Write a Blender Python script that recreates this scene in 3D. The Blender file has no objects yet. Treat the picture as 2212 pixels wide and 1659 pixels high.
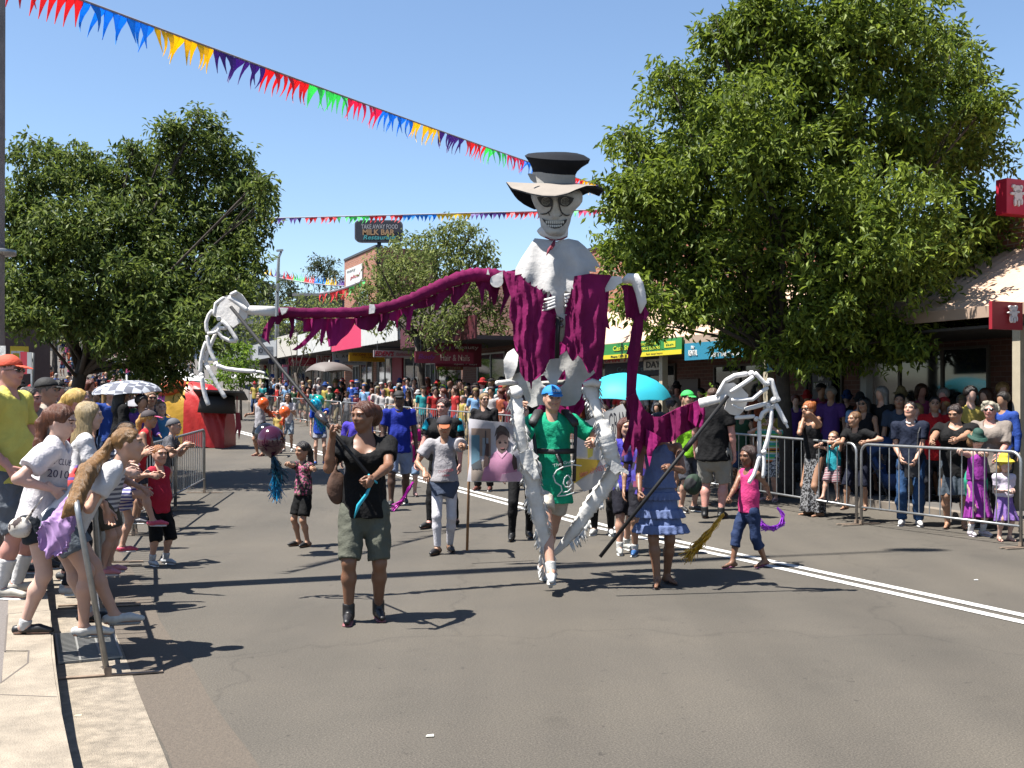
import bpy, bmesh, math, random
import numpy as np
from mathutils import Vector, Matrix
from mathutils.geometry import delaunay_2d_cdt
random.seed(7); rng = np.random.default_rng(7)
R = math.radians
sc = bpy.context.scene
col = sc.collection
# ---------------- camera, sky, sun, exposure ----------------
CAMZ, HV, F = 1.65, 868.0, 2300.0      # camera height, horizon row and focal length on a 2212 x 1659 picture
cam = bpy.data.cameras.new("camera"); camo = bpy.data.objects.new("camera", cam); col.objects.link(camo)
camo.location = (0, 0, CAMZ); camo.rotation_euler = (R(90), 0, 0)
cam.sensor_fit = 'HORIZONTAL'; cam.sensor_width = 36.0; cam.lens = 36.0 * F / 2212.0
cam.shift_y = (HV - 829.5) / 2212.0
cam.clip_start = 0.05; cam.clip_end = 2000
sc.camera = camo
SUN = Vector((-.437, -.142, 1.0)).normalized()
w = bpy.data.worlds.new("World"); sc.world = w; w.use_nodes = True
wn = w.node_tree; wn.nodes.clear()
sky = wn.nodes.new('ShaderNodeTexSky'); sky.sky_type = 'NISHITA'; sky.sun_disc = False
sky.sun_elevation = math.asin(SUN.z); sky.sun_rotation = math.atan2(SUN.x, SUN.y)
sky.air_density = 1.0; sky.dust_density = 0.3; sky.ozone_density = 3.0; sky.altitude = 50
bg = wn.nodes.new('ShaderNodeBackground'); bg.inputs['Strength'].default_value = 0.06
wo = wn.nodes.new('ShaderNodeOutputWorld')
wn.links.new(sky.outputs[0], bg.inputs[0]); wn.links.new(bg.outputs[0], wo.inputs[0])
sl = bpy.data.lights.new("sun", 'SUN'); sl.energy = 5.0; sl.angle = R(.5); sl.color = (1, .955, .89)
so = bpy.data.objects.new("sun", sl); col.objects.link(so); so.location = (-5, -2, 30)
so.rotation_euler = SUN.to_track_quat('Z', 'Y').to_euler()
sc.view_settings.view_transform = 'Standard'; sc.view_settings.look = 'None'
sc.view_settings.exposure = 1.70; sc.view_settings.gamma = 1.0
sc.render.engine = 'CYCLES'
# ---------------- helpers ----------------
def gz(y):                        # the street climbs gently away from the camera, then more steeply
    if y < 14: return 0.0
    if y < 55: return .024 * (y - 14)
    return .984 + .095 * (y - 55) if y < 150 else 10.0 + .03 * (y - 150)
def P(u, v, Y): return Vector(((u - 1106) / F * Y, Y, CAMZ - (v - HV) / F * Y))
def G(u, v, z0=0.0):              # ground point seen at (u, v)
    lo, hi = 2.0, 150.0
    for _ in range(50):
        m = (lo + hi) / 2
        if CAMZ - (v - HV) / F * m > gz(m) + z0: lo = m
        else: hi = m
    return Vector(((u - 1106) / F * lo, lo, gz(lo) + z0))
SD = Vector((-.4142, .9102, 0)); ND = Vector((.9102, .4142, 0)); UP = Vector((0, 0, 1))
def S(t, d, z=0.0): return ND * d + SD * t + UP * z
def FT(u, d):                     # distance along the street of a facade (d) at column u
    m = (u - 1106) / F
    return d * (.9102 - .4142 * m) / (.4142 + .9102 * m)
def FZ(u, v, d):
    p = S(FT(u, d), d); return CAMZ - (v - HV) / F * p.y
def tag(o, label=None, cat=None, group=None, kind=None):
    if label: o['label'] = label
    if cat: o['category'] = cat
    if group: o['group'] = group
    if kind: o['kind'] = kind
    return o
def empty(name, loc=(0, 0, 0), rz=0.0, **k):
    o = bpy.data.objects.new(name, None); o.empty_display_size = .1; col.objects.link(o)
    o.location = loc; o.rotation_euler = (0, 0, rz); tag(o, **k); return o
def link(name, me, m=None, parent=None, world=True, **k):
    """mesh in world coordinates (world=True) or in the parent's own coordinates"""
    o = bpy.data.objects.new(name, me); col.objects.link(o)
    if m is not None:
        for x in (m if isinstance(m, (list, tuple)) else [m]):
            me.materials.append(x)
    if parent is not None:
        o.parent = parent
        if world:
            M = Matrix.LocRotScale(parent.location, parent.rotation_euler, None)
            if parent.parent is not None:
                M = Matrix.LocRotScale(parent.parent.location, parent.parent.rotation_euler, None)
            me.transform(M.inverted())
    tag(o, **k); return o
def recenter(o):                  # put the origin of a one-mesh thing at its base
    me = o.data
    n = len(me.vertices); a = np.empty(n * 3, np.float32); me.vertices.foreach_get('co', a); a = a.reshape(-1, 3)
    c = Vector(((a[:, 0].min() + a[:, 0].max()) / 2, (a[:, 1].min() + a[:, 1].max()) / 2, a[:, 2].min()))
    me.transform(Matrix.Translation(-c)); o.location = c; return o
ALB = .62                          # camera-like contrast: all paints a little darker under a brighter exposure
def srgb(h):
    if isinstance(h, (tuple, list)): return tuple(x * ALB for x in h)
    h = h.lstrip('#'); c = [int(h[i:i + 2], 16) / 255 for i in (0, 2, 4)]
    return tuple(ALB * (x / 12.92 if x <= .04045 else ((x + .055) / 1.055) ** 2.4) for x in c)
MC = {}
def mat(name, color, rough=.6, metal=0.0, noise=0.0, nscale=8.0, bump=0.0, bscale=60.0, spec=.5, sub=0.0,
        trans=0.0, color2=None, emit=None):
    if name in MC: return MC[name]
    m = bpy.data.materials.new(name); m.use_nodes = True; nt = m.node_tree; b = nt.nodes['Principled BSDF']
    c = srgb(color) + (1,)
    b.inputs['Roughness'].default_value = rough; b.inputs['Metallic'].default_value = metal
    b.inputs['Specular IOR Level'].default_value = spec
    b.inputs['Base Color'].default_value = c
    tc = nt.nodes.new('ShaderNodeTexCoord')
    if noise or color2:
        n = nt.nodes.new('ShaderNodeTexNoise'); n.inputs['Scale'].default_value = nscale; n.inputs['Detail'].default_value = 6
        n.inputs['Roughness'].default_value = .65
        nt.links.new(tc.outputs['Object'], n.inputs['Vector'])
        r = nt.nodes.new('ShaderNodeValToRGB'); nt.links.new(n.outputs['Fac'], r.inputs[0])
        c2 = srgb(color2) + (1,) if color2 else tuple(x * (1 - noise) for x in c[:3]) + (1,)
        r.color_ramp.elements[0].position = .32; r.color_ramp.elements[1].position = .68
        r.color_ramp.elements[0].color = c2
        r.color_ramp.elements[1].color = c if color2 else tuple(min(1, x * (1 + noise * .35)) for x in c[:3]) + (1,)
        nt.links.new(r.outputs[0], b.inputs['Base Color'])
    if bump:
        n2 = nt.nodes.new('ShaderNodeTexNoise'); n2.inputs['Scale'].default_value = bscale; n2.inputs['Detail'].default_value = 4
        nt.links.new(tc.outputs['Object'], n2.inputs['Vector'])
        bp = nt.nodes.new('ShaderNodeBump'); bp.inputs['Strength'].default_value = bump; bp.inputs['Distance'].default_value = .02
        nt.links.new(n2.outputs['Fac'], bp.inputs['Height']); nt.links.new(bp.outputs[0], b.inputs['Normal'])
    if sub:
        b.inputs['Subsurface Weight'].default_value = sub; b.inputs['Subsurface Radius'].default_value = (.02, .008, .004)
        b.inputs['Subsurface Scale'].default_value = 1
    if trans:                    # thin cloth or leaves that let light through
        t = nt.nodes.new('ShaderNodeBsdfTranslucent'); mx = nt.nodes.new('ShaderNodeMixShader'); mx.inputs[0].default_value = trans
        src = b.inputs['Base Color'].links[0].from_socket if b.inputs['Base Color'].links else None
        if src: nt.links.new(src, t.inputs['Color'])
        else: t.inputs['Color'].default_value = c
        out = nt.nodes['Material Output']
        nt.links.new(b.outputs[0], mx.inputs[1]); nt.links.new(t.outputs[0], mx.inputs[2]); nt.links.new(mx.outputs[0], out.inputs['Surface'])
    MC[name] = m; return m
def ramp_mat(name, kind, cols, scale=6.0, rough=.8, rot=(0, 0, 0), stretch=(1, 1, 1), const=True, bump=0.0):
    """pattern cloth: kind wave | voronoi | noise | checker"""
    if name in MC: return MC[name]
    m = bpy.data.materials.new(name); m.use_nodes = True; nt = m.node_tree; b = nt.nodes['Principled BSDF']
    b.inputs['Roughness'].default_value = rough
    tc = nt.nodes.new('ShaderNodeTexCoord'); mp = nt.nodes.new('ShaderNodeMapping')
    mp.inputs['Rotation'].default_value = rot; mp.inputs['Scale'].default_value = stretch
    nt.links.new(tc.outputs['Object'], mp.inputs[0])
    if kind == 'wave':
        t = nt.nodes.new('ShaderNodeTexWave'); t.wave_type = 'BANDS'; t.bands_direction = 'Z'; t.wave_profile = 'SAW'; f = t.outputs['Fac']
    elif kind == 'voronoi':
        t = nt.nodes.new('ShaderNodeTexVoronoi'); sx = nt.nodes.new('ShaderNodeSeparateColor')
        nt.links.new(t.outputs['Color'], sx.inputs[0]); f = sx.outputs[0]
    elif kind == 'checker':
        t = nt.nodes.new('ShaderNodeTexChecker'); f = t.outputs['Fac']
    else:
        t = nt.nodes.new('ShaderNodeTexNoise'); t.inputs['Detail'].default_value = 4; f = t.outputs['Fac']
    t.inputs['Scale'].default_value = scale; nt.links.new(mp.outputs[0], t.inputs['Vector'])
    r = nt.nodes.new('ShaderNodeValToRGB'); cr = r.color_ramp; cr.interpolation = 'CONSTANT' if const else 'LINEAR'
    lo, hi = (.36, .64) if kind == 'noise' else (0, 1)
    for i, c in enumerate(cols):
        pos = lo + (hi - lo) * i / (len(cols) if const else max(1, len(cols) - 1))
        if kind == 'noise' and i == 0 and const: pos = 0
        e = cr.elements[i] if i < 2 else cr.elements.new(pos)
        e.position = pos; e.color = srgb(c) + (1,)
    nt.links.new(f, r.inputs[0]); nt.links.new(r.outputs[0], b.inputs['Base Color'])
    MC[name] = m; return m
def brick_mat(name, c1, c2, mortar, bw=.24, bh=.086):
    if name in MC: return MC[name]
    m = bpy.data.materials.new(name); m.use_nodes = True; nt = m.node_tree; b = nt.nodes['Principled BSDF']
    b.inputs['Roughness'].default_value = .85
    uv = nt.nodes.new('ShaderNodeUVMap'); br = nt.nodes.new('ShaderNodeTexBrick')
    br.inputs['Scale'].default_value = 1; br.inputs['Brick Width'].default_value = bw; br.inputs['Row Height'].default_value = bh
    br.inputs['Mortar Size'].default_value = .008
    br.inputs['Color1'].default_value = srgb(c1) + (1,); br.inputs['Color2'].default_value = srgb(c2) + (1,)
    br.inputs['Mortar'].default_value = srgb(mortar) + (1,)
    nt.links.new(uv.outputs[0], br.inputs[0]); nt.links.new(br.outputs[0], b.inputs['Base Color'])
    bp = nt.nodes.new('ShaderNodeBump'); bp.inputs['Strength'].default_value = .3; bp.inputs['Distance'].default_value = .01
    nt.links.new(br.outputs[1], bp.inputs['Height']); bp.invert = True; nt.links.new(bp.outputs[0], b.inputs['Normal'])
    MC[name] = m; return m
def np_mesh(name, V, Q, smooth=True, mi=None):
    """mesh from numpy arrays; Q is (m,3) or (m,4)"""
    me = bpy.data.meshes.new(name); V = np.asarray(V, np.float32); Q = np.asarray(Q, np.int32)
    n, m, k = len(V), len(Q), Q.shape[1]
    me.vertices.add(n); me.vertices.foreach_set('co', V.ravel())
    me.loops.add(m * k); me.loops.foreach_set('vertex_index', Q.ravel())
    me.polygons.add(m); me.polygons.foreach_set('loop_start', np.arange(m, dtype=np.int32) * k)
    me.polygons.foreach_set('loop_total', np.full(m, k, np.int32))
    me.polygons.foreach_set('use_smooth', np.full(m, smooth, bool))
    if mi is not None: me.polygons.foreach_set('material_index', np.asarray(mi, np.int32))
    me.update(calc_edges=True); me.validate(); return me
class MB:                         # collects solids into one mesh
    def __init__(s): s.v = []; s.f = []; s.mi = []; s.uv = {}
    def add(s, vs, fs, mi=0):
        b = len(s.v); s.v += [tuple(v) for v in vs]; s.f += [tuple(b + i for i in f) for f in fs]; s.mi += [mi] * len(fs)
    def hexa(s, c, mi=0):         # 8 corners: bottom 0-3 ccw, top 4-7
        s.add(c, [(3, 2, 1, 0), (4, 5, 6, 7), (0, 1, 5, 4), (1, 2, 6, 5), (2, 3, 7, 6), (3, 0, 4, 7)], mi)
    def obox(s, c, ax, ay, az, mi=0):   # centre and half-axis vectors
        c = Vector(c); ax = Vector(ax); ay = Vector(ay); az = Vector(az)
        s.hexa([c - ax - ay - az, c + ax - ay - az, c + ax + ay - az, c - ax + ay - az,
                c - ax - ay + az, c + ax - ay + az, c + ax + ay + az, c - ax + ay + az], mi)
    def sbox(s, t0, t1, d0, d1, z0, z1, mi=0):   # street-aligned box
        s.hexa([S(t0, d0, z0), S(t0, d1, z0), S(t1, d1, z0), S(t1, d0, z0), S(t0, d0, z1), S(t0, d1, z1), S(t1, d1, z1), S(t1, d0, z1)], mi)
    def tube(s, pts, r, n=8, mi=0, cap=True, sq=None, ref=None):
        pts = [Vector(p) for p in pts]; m = len(pts)
        rs = r if isinstance(r, (list, tuple)) else [r] * m
        vs = []; prev = None
        for i, p in enumerate(pts):
            d = (pts[min(i + 1, m - 1)] - pts[max(i - 1, 0)]).normalized()
            a = (Vector(ref) if ref is not None else (prev if prev is not None else (Vector((0, 0, 1)) if abs(d.z) < .9 else Vector((1, 0, 0)))))
            a = (a - d * a.dot(d)).normalized(); prev = a; b = d.cross(a)
            q = sq if sq else 1.0
            for k in range(n):
                th = 2 * math.pi * k / n
                vs.append(p + a * (rs[i] * math.cos(th)) + b * (rs[i] * q * math.sin(th)))
        fs = [(i * n + k, i * n + (k + 1) % n, (i + 1) * n + (k + 1) % n, (i + 1) * n + k) for i in range(m - 1) for k in range(n)]
        if cap: fs += [tuple(range(n - 1, -1, -1)), tuple((m - 1) * n + k for k in range(n))]
        s.add(vs, fs, mi)
    def ball(s, c, r, n=10, mi=0, sc_=(1, 1, 1)):
        c = Vector(c); vs = []; m = n // 2 + 1
        for i in range(m + 1):
            ph = math.pi * i / m
            for k in range(n):
                th = 2 * math.pi * k / n
                vs.append(c + Vector((r * sc_[0] * math.sin(ph) * math.cos(th), r * sc_[1] * math.sin(ph) * math.sin(th), r * sc_[2] * math.cos(ph))))
        fs = [(i * n + k, (i + 1) * n + k, (i + 1) * n + (k + 1) % n, i * n + (k + 1) % n) for i in range(m) for k in range(n)]
        s.add(vs, fs, mi)
    def mesh(s, name, smooth=False, uv=None):
        me = bpy.data.meshes.new(name); me.from_pydata(s.v, [], s.f); me.update()
        me.polygons.foreach_set('material_index', s.mi)
        if smooth: me.polygons.foreach_set('use_smooth', [True] * len(me.polygons))
        if uv:                    # street-aligned wall coordinates in metres
            l = me.uv_layers.new(name='UVMap')
            for p in me.polygons:
                nrm = p.normal
                for li in p.loop_indices:
                    co = me.vertices[me.loops[li].vertex_index].co
                    a = co.dot(SD) if abs(nrm.dot(ND)) > abs(nrm.dot(SD)) else co.dot(ND)
                    l.data[li].uv = (a, co.z if abs(nrm.z) < .7 else co.dot(ND))
        return me
    def obj(s, name, m=None, parent=None, smooth=False, uv=None, **k):
        return link(name, s.mesh(name, smooth, uv), m, parent, **k)
def smooth_by_angle(me, ang=40):
    me.polygons.foreach_set('use_smooth', [True] * len(me.polygons))
    bm = bmesh.new(); bm.from_mesh(me)
    for e in bm.edges:
        if len(e.link_faces) == 2 and e.calc_face_angle(0) > R(ang): e.smooth = False
    bm.to_mesh(me); bm.free()
def sheet(poly, surf, th, step, holes=(), name='sheet', smooth=True):
    """polygon in (u,v) picture-sized units filled with a fine mesh; surf(u,v)->world point; given real thickness th along the view-ish normal"""
    from mathutils.geometry import intersect_point_line
    def resamp(pl):
        out = []
        for i, a in enumerate(pl):
            b = pl[(i + 1) % len(pl)]; L = math.hypot(b[0] - a[0], b[1] - a[1]); n = max(1, int(L / step))
            for k in range(n): out.append((a[0] + (b[0] - a[0]) * k / n, a[1] + (b[1] - a[1]) * k / n))
        return out
    rings = [resamp(poly)] + [resamp(h) for h in holes]
    def inside(x, y, pl):
        c = False; j = len(pl) - 1
        for i in range(len(pl)):
            if (pl[i][1] > y) != (pl[j][1] > y) and x < (pl[j][0] - pl[i][0]) * (y - pl[i][1]) / (pl[j][1] - pl[i][1]) + pl[i][0]: c = not c
            j = i
        return c
    vs = []; es = []
    for rg in rings:
        b = len(vs); vs += rg; es += [(b + i, b + (i + 1) % len(rg)) for i in range(len(rg))]
    xs = [p[0] for p in rings[0]]; ys = [p[1] for p in rings[0]]
    bnd = np.array(vs)
    x = min(xs)
    while x < max(xs):
        y = min(ys)
        while y < max(ys):
            px, py = x + random.uniform(-.2, .2) * step, y + random.uniform(-.2, .2) * step
            if inside(px, py, rings[0]) and not any(inside(px, py, h) for h in rings[1:]):
                if np.min((bnd[:, 0] - px) ** 2 + (bnd[:, 1] - py) ** 2) > (step * .5) ** 2: vs.append((px, py))
            y += step
        x += step
    vo, _, fo, _, _, _ = delaunay_2d_cdt([Vector(p) for p in vs], es, [], 0, 1e-4)
    keep = []
    for f in fo:
        cx = sum(vo[i][0] for i in f) / len(f); cy = sum(vo[i][1] for i in f) / len(f)
        if inside(cx, cy, rings[0]) and not any(inside(cx, cy, h) for h in rings[1:]): keep.append(tuple(f))
    W = [surf(p[0], p[1]) for p in vo]; n = len(W)
    edge = {}
    for f in keep:
        for i in range(len(f)):
            e = (f[i], f[(i + 1) % len(f)]); edge[e] = 1
    B = [p + Vector((0, th, 0)) for p in W]
    fs = [tuple(reversed(f)) for f in keep] + [tuple(n + i for i in f) for f in keep]
    fs += [(a, b, n + b, n + a) for (a, b) in edge if (b, a) not in edge]
    me = bpy.data.meshes.new(name); me.from_pydata(W + B, [], fs); me.update()
    bm = bmesh.new(); bm.from_mesh(me); bmesh.ops.delete(bm, geom=[v for v in bm.verts if not v.link_faces], context='VERTS')
    bmesh.ops.recalc_face_normals(bm, faces=bm.faces); bm.to_mesh(me); bm.free()
    if smooth: smooth_by_angle(me, 50)
    return me
def text_mesh(s, width, height, ext=.004, bold=0.0, shear=0.0):
    cu = bpy.data.curves.new('lettering', 'FONT'); cu.body = s; cu.extrude = ext; cu.offset = bold; cu.shear = shear; cu.resolution_u = 2
    o = bpy.data.objects.new('lettering', cu); col.objects.link(o)
    bpy.context.view_layer.update()
    me = bpy.data.meshes.new_from_object(o.evaluated_get(bpy.context.evaluated_depsgraph_get()))
    bpy.data.objects.remove(o); bpy.data.curves.remove(cu)
    n = len(me.vertices); a = np.empty(n * 3, np.float32); me.vertices.foreach_get('co', a); a = a.reshape(-1, 3)
    lo, hi = a.min(0), a.max(0)
    a[:, 0] = ((a[:, 0] - lo[0]) / max(1e-6, hi[0] - lo[0]) - .5) * width
    a[:, 1] = ((a[:, 1] - lo[1]) / max(1e-6, hi[1] - lo[1]) - .5) * height
    me.vertices.foreach_set('co', a.ravel()); me.materials.clear(); me.update(); return me
def put_text(s, c, xd, w_, h_, m, parent, up=UP, **k):
    me = text_mesh(s, w_, h_, **k); xd = Vector(xd).normalized(); up = Vector(up); zd = xd.cross(up).normalized()
    up = zd.cross(xd)
    M = Matrix(((xd.x, up.x, zd.x, c[0]), (xd.y, up.y, zd.y, c[1]), (xd.z, up.z, zd.z, c[2]), (0, 0, 0, 1)))
    me.transform(M); return link('lettering', me, m, parent)
# ---------------- smooth solids: signed distances on a grid, skinned by surface nets ----------------
V3 = lambda *a: np.array(a, np.float64)
def surfnet(f, org, h):
    nx, ny, nz = f.shape; cx, cy, cz = nx - 1, ny - 1, nz - 1; N = cx * cy * cz
    acc = np.zeros((N, 3)); cnt = np.zeros(N); quads = []
    neg = f < 0
    for ax in range(3):
        o = [0, 0, 0]; o[ax] = 1
        sa = tuple(slice(0, f.shape[i] - o[i]) for i in range(3)); sb = tuple(slice(o[i], f.shape[i]) for i in range(3))
        I = np.argwhere(neg[sa] != neg[sb])
        a = f[sa][I[:, 0], I[:, 1], I[:, 2]]; b = f[sb][I[:, 0], I[:, 1], I[:, 2]]
        t = a / (a - b); pos = I.astype(float); pos[:, ax] += t
        o1, o2 = [(1, 2), (2, 0), (0, 1)][ax]
        good = (I[:, o1] > 0) & (I[:, o2] > 0) & (I[:, o1] < f.shape[o1] - 1) & (I[:, o2] < f.shape[o2] - 1)
        I = I[good]; pos = pos[good]; s = (a < 0)[good]
        ids = []
        for d1, d2 in ((1, 1), (0, 1), (0, 0), (1, 0)):
            J = I.copy(); J[:, o1] -= d1; J[:, o2] -= d2
            idx = (J[:, 0] * cy + J[:, 1]) * cz + J[:, 2]; ids.append(idx)
            for c in range(3): acc[:, c] += np.bincount(idx, weights=pos[:, c], minlength=N)
            cnt += np.bincount(idx, minlength=N)
        q = np.stack(ids, 1); q[~s] = q[~s][:, ::-1]; quads.append(q)
    use = cnt > 0; vid = -np.ones(N, np.int64); vid[use] = np.arange(use.sum())
    V = acc[use] / cnt[use][:, None] * h + org
    return V, vid[np.concatenate(quads)]
class SDF:
    def __init__(s): s.p = []
    def cone(s, a, b, ra, rb, k=.02, sq=None, cap=0, op=1):
        s.p.append(('c', np.array(a, float), np.array(b, float), ra, rb, k, sq, cap, op)); return s
    def ell(s, c, r, A=None, k=.02, op=1):
        s.p.append(('e', np.array(c, float), np.array(r, float), np.eye(3) if A is None else np.array(A, float), k, op)); return s
    def cut(s, p, n): s.p.append(('h', np.array(p, float), np.array(n, float))); return s   # removes the side n points to
    def build(s, h):
        lo = V3(9e9, 9e9, 9e9); hi = -lo; bb = []
        for q in s.p:
            if q[0] == 'c':
                r = max(q[3], q[4]) * (max(1, q[6][1]) if q[6] else 1); a = np.minimum(q[1], q[2]) - r; b = np.maximum(q[1], q[2]) + r; op = q[8]
            elif q[0] == 'e': r = q[2].max(); a = q[1] - r; b = q[1] + r; op = q[5]
            else: bb.append(None); continue
            bb.append((a, b))
            if op > 0: lo = np.minimum(lo, a); hi = np.maximum(hi, b)
        lo = lo - 3 * h; hi = hi + 3 * h
        n = np.ceil((hi - lo) / h).astype(int) + 1
        f = np.full(n, 1.0, np.float32)
        ax = [lo[i] + h * np.arange(n[i]) for i in range(3)]
        for q, b_ in zip(s.p, bb):
            if b_ is None:
                X, Y, Z = np.meshgrid(*ax, indexing='ij', sparse=True)
                d = (X - q[1][0]) * q[2][0] + (Y - q[1][1]) * q[2][1] + (Z - q[1][2]) * q[2][2]
                f = np.maximum(f, d.astype(np.float32)); continue
            k = q[5] if q[0] == 'c' else q[4]; op = q[8] if q[0] == 'c' else q[5]
            m = k + 2.5 * h
            i0 = np.clip(np.floor((b_[0] - m - lo) / h).astype(int), 0, n); i1 = np.clip(np.ceil((b_[1] + m - lo) / h).astype(int) + 1, 0, n)
            if (i1 <= i0).any(): continue
            sl_ = tuple(slice(i0[i], i1[i]) for i in range(3))
            X, Y, Z = np.meshgrid(*[ax[i][sl_[i]] for i in range(3)], indexing='ij')
            if q[0] == 'c':
                _, a, b, ra, rb, k, sq, cap, op = q
                X = X - a[0]; Y = Y - a[1]; Z = Z - a[2]; ab = b - a
                if sq:
                    nn = np.array(sq[0], float); nn = nn / np.linalg.norm(nn); pr = (X * nn[0] + Y * nn[1] + Z * nn[2]) * (1 / sq[1] - 1)
                    X = X + pr * nn[0]; Y = Y + pr * nn[1]; Z = Z + pr * nn[2]
                    ab = ab + nn * (ab @ nn) * (1 / sq[1] - 1)
                L2 = max(ab @ ab, 1e-12); t0 = (X * ab[0] + Y * ab[1] + Z * ab[2]) / L2; t = np.clip(t0, 0, 1)
                d = np.sqrt((X - t * ab[0]) ** 2 + (Y - t * ab[1]) ** 2 + (Z - t * ab[2]) ** 2) - (ra + (rb - ra) * t)
                L = math.sqrt(L2)
                if cap & 1: d = np.maximum(d, (t0 - 1) * L)
                if cap & 2: d = np.maximum(d, -t0 * L)
            else:
                _, c, r, A, k, op = q
                X = X - c[0]; Y = Y - c[1]; Z = Z - c[2]
                e = [(X * A[i][0] + Y * A[i][1] + Z * A[i][2]) / r[i] for i in range(3)]
                d = (np.sqrt(e[0] ** 2 + e[1] ** 2 + e[2] ** 2) - 1) * r.min()
            g = f[sl_]; d = d.astype(np.float32)
            if op > 0:
                hh = np.maximum(k - np.abs(g - d), 0) / k; f[sl_] = np.minimum(g, d) - hh * hh * k * .25
            else:
                d = -d; hh = np.maximum(k - np.abs(g - d), 0) / k; f[sl_] = np.maximum(g, d) + hh * hh * k * .25
        return surfnet(f, lo, h)
def vnormals(V, Q):
    n = np.cross(V[Q[:, 2]] - V[Q[:, 0]], V[Q[:, 3]] - V[Q[:, 1]]); N = np.zeros_like(V)
    for i in range(4): np.add.at(N, Q[:, i], n)
    return N / np.maximum(1e-12, np.linalg.norm(N, axis=1))[:, None]
def fold(V, Q, amp, fr=(14, 14, 5), seed=0, out=0.0):
    r = np.random.default_rng(seed); N = vnormals(V, Q); d = np.zeros(len(V))
    Wp = V + .03 * np.sin(V[:, [2, 0, 1]] * 17 + seed)
    for o in range(7):
        k = r.normal(size=3); k /= np.linalg.norm(k); k = k * np.array(fr) * (1.0 + .45 * o)
        s_ = np.sin(Wp @ k + r.uniform(0, 6.28)); d += (1 - 2 * np.abs(s_)) / (1 + .45 * o)
    return V + N * (amp * (d / 2.6 + out))[:, None]
def join(parts):
    Vs, Qs, b = [], [], 0
    for V, Q in parts: Vs.append(V); Qs.append(Q + b); b += len(V)
    return np.concatenate(Vs), np.concatenate(Qs)
# ---------------- people ----------------
SK = {'light': (.60, .345, .245), 'fair': (.66, .42, .33), 'tan': (.43, .235, .145), 'brown': (.24, .115, .065), 'dark': (.10, .052, .034), 'rosy': (.62, .30, .24)}
def skin(k): return mat('skin_' + k, SK[k], .5, noise=.12, nscale=9, sub=.12, spec=.4)
def cloth(c, pat=None):
    key = 'cloth_' + str(c); return mat(key, c, .85, noise=.16, nscale=6, bump=.45, bscale=34, spec=.2)
def hairm(c):
    k = 'hair_' + str(c)
    if k in MC: return MC[k]
    m = mat(k, c, .42, noise=.55, nscale=34, bump=.45, bscale=110, spec=.4); nt = m.node_tree
    mp = nt.nodes.new('ShaderNodeMapping'); mp.inputs['Scale'].default_value = (4, 4, .35); tc = [n for n in nt.nodes if n.type == 'TEX_COORD'][0]; nt.links.new(tc.outputs['Object'], mp.inputs[0])
    for n in nt.nodes:
        if n.type == 'TEX_NOISE': nt.links.new(mp.outputs[0], n.inputs['Vector'])
    return m
def nrm(v):
    v = np.array(v, float); return v / max(1e-9, np.linalg.norm(v))
def ik(a, b, l1, l2, pole):
    d = b - a; L = np.linalg.norm(d); L2 = min(L, (l1 + l2) * .995); L2 = max(L2, abs(l1 - l2) * 1.05); u = d / max(L, 1e-6); b = a + u * L2
    x = (l1 * l1 - l2 * l2 + L2 * L2) / (2 * L2); hgt = math.sqrt(max(0, l1 * l1 - x * x))
    p = np.array(pole, float); p = p - u * (p @ u); p = nrm(p) if np.linalg.norm(p) > 1e-5 else nrm(np.cross(u, [1, 0, 0.1]))
    return a + u * x + p * hgt, b
NP = [0]
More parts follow.
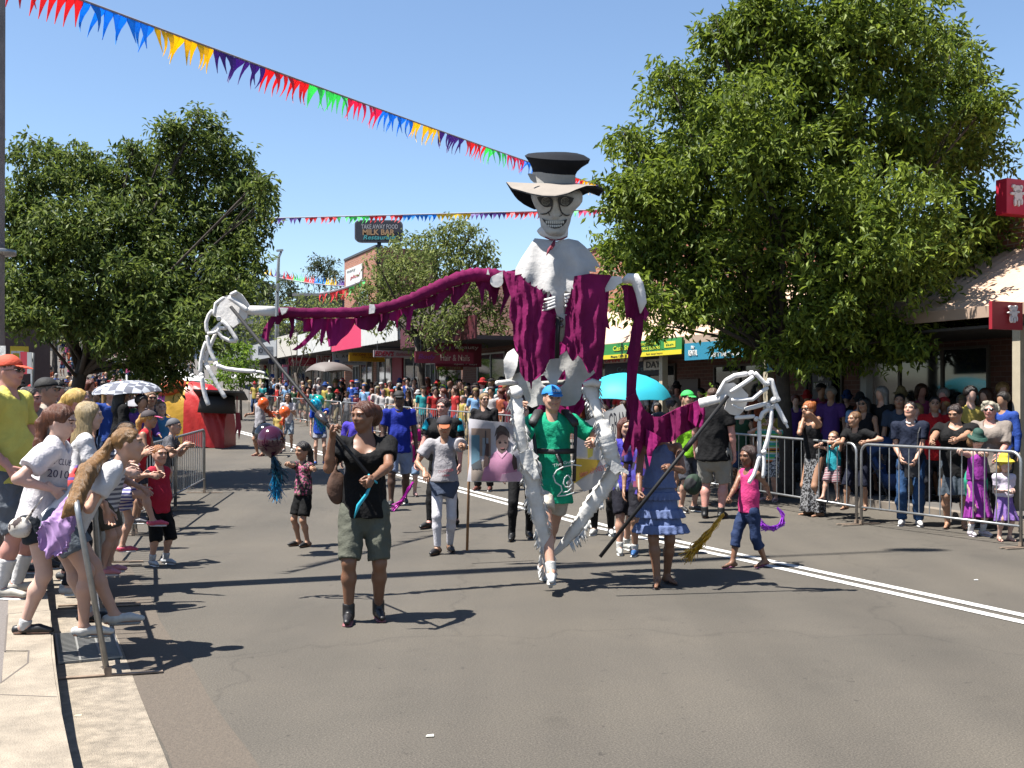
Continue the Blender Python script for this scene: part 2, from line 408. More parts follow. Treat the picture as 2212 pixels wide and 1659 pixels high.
def person(at, H, yaw, label, group=None, lod=1, skin_='light', top=None, bottom=None, hair=None, hat=None, shoes=None,
           lean=0, side=0, head=(0, 0), hands=None, feet=None, build=1.0, belly=0.0, bust=0.0, glasses=None, z0=None, kneel=None,
           twist=0, sock=None, curl=.35, crouch=0.0, smile=False, elbow=None, proto=False, pel=None):
    NP[0] += 1; seed = NP[0]
    hB, hH, hN = [(.0115, .0065, .0048), (.015, .0095, .007), (.024, .016, .012), (.034, .022, .02)][lod]
    if isinstance(at, Vector): base = at.copy()
    elif len(at) == 3: base = Vector(at)
    else: base = G(at[0], at[1], z0 or 0.0)
    if z0 is not None and len(at) == 3: base.z = z0
    y = R(yaw)
    fw = Vector((math.sin(y), -math.cos(y), 0)); rt = Vector((-math.cos(y), -math.sin(y), 0))
    root = empty('person', base, y + math.pi, label=label, cat='person', group=group)
    def L(p):
        q = Vector(p) - base; return np.array([q.dot(rt), q.dot(fw), q.z])
    g = H / 1.75; gb = g * build; hh = .128 + .056 * H; kid = H < 1.4
    hipz = (.50 if not kid else .47) * H
    nz = H - 1.2 * hh
    crouchz = crouch * H
    pel = np.array([0, 0, hipz - crouchz]) if pel is None else np.array(pel, float)
    ln, sd_ = R(lean), R(side)
    sp = nrm([math.sin(sd_), math.sin(ln), math.cos(ln) * math.cos(sd_)])
    slen = nz - hipz
    tw = R(twist); sx = nrm(np.array([math.cos(tw), math.sin(tw), 0]) - sp * (sp @ np.array([math.cos(tw), math.sin(tw), 0])))
    sf = np.cross(sp, sx)           # chest forward
    waist = pel + sp * slen * .36; chest = pel + sp * slen * .72; neck = pel + sp * slen
    sw = .104 * H * (build ** .5) * (.95 if kid else 1)
    sh = {k: neck - sp * .035 * H + sx * sg * sw for k, sg in (('R', 1), ('L', -1))}
    hp = {k: pel + np.array([1, 0, 0]) * sg * .052 * H * build ** .5 for k, sg in (('R', 1), ('L', -1))}
    # head frame
    hy_, hp_ = R(head[0]), R(head[1])       # turn to the person's right positive, pitch up positive
    hyv = np.array([math.sin(hy_) * math.cos(hp_), math.cos(hy_) * math.cos(hp_), math.sin(hp_)])
    hx = nrm([math.cos(hy_), -math.sin(hy_), 0]); hz = np.cross(hx, hyv)
    nd = nrm(sp * .6 + np.array([0, 0, 1]) * .6 + hz * .2)
    hc = neck + nd * (.66 * hh) + hyv * .06 * hh
    A = np.array([hx, hyv, hz])
    def hd(x, y_, z): return hc + (hx * x + hyv * y_ + hz * z) * hh
    # arms
    lu, lf = .172 * H, .150 * H; el = {}; wr = {}; hdir = {}; pn = {}
    hands = dict(hands or {})
    for k, sg in (('R', 1), ('L', -1)):
        t = hands.get(k); c_ = curl; pnv = None
        if isinstance(t, dict): c_ = t.get('curl', curl); pnv = t.get('palm'); t = t['to']
        if t is None: tgt = np.array([sg * (sw + .045 * H), .03 * H, pel[2] - .06 * H]) + np.array([0, sp[1] * slen * .5, 0])
        elif isinstance(t, Vector): tgt = L(t)
        else: tgt = np.array(t, float) * H
        dd = nrm(tgt - sh[k]); wt = tgt - dd * .045 * H
        pole = (elbow or {}).get(k, (sg * .35, -1, -.35))
        el[k], wr[k] = ik(sh[k], wt, lu, lf, pole)
        hdir[k] = nrm(wr[k] - el[k]) * .6 + nrm(tgt - wr[k] + 1e-6) * .4; hdir[k] = nrm(hdir[k])
        n_ = np.array(pnv, float) if pnv is not None else np.array([-sg, .15, -.35 if hdir[k][2] > -.6 else 0])
        n_ = n_ - hdir[k] * (n_ @ hdir[k]); pn[k] = (nrm(n_), c_)
    # legs
    ank = .045 * H; ll = (hipz - ank) * 1.02; lt, lc = ll * .52, ll * .5; kn = {}; an = {}; fd = {}
    feet = feet or {}
    for k, sg in (('R', 1), ('L', -1)):
        t = feet.get(k); dyaw = sg * 9; pit = 0; pole = (sg * .12, 1, 0.1)
        if t is None: ft = np.array([sg * .062 * H, 0, 0])
        elif isinstance(t, Vector): ft = L(t)
        else:
            ft = np.array(t[:3], float) * H
            if len(t) > 3: dyaw = t[3]
            if len(t) > 4: pit = t[4]
            if len(t) > 5: pole = t[5]
        a_ = ft + np.array([0, 0, ank]); kn[k], an[k] = ik(hp[k], a_, lt, lc, pole)
        dr, pr = R(dyaw), R(pit); fd[k] = np.array([math.sin(dr) * math.cos(pr), math.cos(dr) * math.cos(pr), math.sin(pr)])
    arm = (.041 * gb, .035 * gb, .024 * g * build ** .5); th = .083 * gb; knr = .052 * g * build ** .6; cf = .052 * g * build ** .8; ar = .034 * g
    cw, ww, pw = .128 * gb, .118 * gb, .146 * gb           # half widths chest, waist, pelvis
    if kid: cw, ww, pw = .125 * gb, .125 * gb, .128 * gb; th = .07 * gb
    dep = .68
    def torso(s, o, lowc=None, k=.05):
        fwd = tuple(sf)
        s.cone(waist, chest, ww * 1.0 + o, cw + o, k, (fwd, dep))
        s.cone(pel - np.array([0, 0, .01]), waist, pw + o, ww + o, k, ((0, 1, 0), .74))
        s.cone(sh['L'] - sx * -.01 - sp * .02 * g, sh['R'] - sx * .01 - sp * .02 * g, .047 * gb + o, .047 * gb + o, k)
        s.cone(chest + sp * .06 * g, neck - sp * .03 * g, cw * .8 + o, .06 * gb + o, k, (fwd, .7))
        if belly: s.ell(waist + sf * (.03 + belly * .5) * g - sp * .02, (ww * .9 + o, (.09 + belly) * g + o, .13 * g + o), k=.06)
        if bust:
            for sg in (1, -1): s.ell(chest + sx * sg * .07 * gb + sf * (.07 + bust * .5) * gb - sp * .015, ((.065 + bust) * gb + o,) * 3, k=.05)
    # ---- body
    B = SDF(); torso(B, 0)
    for k in 'RL':
        B.cone(sh[k], el[k], arm[0], arm[1], .03); m_ = el[k] * .7 + wr[k] * .3
        B.cone(el[k], m_, arm[1] * .95, arm[1] * .98, .02); B.cone(m_, wr[k], arm[1] * .98, arm[2], .02)
        B.cone(hp[k], kn[k], th, knr, .04); m_ = kn[k] * .68 + an[k] * .32 - np.array([0, .008, 0])
        B.cone(kn[k], m_, knr * .92, cf, .03); B.cone(m_, an[k], cf, ar, .03)
        toe = an[k] + fd[k] * .105 * H - np.array([0, 0, ank - .016 * H]); heel = an[k] - fd[k] * .03 * H - np.array([0, 0, ank - .02 * H])
        if fd[k][2] > -.3: toe[2] = max(toe[2], .014 * H + (an[k][2] - ank if an[k][2] > ank * 1.4 else 0))
        B.cone(an[k], heel, ar, .026 * g, .02); B.cone(heel, toe, .028 * g, .02 * g, .02, ((0, 0, 1), .8)); B.cone(an[k] - np.array([0, 0, .01]), an[k] * .4 + toe * .6, ar * .85, .02 * g, .02)
    nr = (.052 if not kid else .05) * g * build ** .5
    B.cone(neck - sp * .03 * g, hd(0, -.08, -.15), nr * 1.08, nr * .95, .03)
    if lod >= 2:
        B.ell(hd(0, -.04, .1), np.array([.34, .41, .38]) * hh, A); B.ell(hd(0, .1, -.14), np.array([.25, .27, .33]) * hh, A)
        for k in 'RL': B.cone(wr[k], wr[k] + hdir[k] * .075 * H, .026 * g, .02 * g, .015, (tuple(pn[k][0]), .5))
    V, Q = B.build(hB); parts = [(V, Q)]; fmat = [np.zeros(len(Q), int)]
    def facemats(V, Q):
        c = (V[Q].mean(1) - hc) / hh; x, y_, z = c @ hx, c @ hyv, c @ hz; ax_ = np.abs(np.abs(x) - .145); m_ = np.zeros(len(Q), int)
        fr = y_ > .18
        m_[fr & (ax_ < .07) & (np.abs(z - .03) < .028)] = 2; m_[fr & (ax_ < .042) & (np.abs(z - .03) < .032)] = 1
        m_[fr & (ax_ < .1) & (np.abs(z - .125 + ax_ * .2) < .02)] = 1
        m_[fr & (np.abs(x) < .12) & (np.abs(z + .205 - x * x * (1.2 if smile else 0)) < .028)] = 3
        if smile: m_[fr & (np.abs(x) < .085) & (np.abs(z + .2 - x * x * 1.2) < .012)] = 2
        return m_
    if lod < 2:
        Hd = SDF(); Hd.ell(hd(0, -.05, .12), np.array([.33, .41, .355]) * hh, A, k=.02)
        Hd.ell(hd(0, .10, -.10), np.array([.265, .285, .35]) * hh, A, k=.03)
        Hd.cone(hd(0, .12, -.24), hd(0, .2, -.40), .19 * hh, .10 * hh, .03)
        for sg in (1, -1):
            Hd.cone(hd(sg * .23, -.02, -.15), hd(sg * .1, .2, -.37), .07 * hh, .08 * hh, .03)
            Hd.ell(hd(sg * .155, .27, -.09), np.array([.1, .09, .09]) * hh, A, k=.02)
            Hd.ell(hd(sg * .14, .405, .035), np.array([.085, .06, .05]) * hh, A, k=.015, op=-1)
            Hd.ell(hd(sg * .14, .325, .03), np.array([.06, .055, .045]) * hh, A, k=.005)
            Hd.cone(hd(sg * .22, .33, .12), hd(sg * .08, .37, .12), .03 * hh, .035 * hh, .015)
            Hd.ell(hd(sg * .335, -.04, -.03), np.array([.035, .075, .11]) * hh, A, k=.01)
        Hd.cone(hd(0, .355, .06), hd(0, .43, -.085), .03 * hh, .052 * hh, .012); Hd.cone(hd(-.045, .385, -.1), hd(.045, .385, -.1), .03 * hh, .03 * hh, .01)
        Hd.ell(hd(0, .36, -.19), np.array([.1, .055, .028]) * hh, A, k=.01); Hd.ell(hd(0, .35, -.24), np.array([.08, .05, .028]) * hh, A, k=.01)
        Hd.cone(neck, hd(0, -.08, -.15), nr, nr * .95, .03)
        V, Q = Hd.build(hH); parts.append((V, Q)); fmat.append(facemats(V, Q))
        for k, sg in (('R', 1), ('L', -1)):
            n_, cu = pn[k]; d = hdir[k]; s_ = .098 * H; t_ = np.cross(n_, d) * (-sg); w_ = wr[k]
            Hn = SDF(); Hn.cone(w_ - d * .03 * H, w_ + d * .03, arm[2], arm[2] * .95, .01)
            Hn.cone(w_ + d * .08 * s_, w_ + d * .42 * s_, .19 * s_, .23 * s_, .01, (tuple(n_), .42))
            for i, (off, ln_) in enumerate(((.17, .42), (.06, .47), (-.055, .44), (-.165, .34))):
                b_ = w_ + d * (.50 - abs(off - .05) * .25) * s_ + t_ * off * s_; th_ = cu * (1.15 + .12 * i); d1 = d * math.cos(th_) + n_ * math.sin(th_) + t_ * off * .35
                d2 = d * math.cos(th_ * 1.9) + n_ * math.sin(th_ * 1.9); e_ = b_ + nrm(d1) * ln_ * .52 * s_; f_ = e_ + nrm(d2) * ln_ * .5 * s_
                Hn.cone(b_ - d * .08 * s_, e_, .056 * s_, .052 * s_, .004); Hn.cone(e_, f_, .052 * s_, .042 * s_, .004)
            b_ = w_ + d * .12 * s_ + t_ * .17 * s_; e_ = b_ + nrm(t_ * (.8 - .5 * cu) + d * .75 + n_ * (.2 + .5 * cu)) * .27 * s_
            f_ = e_ + nrm(t_ * (.3 - .4 * cu) + d * .9 + n_ * .7 * cu) * .22 * s_
            Hn.cone(b_, e_, .075 * s_, .06 * s_, .01); Hn.cone(e_, f_, .058 * s_, .045 * s_, .004)
            V, Q = Hn.build(hN); parts.append((V, Q)); fmat.append(np.zeros(len(Q), int))
    V, Q = join(parts); me = np_mesh('body', V, Q, mi=np.concatenate(fmat))
    hcol = hair[1] if hair else '#2a1a12'
    link('body', me, [skin(skin_), hairm(hcol) if hair else mat('brow', '#201510', .6), mat('eye_white', (.22, .18, .16), .4), mat('lips_' + skin_, tuple(a * b for a, b in zip(SK[skin_], (.85, .5, .5))), .4)], root, world=False)
    dark = mat('eye_dark', (.01, .008, .006), .3)
    def part(name, s, m, amp=0.0, h=None, fr=(14, 14, 5), parent=None, lab=None):
        V, Q = s.build(h or hB)
        if amp: V = fold(V, Q, amp * min(1.2, g), fr, seed, .45 if name in ('shirt', 'shorts', 'trousers', 'dress_top') else 0)
        o = link(name, np_mesh(name, V, Q), m, root, world=False)
        if lab: o['label'] = lab
        return o
    SHO = {}
    # ---- top
    if top and top[0] != 'none':
        kind, m_ = top[0], top[1]; hem = top[2] if len(top) > 2 else .02; o = top[3] if len(top) > 3 else .012
        m_ = cloth(m_) if isinstance(m_, str) else m_
        s = SDF()
        hemp = pel - np.array([0, 0, 1]) * (hem - .0) * H + sp * 0
        s.cone(waist, chest, ww + o + .004, cw + o, .05, (tuple(sf), dep + .02))
        s.cone(waist, hemp, ww + o + .006, pw + o + .014, .05, ((0, 1, 0), .84), cap=1)
        if belly: s.ell(waist + sf * (.03 + belly * .5) * g - sp * .02, (ww * .9 + o, (.09 + belly) * g + o, .13 * g + o), k=.06)
        if bust:
            for sg in (1, -1): s.ell(chest + sx * sg * .07 * gb + sf * (.07 + bust * .5) * gb - sp * .015, ((.065 + bust) * gb + o * .8,) * 3, k=.06)
        if kind in ('tee', 'long', 'polo', 'wide', 'rolled'):
            s.cone(sh['L'] - sp * .015 * g, sh['R'] - sp * .015 * g, .046 * gb + o * .8, .046 * gb + o * .8, .04)
            s.cone(chest + sp * .06 * g, neck - sp * .035 * g, cw * .8 + o, .06 * gb + o, .05, (tuple(sf), .72))
            fr_ = {'tee': .62, 'polo': .66, 'wide': .6, 'rolled': .9, 'long': 1}[kind]
            for k in 'RL':
                e_ = sh[k] + (el[k] - sh[k]) * fr_; ex = .018 if kind == 'wide' else .006
                s.cone(sh[k], e_, arm[0] + o, arm[0] * .95 + o + ex, .03, cap=0 if kind == 'long' else 1)
                if kind == 'long': s.cone(el[k], wr[k], arm[1] + o, arm[2] + o * .9, .02, cap=1)
            nl = top[4] if len(top) > 4 else 0.0
            s.cone(neck + sf * (.055 + nl * .3) * g - sp * (.01 + nl) * g, neck + sf * .05 * g + sp * .2 * g, (.052 + nl * .6) * gb, .11 * g, .012, op=-1)
        elif kind in ('tank', 'cami', 'bodice'):
            s.cone(chest - sp * .02, chest + sp * (.07 if kind == 'tank' else .03) * g, cw + o, cw * .93 + o, .04, (tuple(sf), dep), cap=1)
            if kind == 'tank':
                s.cone(chest + sp * .06 * g, neck - sp * .035 * g, cw * .72 + o, .055 * gb + o, .03, (tuple(sf), .75))
                s.cone(sh['L'] * .8 + sh['R'] * .2, sh['R'] * .8 + sh['L'] * .2, .056 * gb + o, .056 * gb + o, .03)
                s.cone(neck + sf * .075 * g - sp * .03 * g, neck + sf * .05 * g + sp * .2 * g, .06 * gb, .12 * g, .012, op=-1)
            else:
                for sg in (1, -1):
                    q = [chest + sp * .02 * g + sx * sg * .07 * gb + sf * (cw * dep + .006), neck - sp * .035 * g + sx * sg * .066 * gb + sf * .025 * g, neck - sp * .028 * g + sx * sg * .066 * gb - sf * .03 * g, chest + sx * sg * .07 * gb - sf * (cw * dep + .0)]
                    for i in range(3): s.cone(q[i], q[i + 1], .008, .008, .005)
                if lod < 2: s.cut(pel + sp * slen * 3, sp)
        part('shirt' if kind not in ('bodice',) else 'dress_top', s, m_, .013 if lod < 2 else .006, fr=(15, 15, 8))
        if kind == 'polo' and lod < 2:
            s = SDF(); cmat = cloth(top[5]) if len(top) > 5 else m_
            for i in range(10):
                a0, a1 = i * .5236, (i + 1) * .5236
                q0 = neck + sx * math.sin(a0) * .062 * g + sf * (math.cos(a0) * .062 + .012) * g - sf * 0 + sp * (.02 - .03 * math.cos(a0)) * g
                q1 = neck + sx * math.sin(a1) * .062 * g + sf * (math.cos(a1) * .062 + .012) * g + sp * (.02 - .03 * math.cos(a1)) * g
                if i < 12: s.cone(q0 - sp * .022, q1 - sp * .022, .013, .013, .006)
            part('collar', s, cmat, 0)
    # ---- bottom
    if bottom:
        kind, m_ = bottom[0], bottom[1]; m_ = cloth(m_) if isinstance(m_, str) else m_; s = SDF(); o = .010
        wtop = waist * .55 + pel * .45
        if kind in ('shorts', 'long', 'capri', 'leggings', 'mini', 'cargo'):
            fr_ = {'shorts': .72, 'cargo': .95, 'mini': .38, 'long': 1, 'capri': 1, 'leggings': 1}[kind]
            if len(bottom) > 2: fr_ = bottom[2]
            o = .004 if kind == 'leggings' else o; ex = .02 if kind in ('shorts', 'cargo') else .006
            s.cone(pel - np.array([0, 0, .03 * H]), wtop, pw + o, pw * .93 + o - .003, .04, ((0, 1, 0), .76), cap=1)
            for k in 'RL':
                e_ = hp[k] + (kn[k] - hp[k]) * fr_; rr = th + (knr - th) * fr_
                s.cone(hp[k], e_, th + o + ex * .3, rr + o + ex, .02, cap=1 if kind in ('shorts', 'mini', 'cargo') else 0)
                if kind in ('long', 'leggings', 'capri'):
                    fe = {'long': .96, 'leggings': .95, 'capri': .42}[kind]; m2 = kn[k] * .68 + an[k] * .32; e2 = kn[k] + (an[k] - kn[k]) * fe
                    oo = o + (.012 if kind == 'long' else .004)
                    s.cone(kn[k], m2 if fe > .5 else e2, knr + oo, cf + oo, .02, cap=0 if fe > .5 else 1)
                    if fe > .5: s.cone(m2, e2, cf + oo, ar + oo + (.008 if kind == 'long' else 0), .02, cap=1)
            part('trousers' if kind in ('long', 'leggings', 'capri') else 'shorts', s, m_, .014 if kind != 'leggings' else .003, fr=(15, 15, 12))
        elif kind in ('skirt', 'dressskirt'):
            ln_ = bottom[2] if len(bottom) > 2 else .2; fl = bottom[3] if len(bottom) > 3 else .06
            wt = waist if kind == 'dressskirt' else wtop
            mid = (kn['R'] + kn['L']) / 2; bot = pel - np.array([0, 0, ln_ * H]); bot[:2] = pel[:2] * .5 + mid[:2] * .5
            s.cone(wt, pel, (ww if kind == 'dressskirt' else pw * .95) + .016, pw + .018, .03, ((0, 1, 0), .8))
            s.cone(pel, bot, pw + .018, pw + fl * H, .03, ((0, 1, 0), .82), cap=1)
            V, Q = s.build(hB); V = fold(V, Q, .004, seed=seed)
            zt = np.clip((pel[2] - V[:, 2]) / (ln_ * H), 0, 1); ag = np.arctan2(V[:, 1] - pel[1], V[:, 0] - pel[0]); rr = .022 * zt * (np.sin(ag * 9 + seed) + .5 * np.sin(ag * 17 + 1))
            V[:, 0] += rr * np.cos(ag); V[:, 1] += rr * np.sin(ag)
            link('skirt', np_mesh('skirt', V, Q), m_, root, world=False)
            if len(bottom) > 4:      # ruffle tiers
                for q in bottom[4]:
                    s = SDF(); z_ = pel + (bot - pel) * q; rr0 = pw + .018 + (fl * H) * max(0, q)
                    s.cone(z_ + np.array([0, 0, .05 * H]), z_, rr0 + .004, rr0 + .034, .01, ((0, 1, 0), .82), cap=3)
                    V, Q = s.build(hB); ag = np.arctan2(V[:, 1] - pel[1], V[:, 0] - pel[0]); zt = np.clip((z_[2] + .05 * H - V[:, 2]) / (.05 * H), 0, 1); rr = .012 * zt * np.sin(ag * 22)
                    V[:, 0] += rr * np.cos(ag); V[:, 1] += rr * np.sin(ag); link('ruffle', np_mesh('ruffle', V, Q), m_, root, world=False)
    # ---- shoes, socks
    if sock and lod < 2:
        sm = cloth(sock[0])
        for k in 'RL':
            s = SDF(); t_ = an[k] + (kn[k] - an[k]) * sock[1]; s.cone(an[k] - np.array([0, 0, .01]), t_, ar + .007, (ar + (cf - ar) * min(1, sock[1] * 1.5)) + .009, .01, cap=1)
            part('sock', s, sm, .002)
    if shoes and lod < 3:
        kind, c1 = shoes[0], shoes[1]; c2 = shoes[2] if len(shoes) > 2 else '#d8d8d4'
        for k in 'RL':
            s = SDF(); a_ = an[k]; f_ = fd[k]; f2 = nrm([f_[0], f_[1], 0]); upv = np.cross(np.cross(f_, [0, 0, 1]), f_) * -1; upv = nrm(np.cross(np.cross(f_, (0, 0, 1)), f_)); 
            if upv[2] < 0: upv = -upv
            heel = a_ - f_ * .032 * H - upv * (ank - .026 * H); toe = a_ + f_ * .112 * H - upv * (ank - .022 * H); sole0 = a_ - f_ * .036 * H - upv * (ank - .006); sole1 = a_ + f_ * .118 * H - upv * (ank - .006)
            lat = np.cross(f_, upv)
            if kind in ('sneaker', 'boot', 'flat'):
                s.cone(heel, a_ * .45 + toe * .55 - upv * .004, .036 * g, .034 * g, .012, (tuple(lat), .95)); s.cone(a_ * .45 + toe * .55, toe, .036 * g, .026 * g, .012, (tuple(upv), .85))
                if kind == 'sneaker': s.cone(a_ + upv * .0 * g, a_ - upv * .03 * g, ar + .008, ar + .012, .012, cap=2)
                if kind == 'boot': s.cone(a_ + upv * .075 * g, a_ - upv * .03 * g, ar + .014, ar + .014, .012, cap=2)
                s.cut(sole0 - upv * .006, -upv)
                o_ = part('shoe', s, mat('shoe_' + c1, c1, .5, noise=.15, nscale=30), h=min(hB, .012))
                s = SDF(); s.cone(sole0 + f_ * .03 * H, sole1 - f_ * .03 * H, .04 * g, .042 * g, .005, (tuple(upv), .30 if kind != 'flat' else .15))
                V, Q = s.build(min(hB, .009)); so_ = link('sole', np_mesh('sole', V, Q), mat('sole_' + c2, c2, .6), root, world=False); so_.parent = o_
            else:
                s.cone(sole0 + f_ * .02 * H, sole1 - f_ * .03 * H, .032 * g, .042 * g, .005, (tuple(upv), .22))
                for sg in (1, -1): s.cone(a_ + f_ * .075 * H - upv * (ank - .03 * H), a_ + f_ * .03 * H + lat * sg * .036 * g - upv * (ank - .012 * H), .007, .007, .004)
                part('sandal', s, mat('shoe_' + c1, c1, .6), h=min(hB, .009))
    # ---- hair
    if hair:
        kind, hc_ = hair[0], hair[1]; hm = hairm(hc_); s = SDF(); t_ = .0 if kind in ('short', 'crop') else .03
        if lod >= 2: t_ += .05
        if kind == 'crop': s.ell(hd(0, -.06, .14), np.array([.345, .42, .355]) * hh, A)
        else: s.ell(hd(0, -.07, .14), np.array([.365 + t_, .445 + t_ * .5, .39 + t_ * .8]) * hh, A)
        if kind in ('long', 'bob', 'wild'):
            lb = {'long': -.95, 'bob': -.35, 'wild': -1.1}[kind]
            s.cone(hd(0, -.22, .05), hd(0, -.42, lb), .42 * hh, (.38 if kind != 'wild' else .46) * hh, .03, (tuple(hyv), .7))
            for sg in (1, -1): s.cone(hd(sg * .31, -.06, .1), hd(sg * .34, -.1, lb * .82), .13 * hh, .15 * hh, .03, (tuple(hyv), 1.2))
        if kind in ('curly', 'afro'):
            for i in range(26):
                a_ = rng.uniform(0, 6.28); z_ = rng.uniform(-.25, .5) if kind == 'afro' else rng.uniform(-.1, .5); q_ = math.sqrt(max(0, 1 - ((z_ - .1) / .5) ** 2)) * .42
                if math.sin(a_) > .1 and z_ < .3: continue
                s.ell(hd(q_ * math.cos(a_), -.06 + q_ * math.sin(a_), z_), (.13 * hh,) * 3, k=.015)
        if kind in ('pony', 'ponylong', 'bun', 'puff', 'side'):
            s.ell(hd(0, -.46, .16), (.1 * hh,) * 3, k=.03)
            if kind == 'bun': s.ell(hd(0, -.45, .35), (.17 * hh,) * 3, k=.02)
            elif kind == 'puff': s.ell(hd(0, -.58, .05), (.30 * hh, .27 * hh, .36 * hh), A, k=.03); s.ell(hd(.1, -.62, -.2), (.2 * hh,) * 3, k=.03)
            else:
                le = -1.0 if kind == 'pony' else -1.9; sx_ = .7 if kind == 'side' else 0
                dn = nrm(sp * .7 + np.array([0, 0, 1]) * .3) ; b_ = hd(0, -.5, .12)
                q1 = b_ - hyv * .12 * hh - np.array([0, 0, .3]) * hh; q2 = q1 + np.array([sx_ * .3, -.05, .9 * le / 1.9 - .2]) * hh * (1.0); q3 = q2 + np.array([sx_ * .3, 0, .55 * le]) * hh
                s.cone(b_, q1, .12 * hh, .17 * hh, .03); s.cone(q1, q2, .17 * hh, .19 * hh, .03); s.cone(q2, q3, .19 * hh, .05 * hh, .03)
        if kind == 'bald': s = SDF(); s.cone(hd(-.33, -.1, 0), hd(.33, -.1, 0), .1 * hh, .1 * hh); s.ell(hd(0, -.2, -.05), np.array([.35, .3, .2]) * hh, A)
        s.ell(hd(0, .50 + (.04 if lod > 1 else 0), -.12), np.array([.345, .42, .44]) * hh * (.92 if lod > 1 else 1), A, k=.015, op=-1)
        if kind in ('crop', 'short', 'pony', 'ponylong', 'bun', 'puff', 'side', 'bald'):
            s.ell(hd(0, .15, -.42), np.array([.5, .38, .4]) * hh, A, k=.02, op=-1)
        part('hair', s, hm, .005 if kind not in ('crop', 'curly') else .004, h=hH * 1.1, fr=(70, 70, 7))
    # ---- hats
    if hat:
        kind, c1 = hat[0], hat[1]; hm = mat('hat_' + str(c1), c1, .8, noise=.1, bump=.2, bscale=60); s = SDF()
        e = .04 if hair and hair[0] not in ('crop', 'bald') else .02
        if kind in ('cap', 'capback'):
            fy = 1 if kind == 'cap' else -1
            s.ell(hd(0, -.06, .15), np.array([.385 + e, .45 + e, .42]) * hh, A)
            s.cut(hd(0, 0, .17), -(hz - hyv * .12)); part('cap', s, hm, .002, h=hH)
            s = SDF(); q = hd(0, .38 if fy > 0 else -.5, .16); s.ell(q + hyv * fy * .06 * hh, np.array([.30, .36, .035]) * hh, np.array([hx, nrm(hyv + hz * -.25), nrm(hz + hyv * .25)]))
            s.ell(hd(0, -.06, .15), np.array([.36 + e, .42 + e, .42]) * hh, A, op=-1, k=.005); part('visor', s, mat('hat_' + str(hat[2]), hat[2], .8) if len(hat) > 2 else hm, 0, h=hH)
        elif kind in ('bucket', 'wide'):
            br = .62 if kind == 'bucket' else .85
            s.cone(hd(0, -.05, .16), hd(0, -.05, .40), (.42 + e) * hh, .33 * hh, .02, (tuple(hyv), 1.1)); part('hat_crown', s, hm, .004, h=hH)
            s = SDF(); s.cone(hd(0, -.03, .26), hd(0, -.03, .10), (.42 + e) * hh, br * hh, .01, (tuple(hyv), 1.1), cap=3)
            s.cone(hd(0, -.03, .20), hd(0, -.03, .04), (.38 + e) * hh, (br - .05) * hh, .008, (tuple(hyv), 1.1), cap=3, op=-1)
            s.p[-1] = s.p[-1][:8] + (-1,); part('hat_brim', s, hm, .006, h=hH)
        elif kind == 'bandana':
            s.ell(hd(0, -.06, .15), np.array([.38, .45, .40]) * hh, A); s.cut(hd(0, 0, .12), -(hz - hyv * .2)); s.ell(hd(0, -.5, .02), (.09 * hh,) * 3); part('bandana', s, hm, .003, h=hH)
    if glasses:
        s = SDF()
        for sg in (1, -1):
            s.ell(hd(sg * .15, .385, .03), np.array([.115, .03, .075]) * hh, A, k=.01); s.cone(hd(sg * .25, .36, .05), hd(sg * .36, -.02, .03), .016 * hh, .016 * hh, .005)
        s.cone(hd(-.1, .4, .05), hd(.1, .4, .05), .016 * hh, .016 * hh, .005); part('sunglasses', s, mat('glasses_' + glasses, glasses, .15), 0, h=hH * .8)
    root['_hand_R'] = 0; del root['_hand_R']
    toW = lambda p: base + rt * float(p[0]) + fw * float(p[1]) + UP * float(p[2])
    info = dict(root=root, wr={k: toW(wr[k]) for k in 'RL'}, hand={k: toW(wr[k] + hdir[k] * .045 * H) for k in 'RL'}, neck=toW(neck), chest=toW(chest), pel=toW(pel), hc=toW(hc),
                W=toW, sf=Vector(rt * float(sf[0]) + fw * float(sf[1]) + UP * float(sf[2])), sx=Vector(rt * float(sx[0]) + fw * float(sx[1])), sp=Vector(rt * float(sp[0]) + fw * float(sp[1]) + UP * float(sp[2])), sh={k: toW(sh[k]) for k in 'RL'}, hh=hh, hd=lambda x, y_, z: toW(hd(x, y_, z)), kn={k: toW(kn[k]) for k in 'RL'}, an={k: toW(an[k]) for k in 'RL'}, cw=cw, H=H, g=g, fw=fw, rt=rt, waist=toW(waist))
    return info
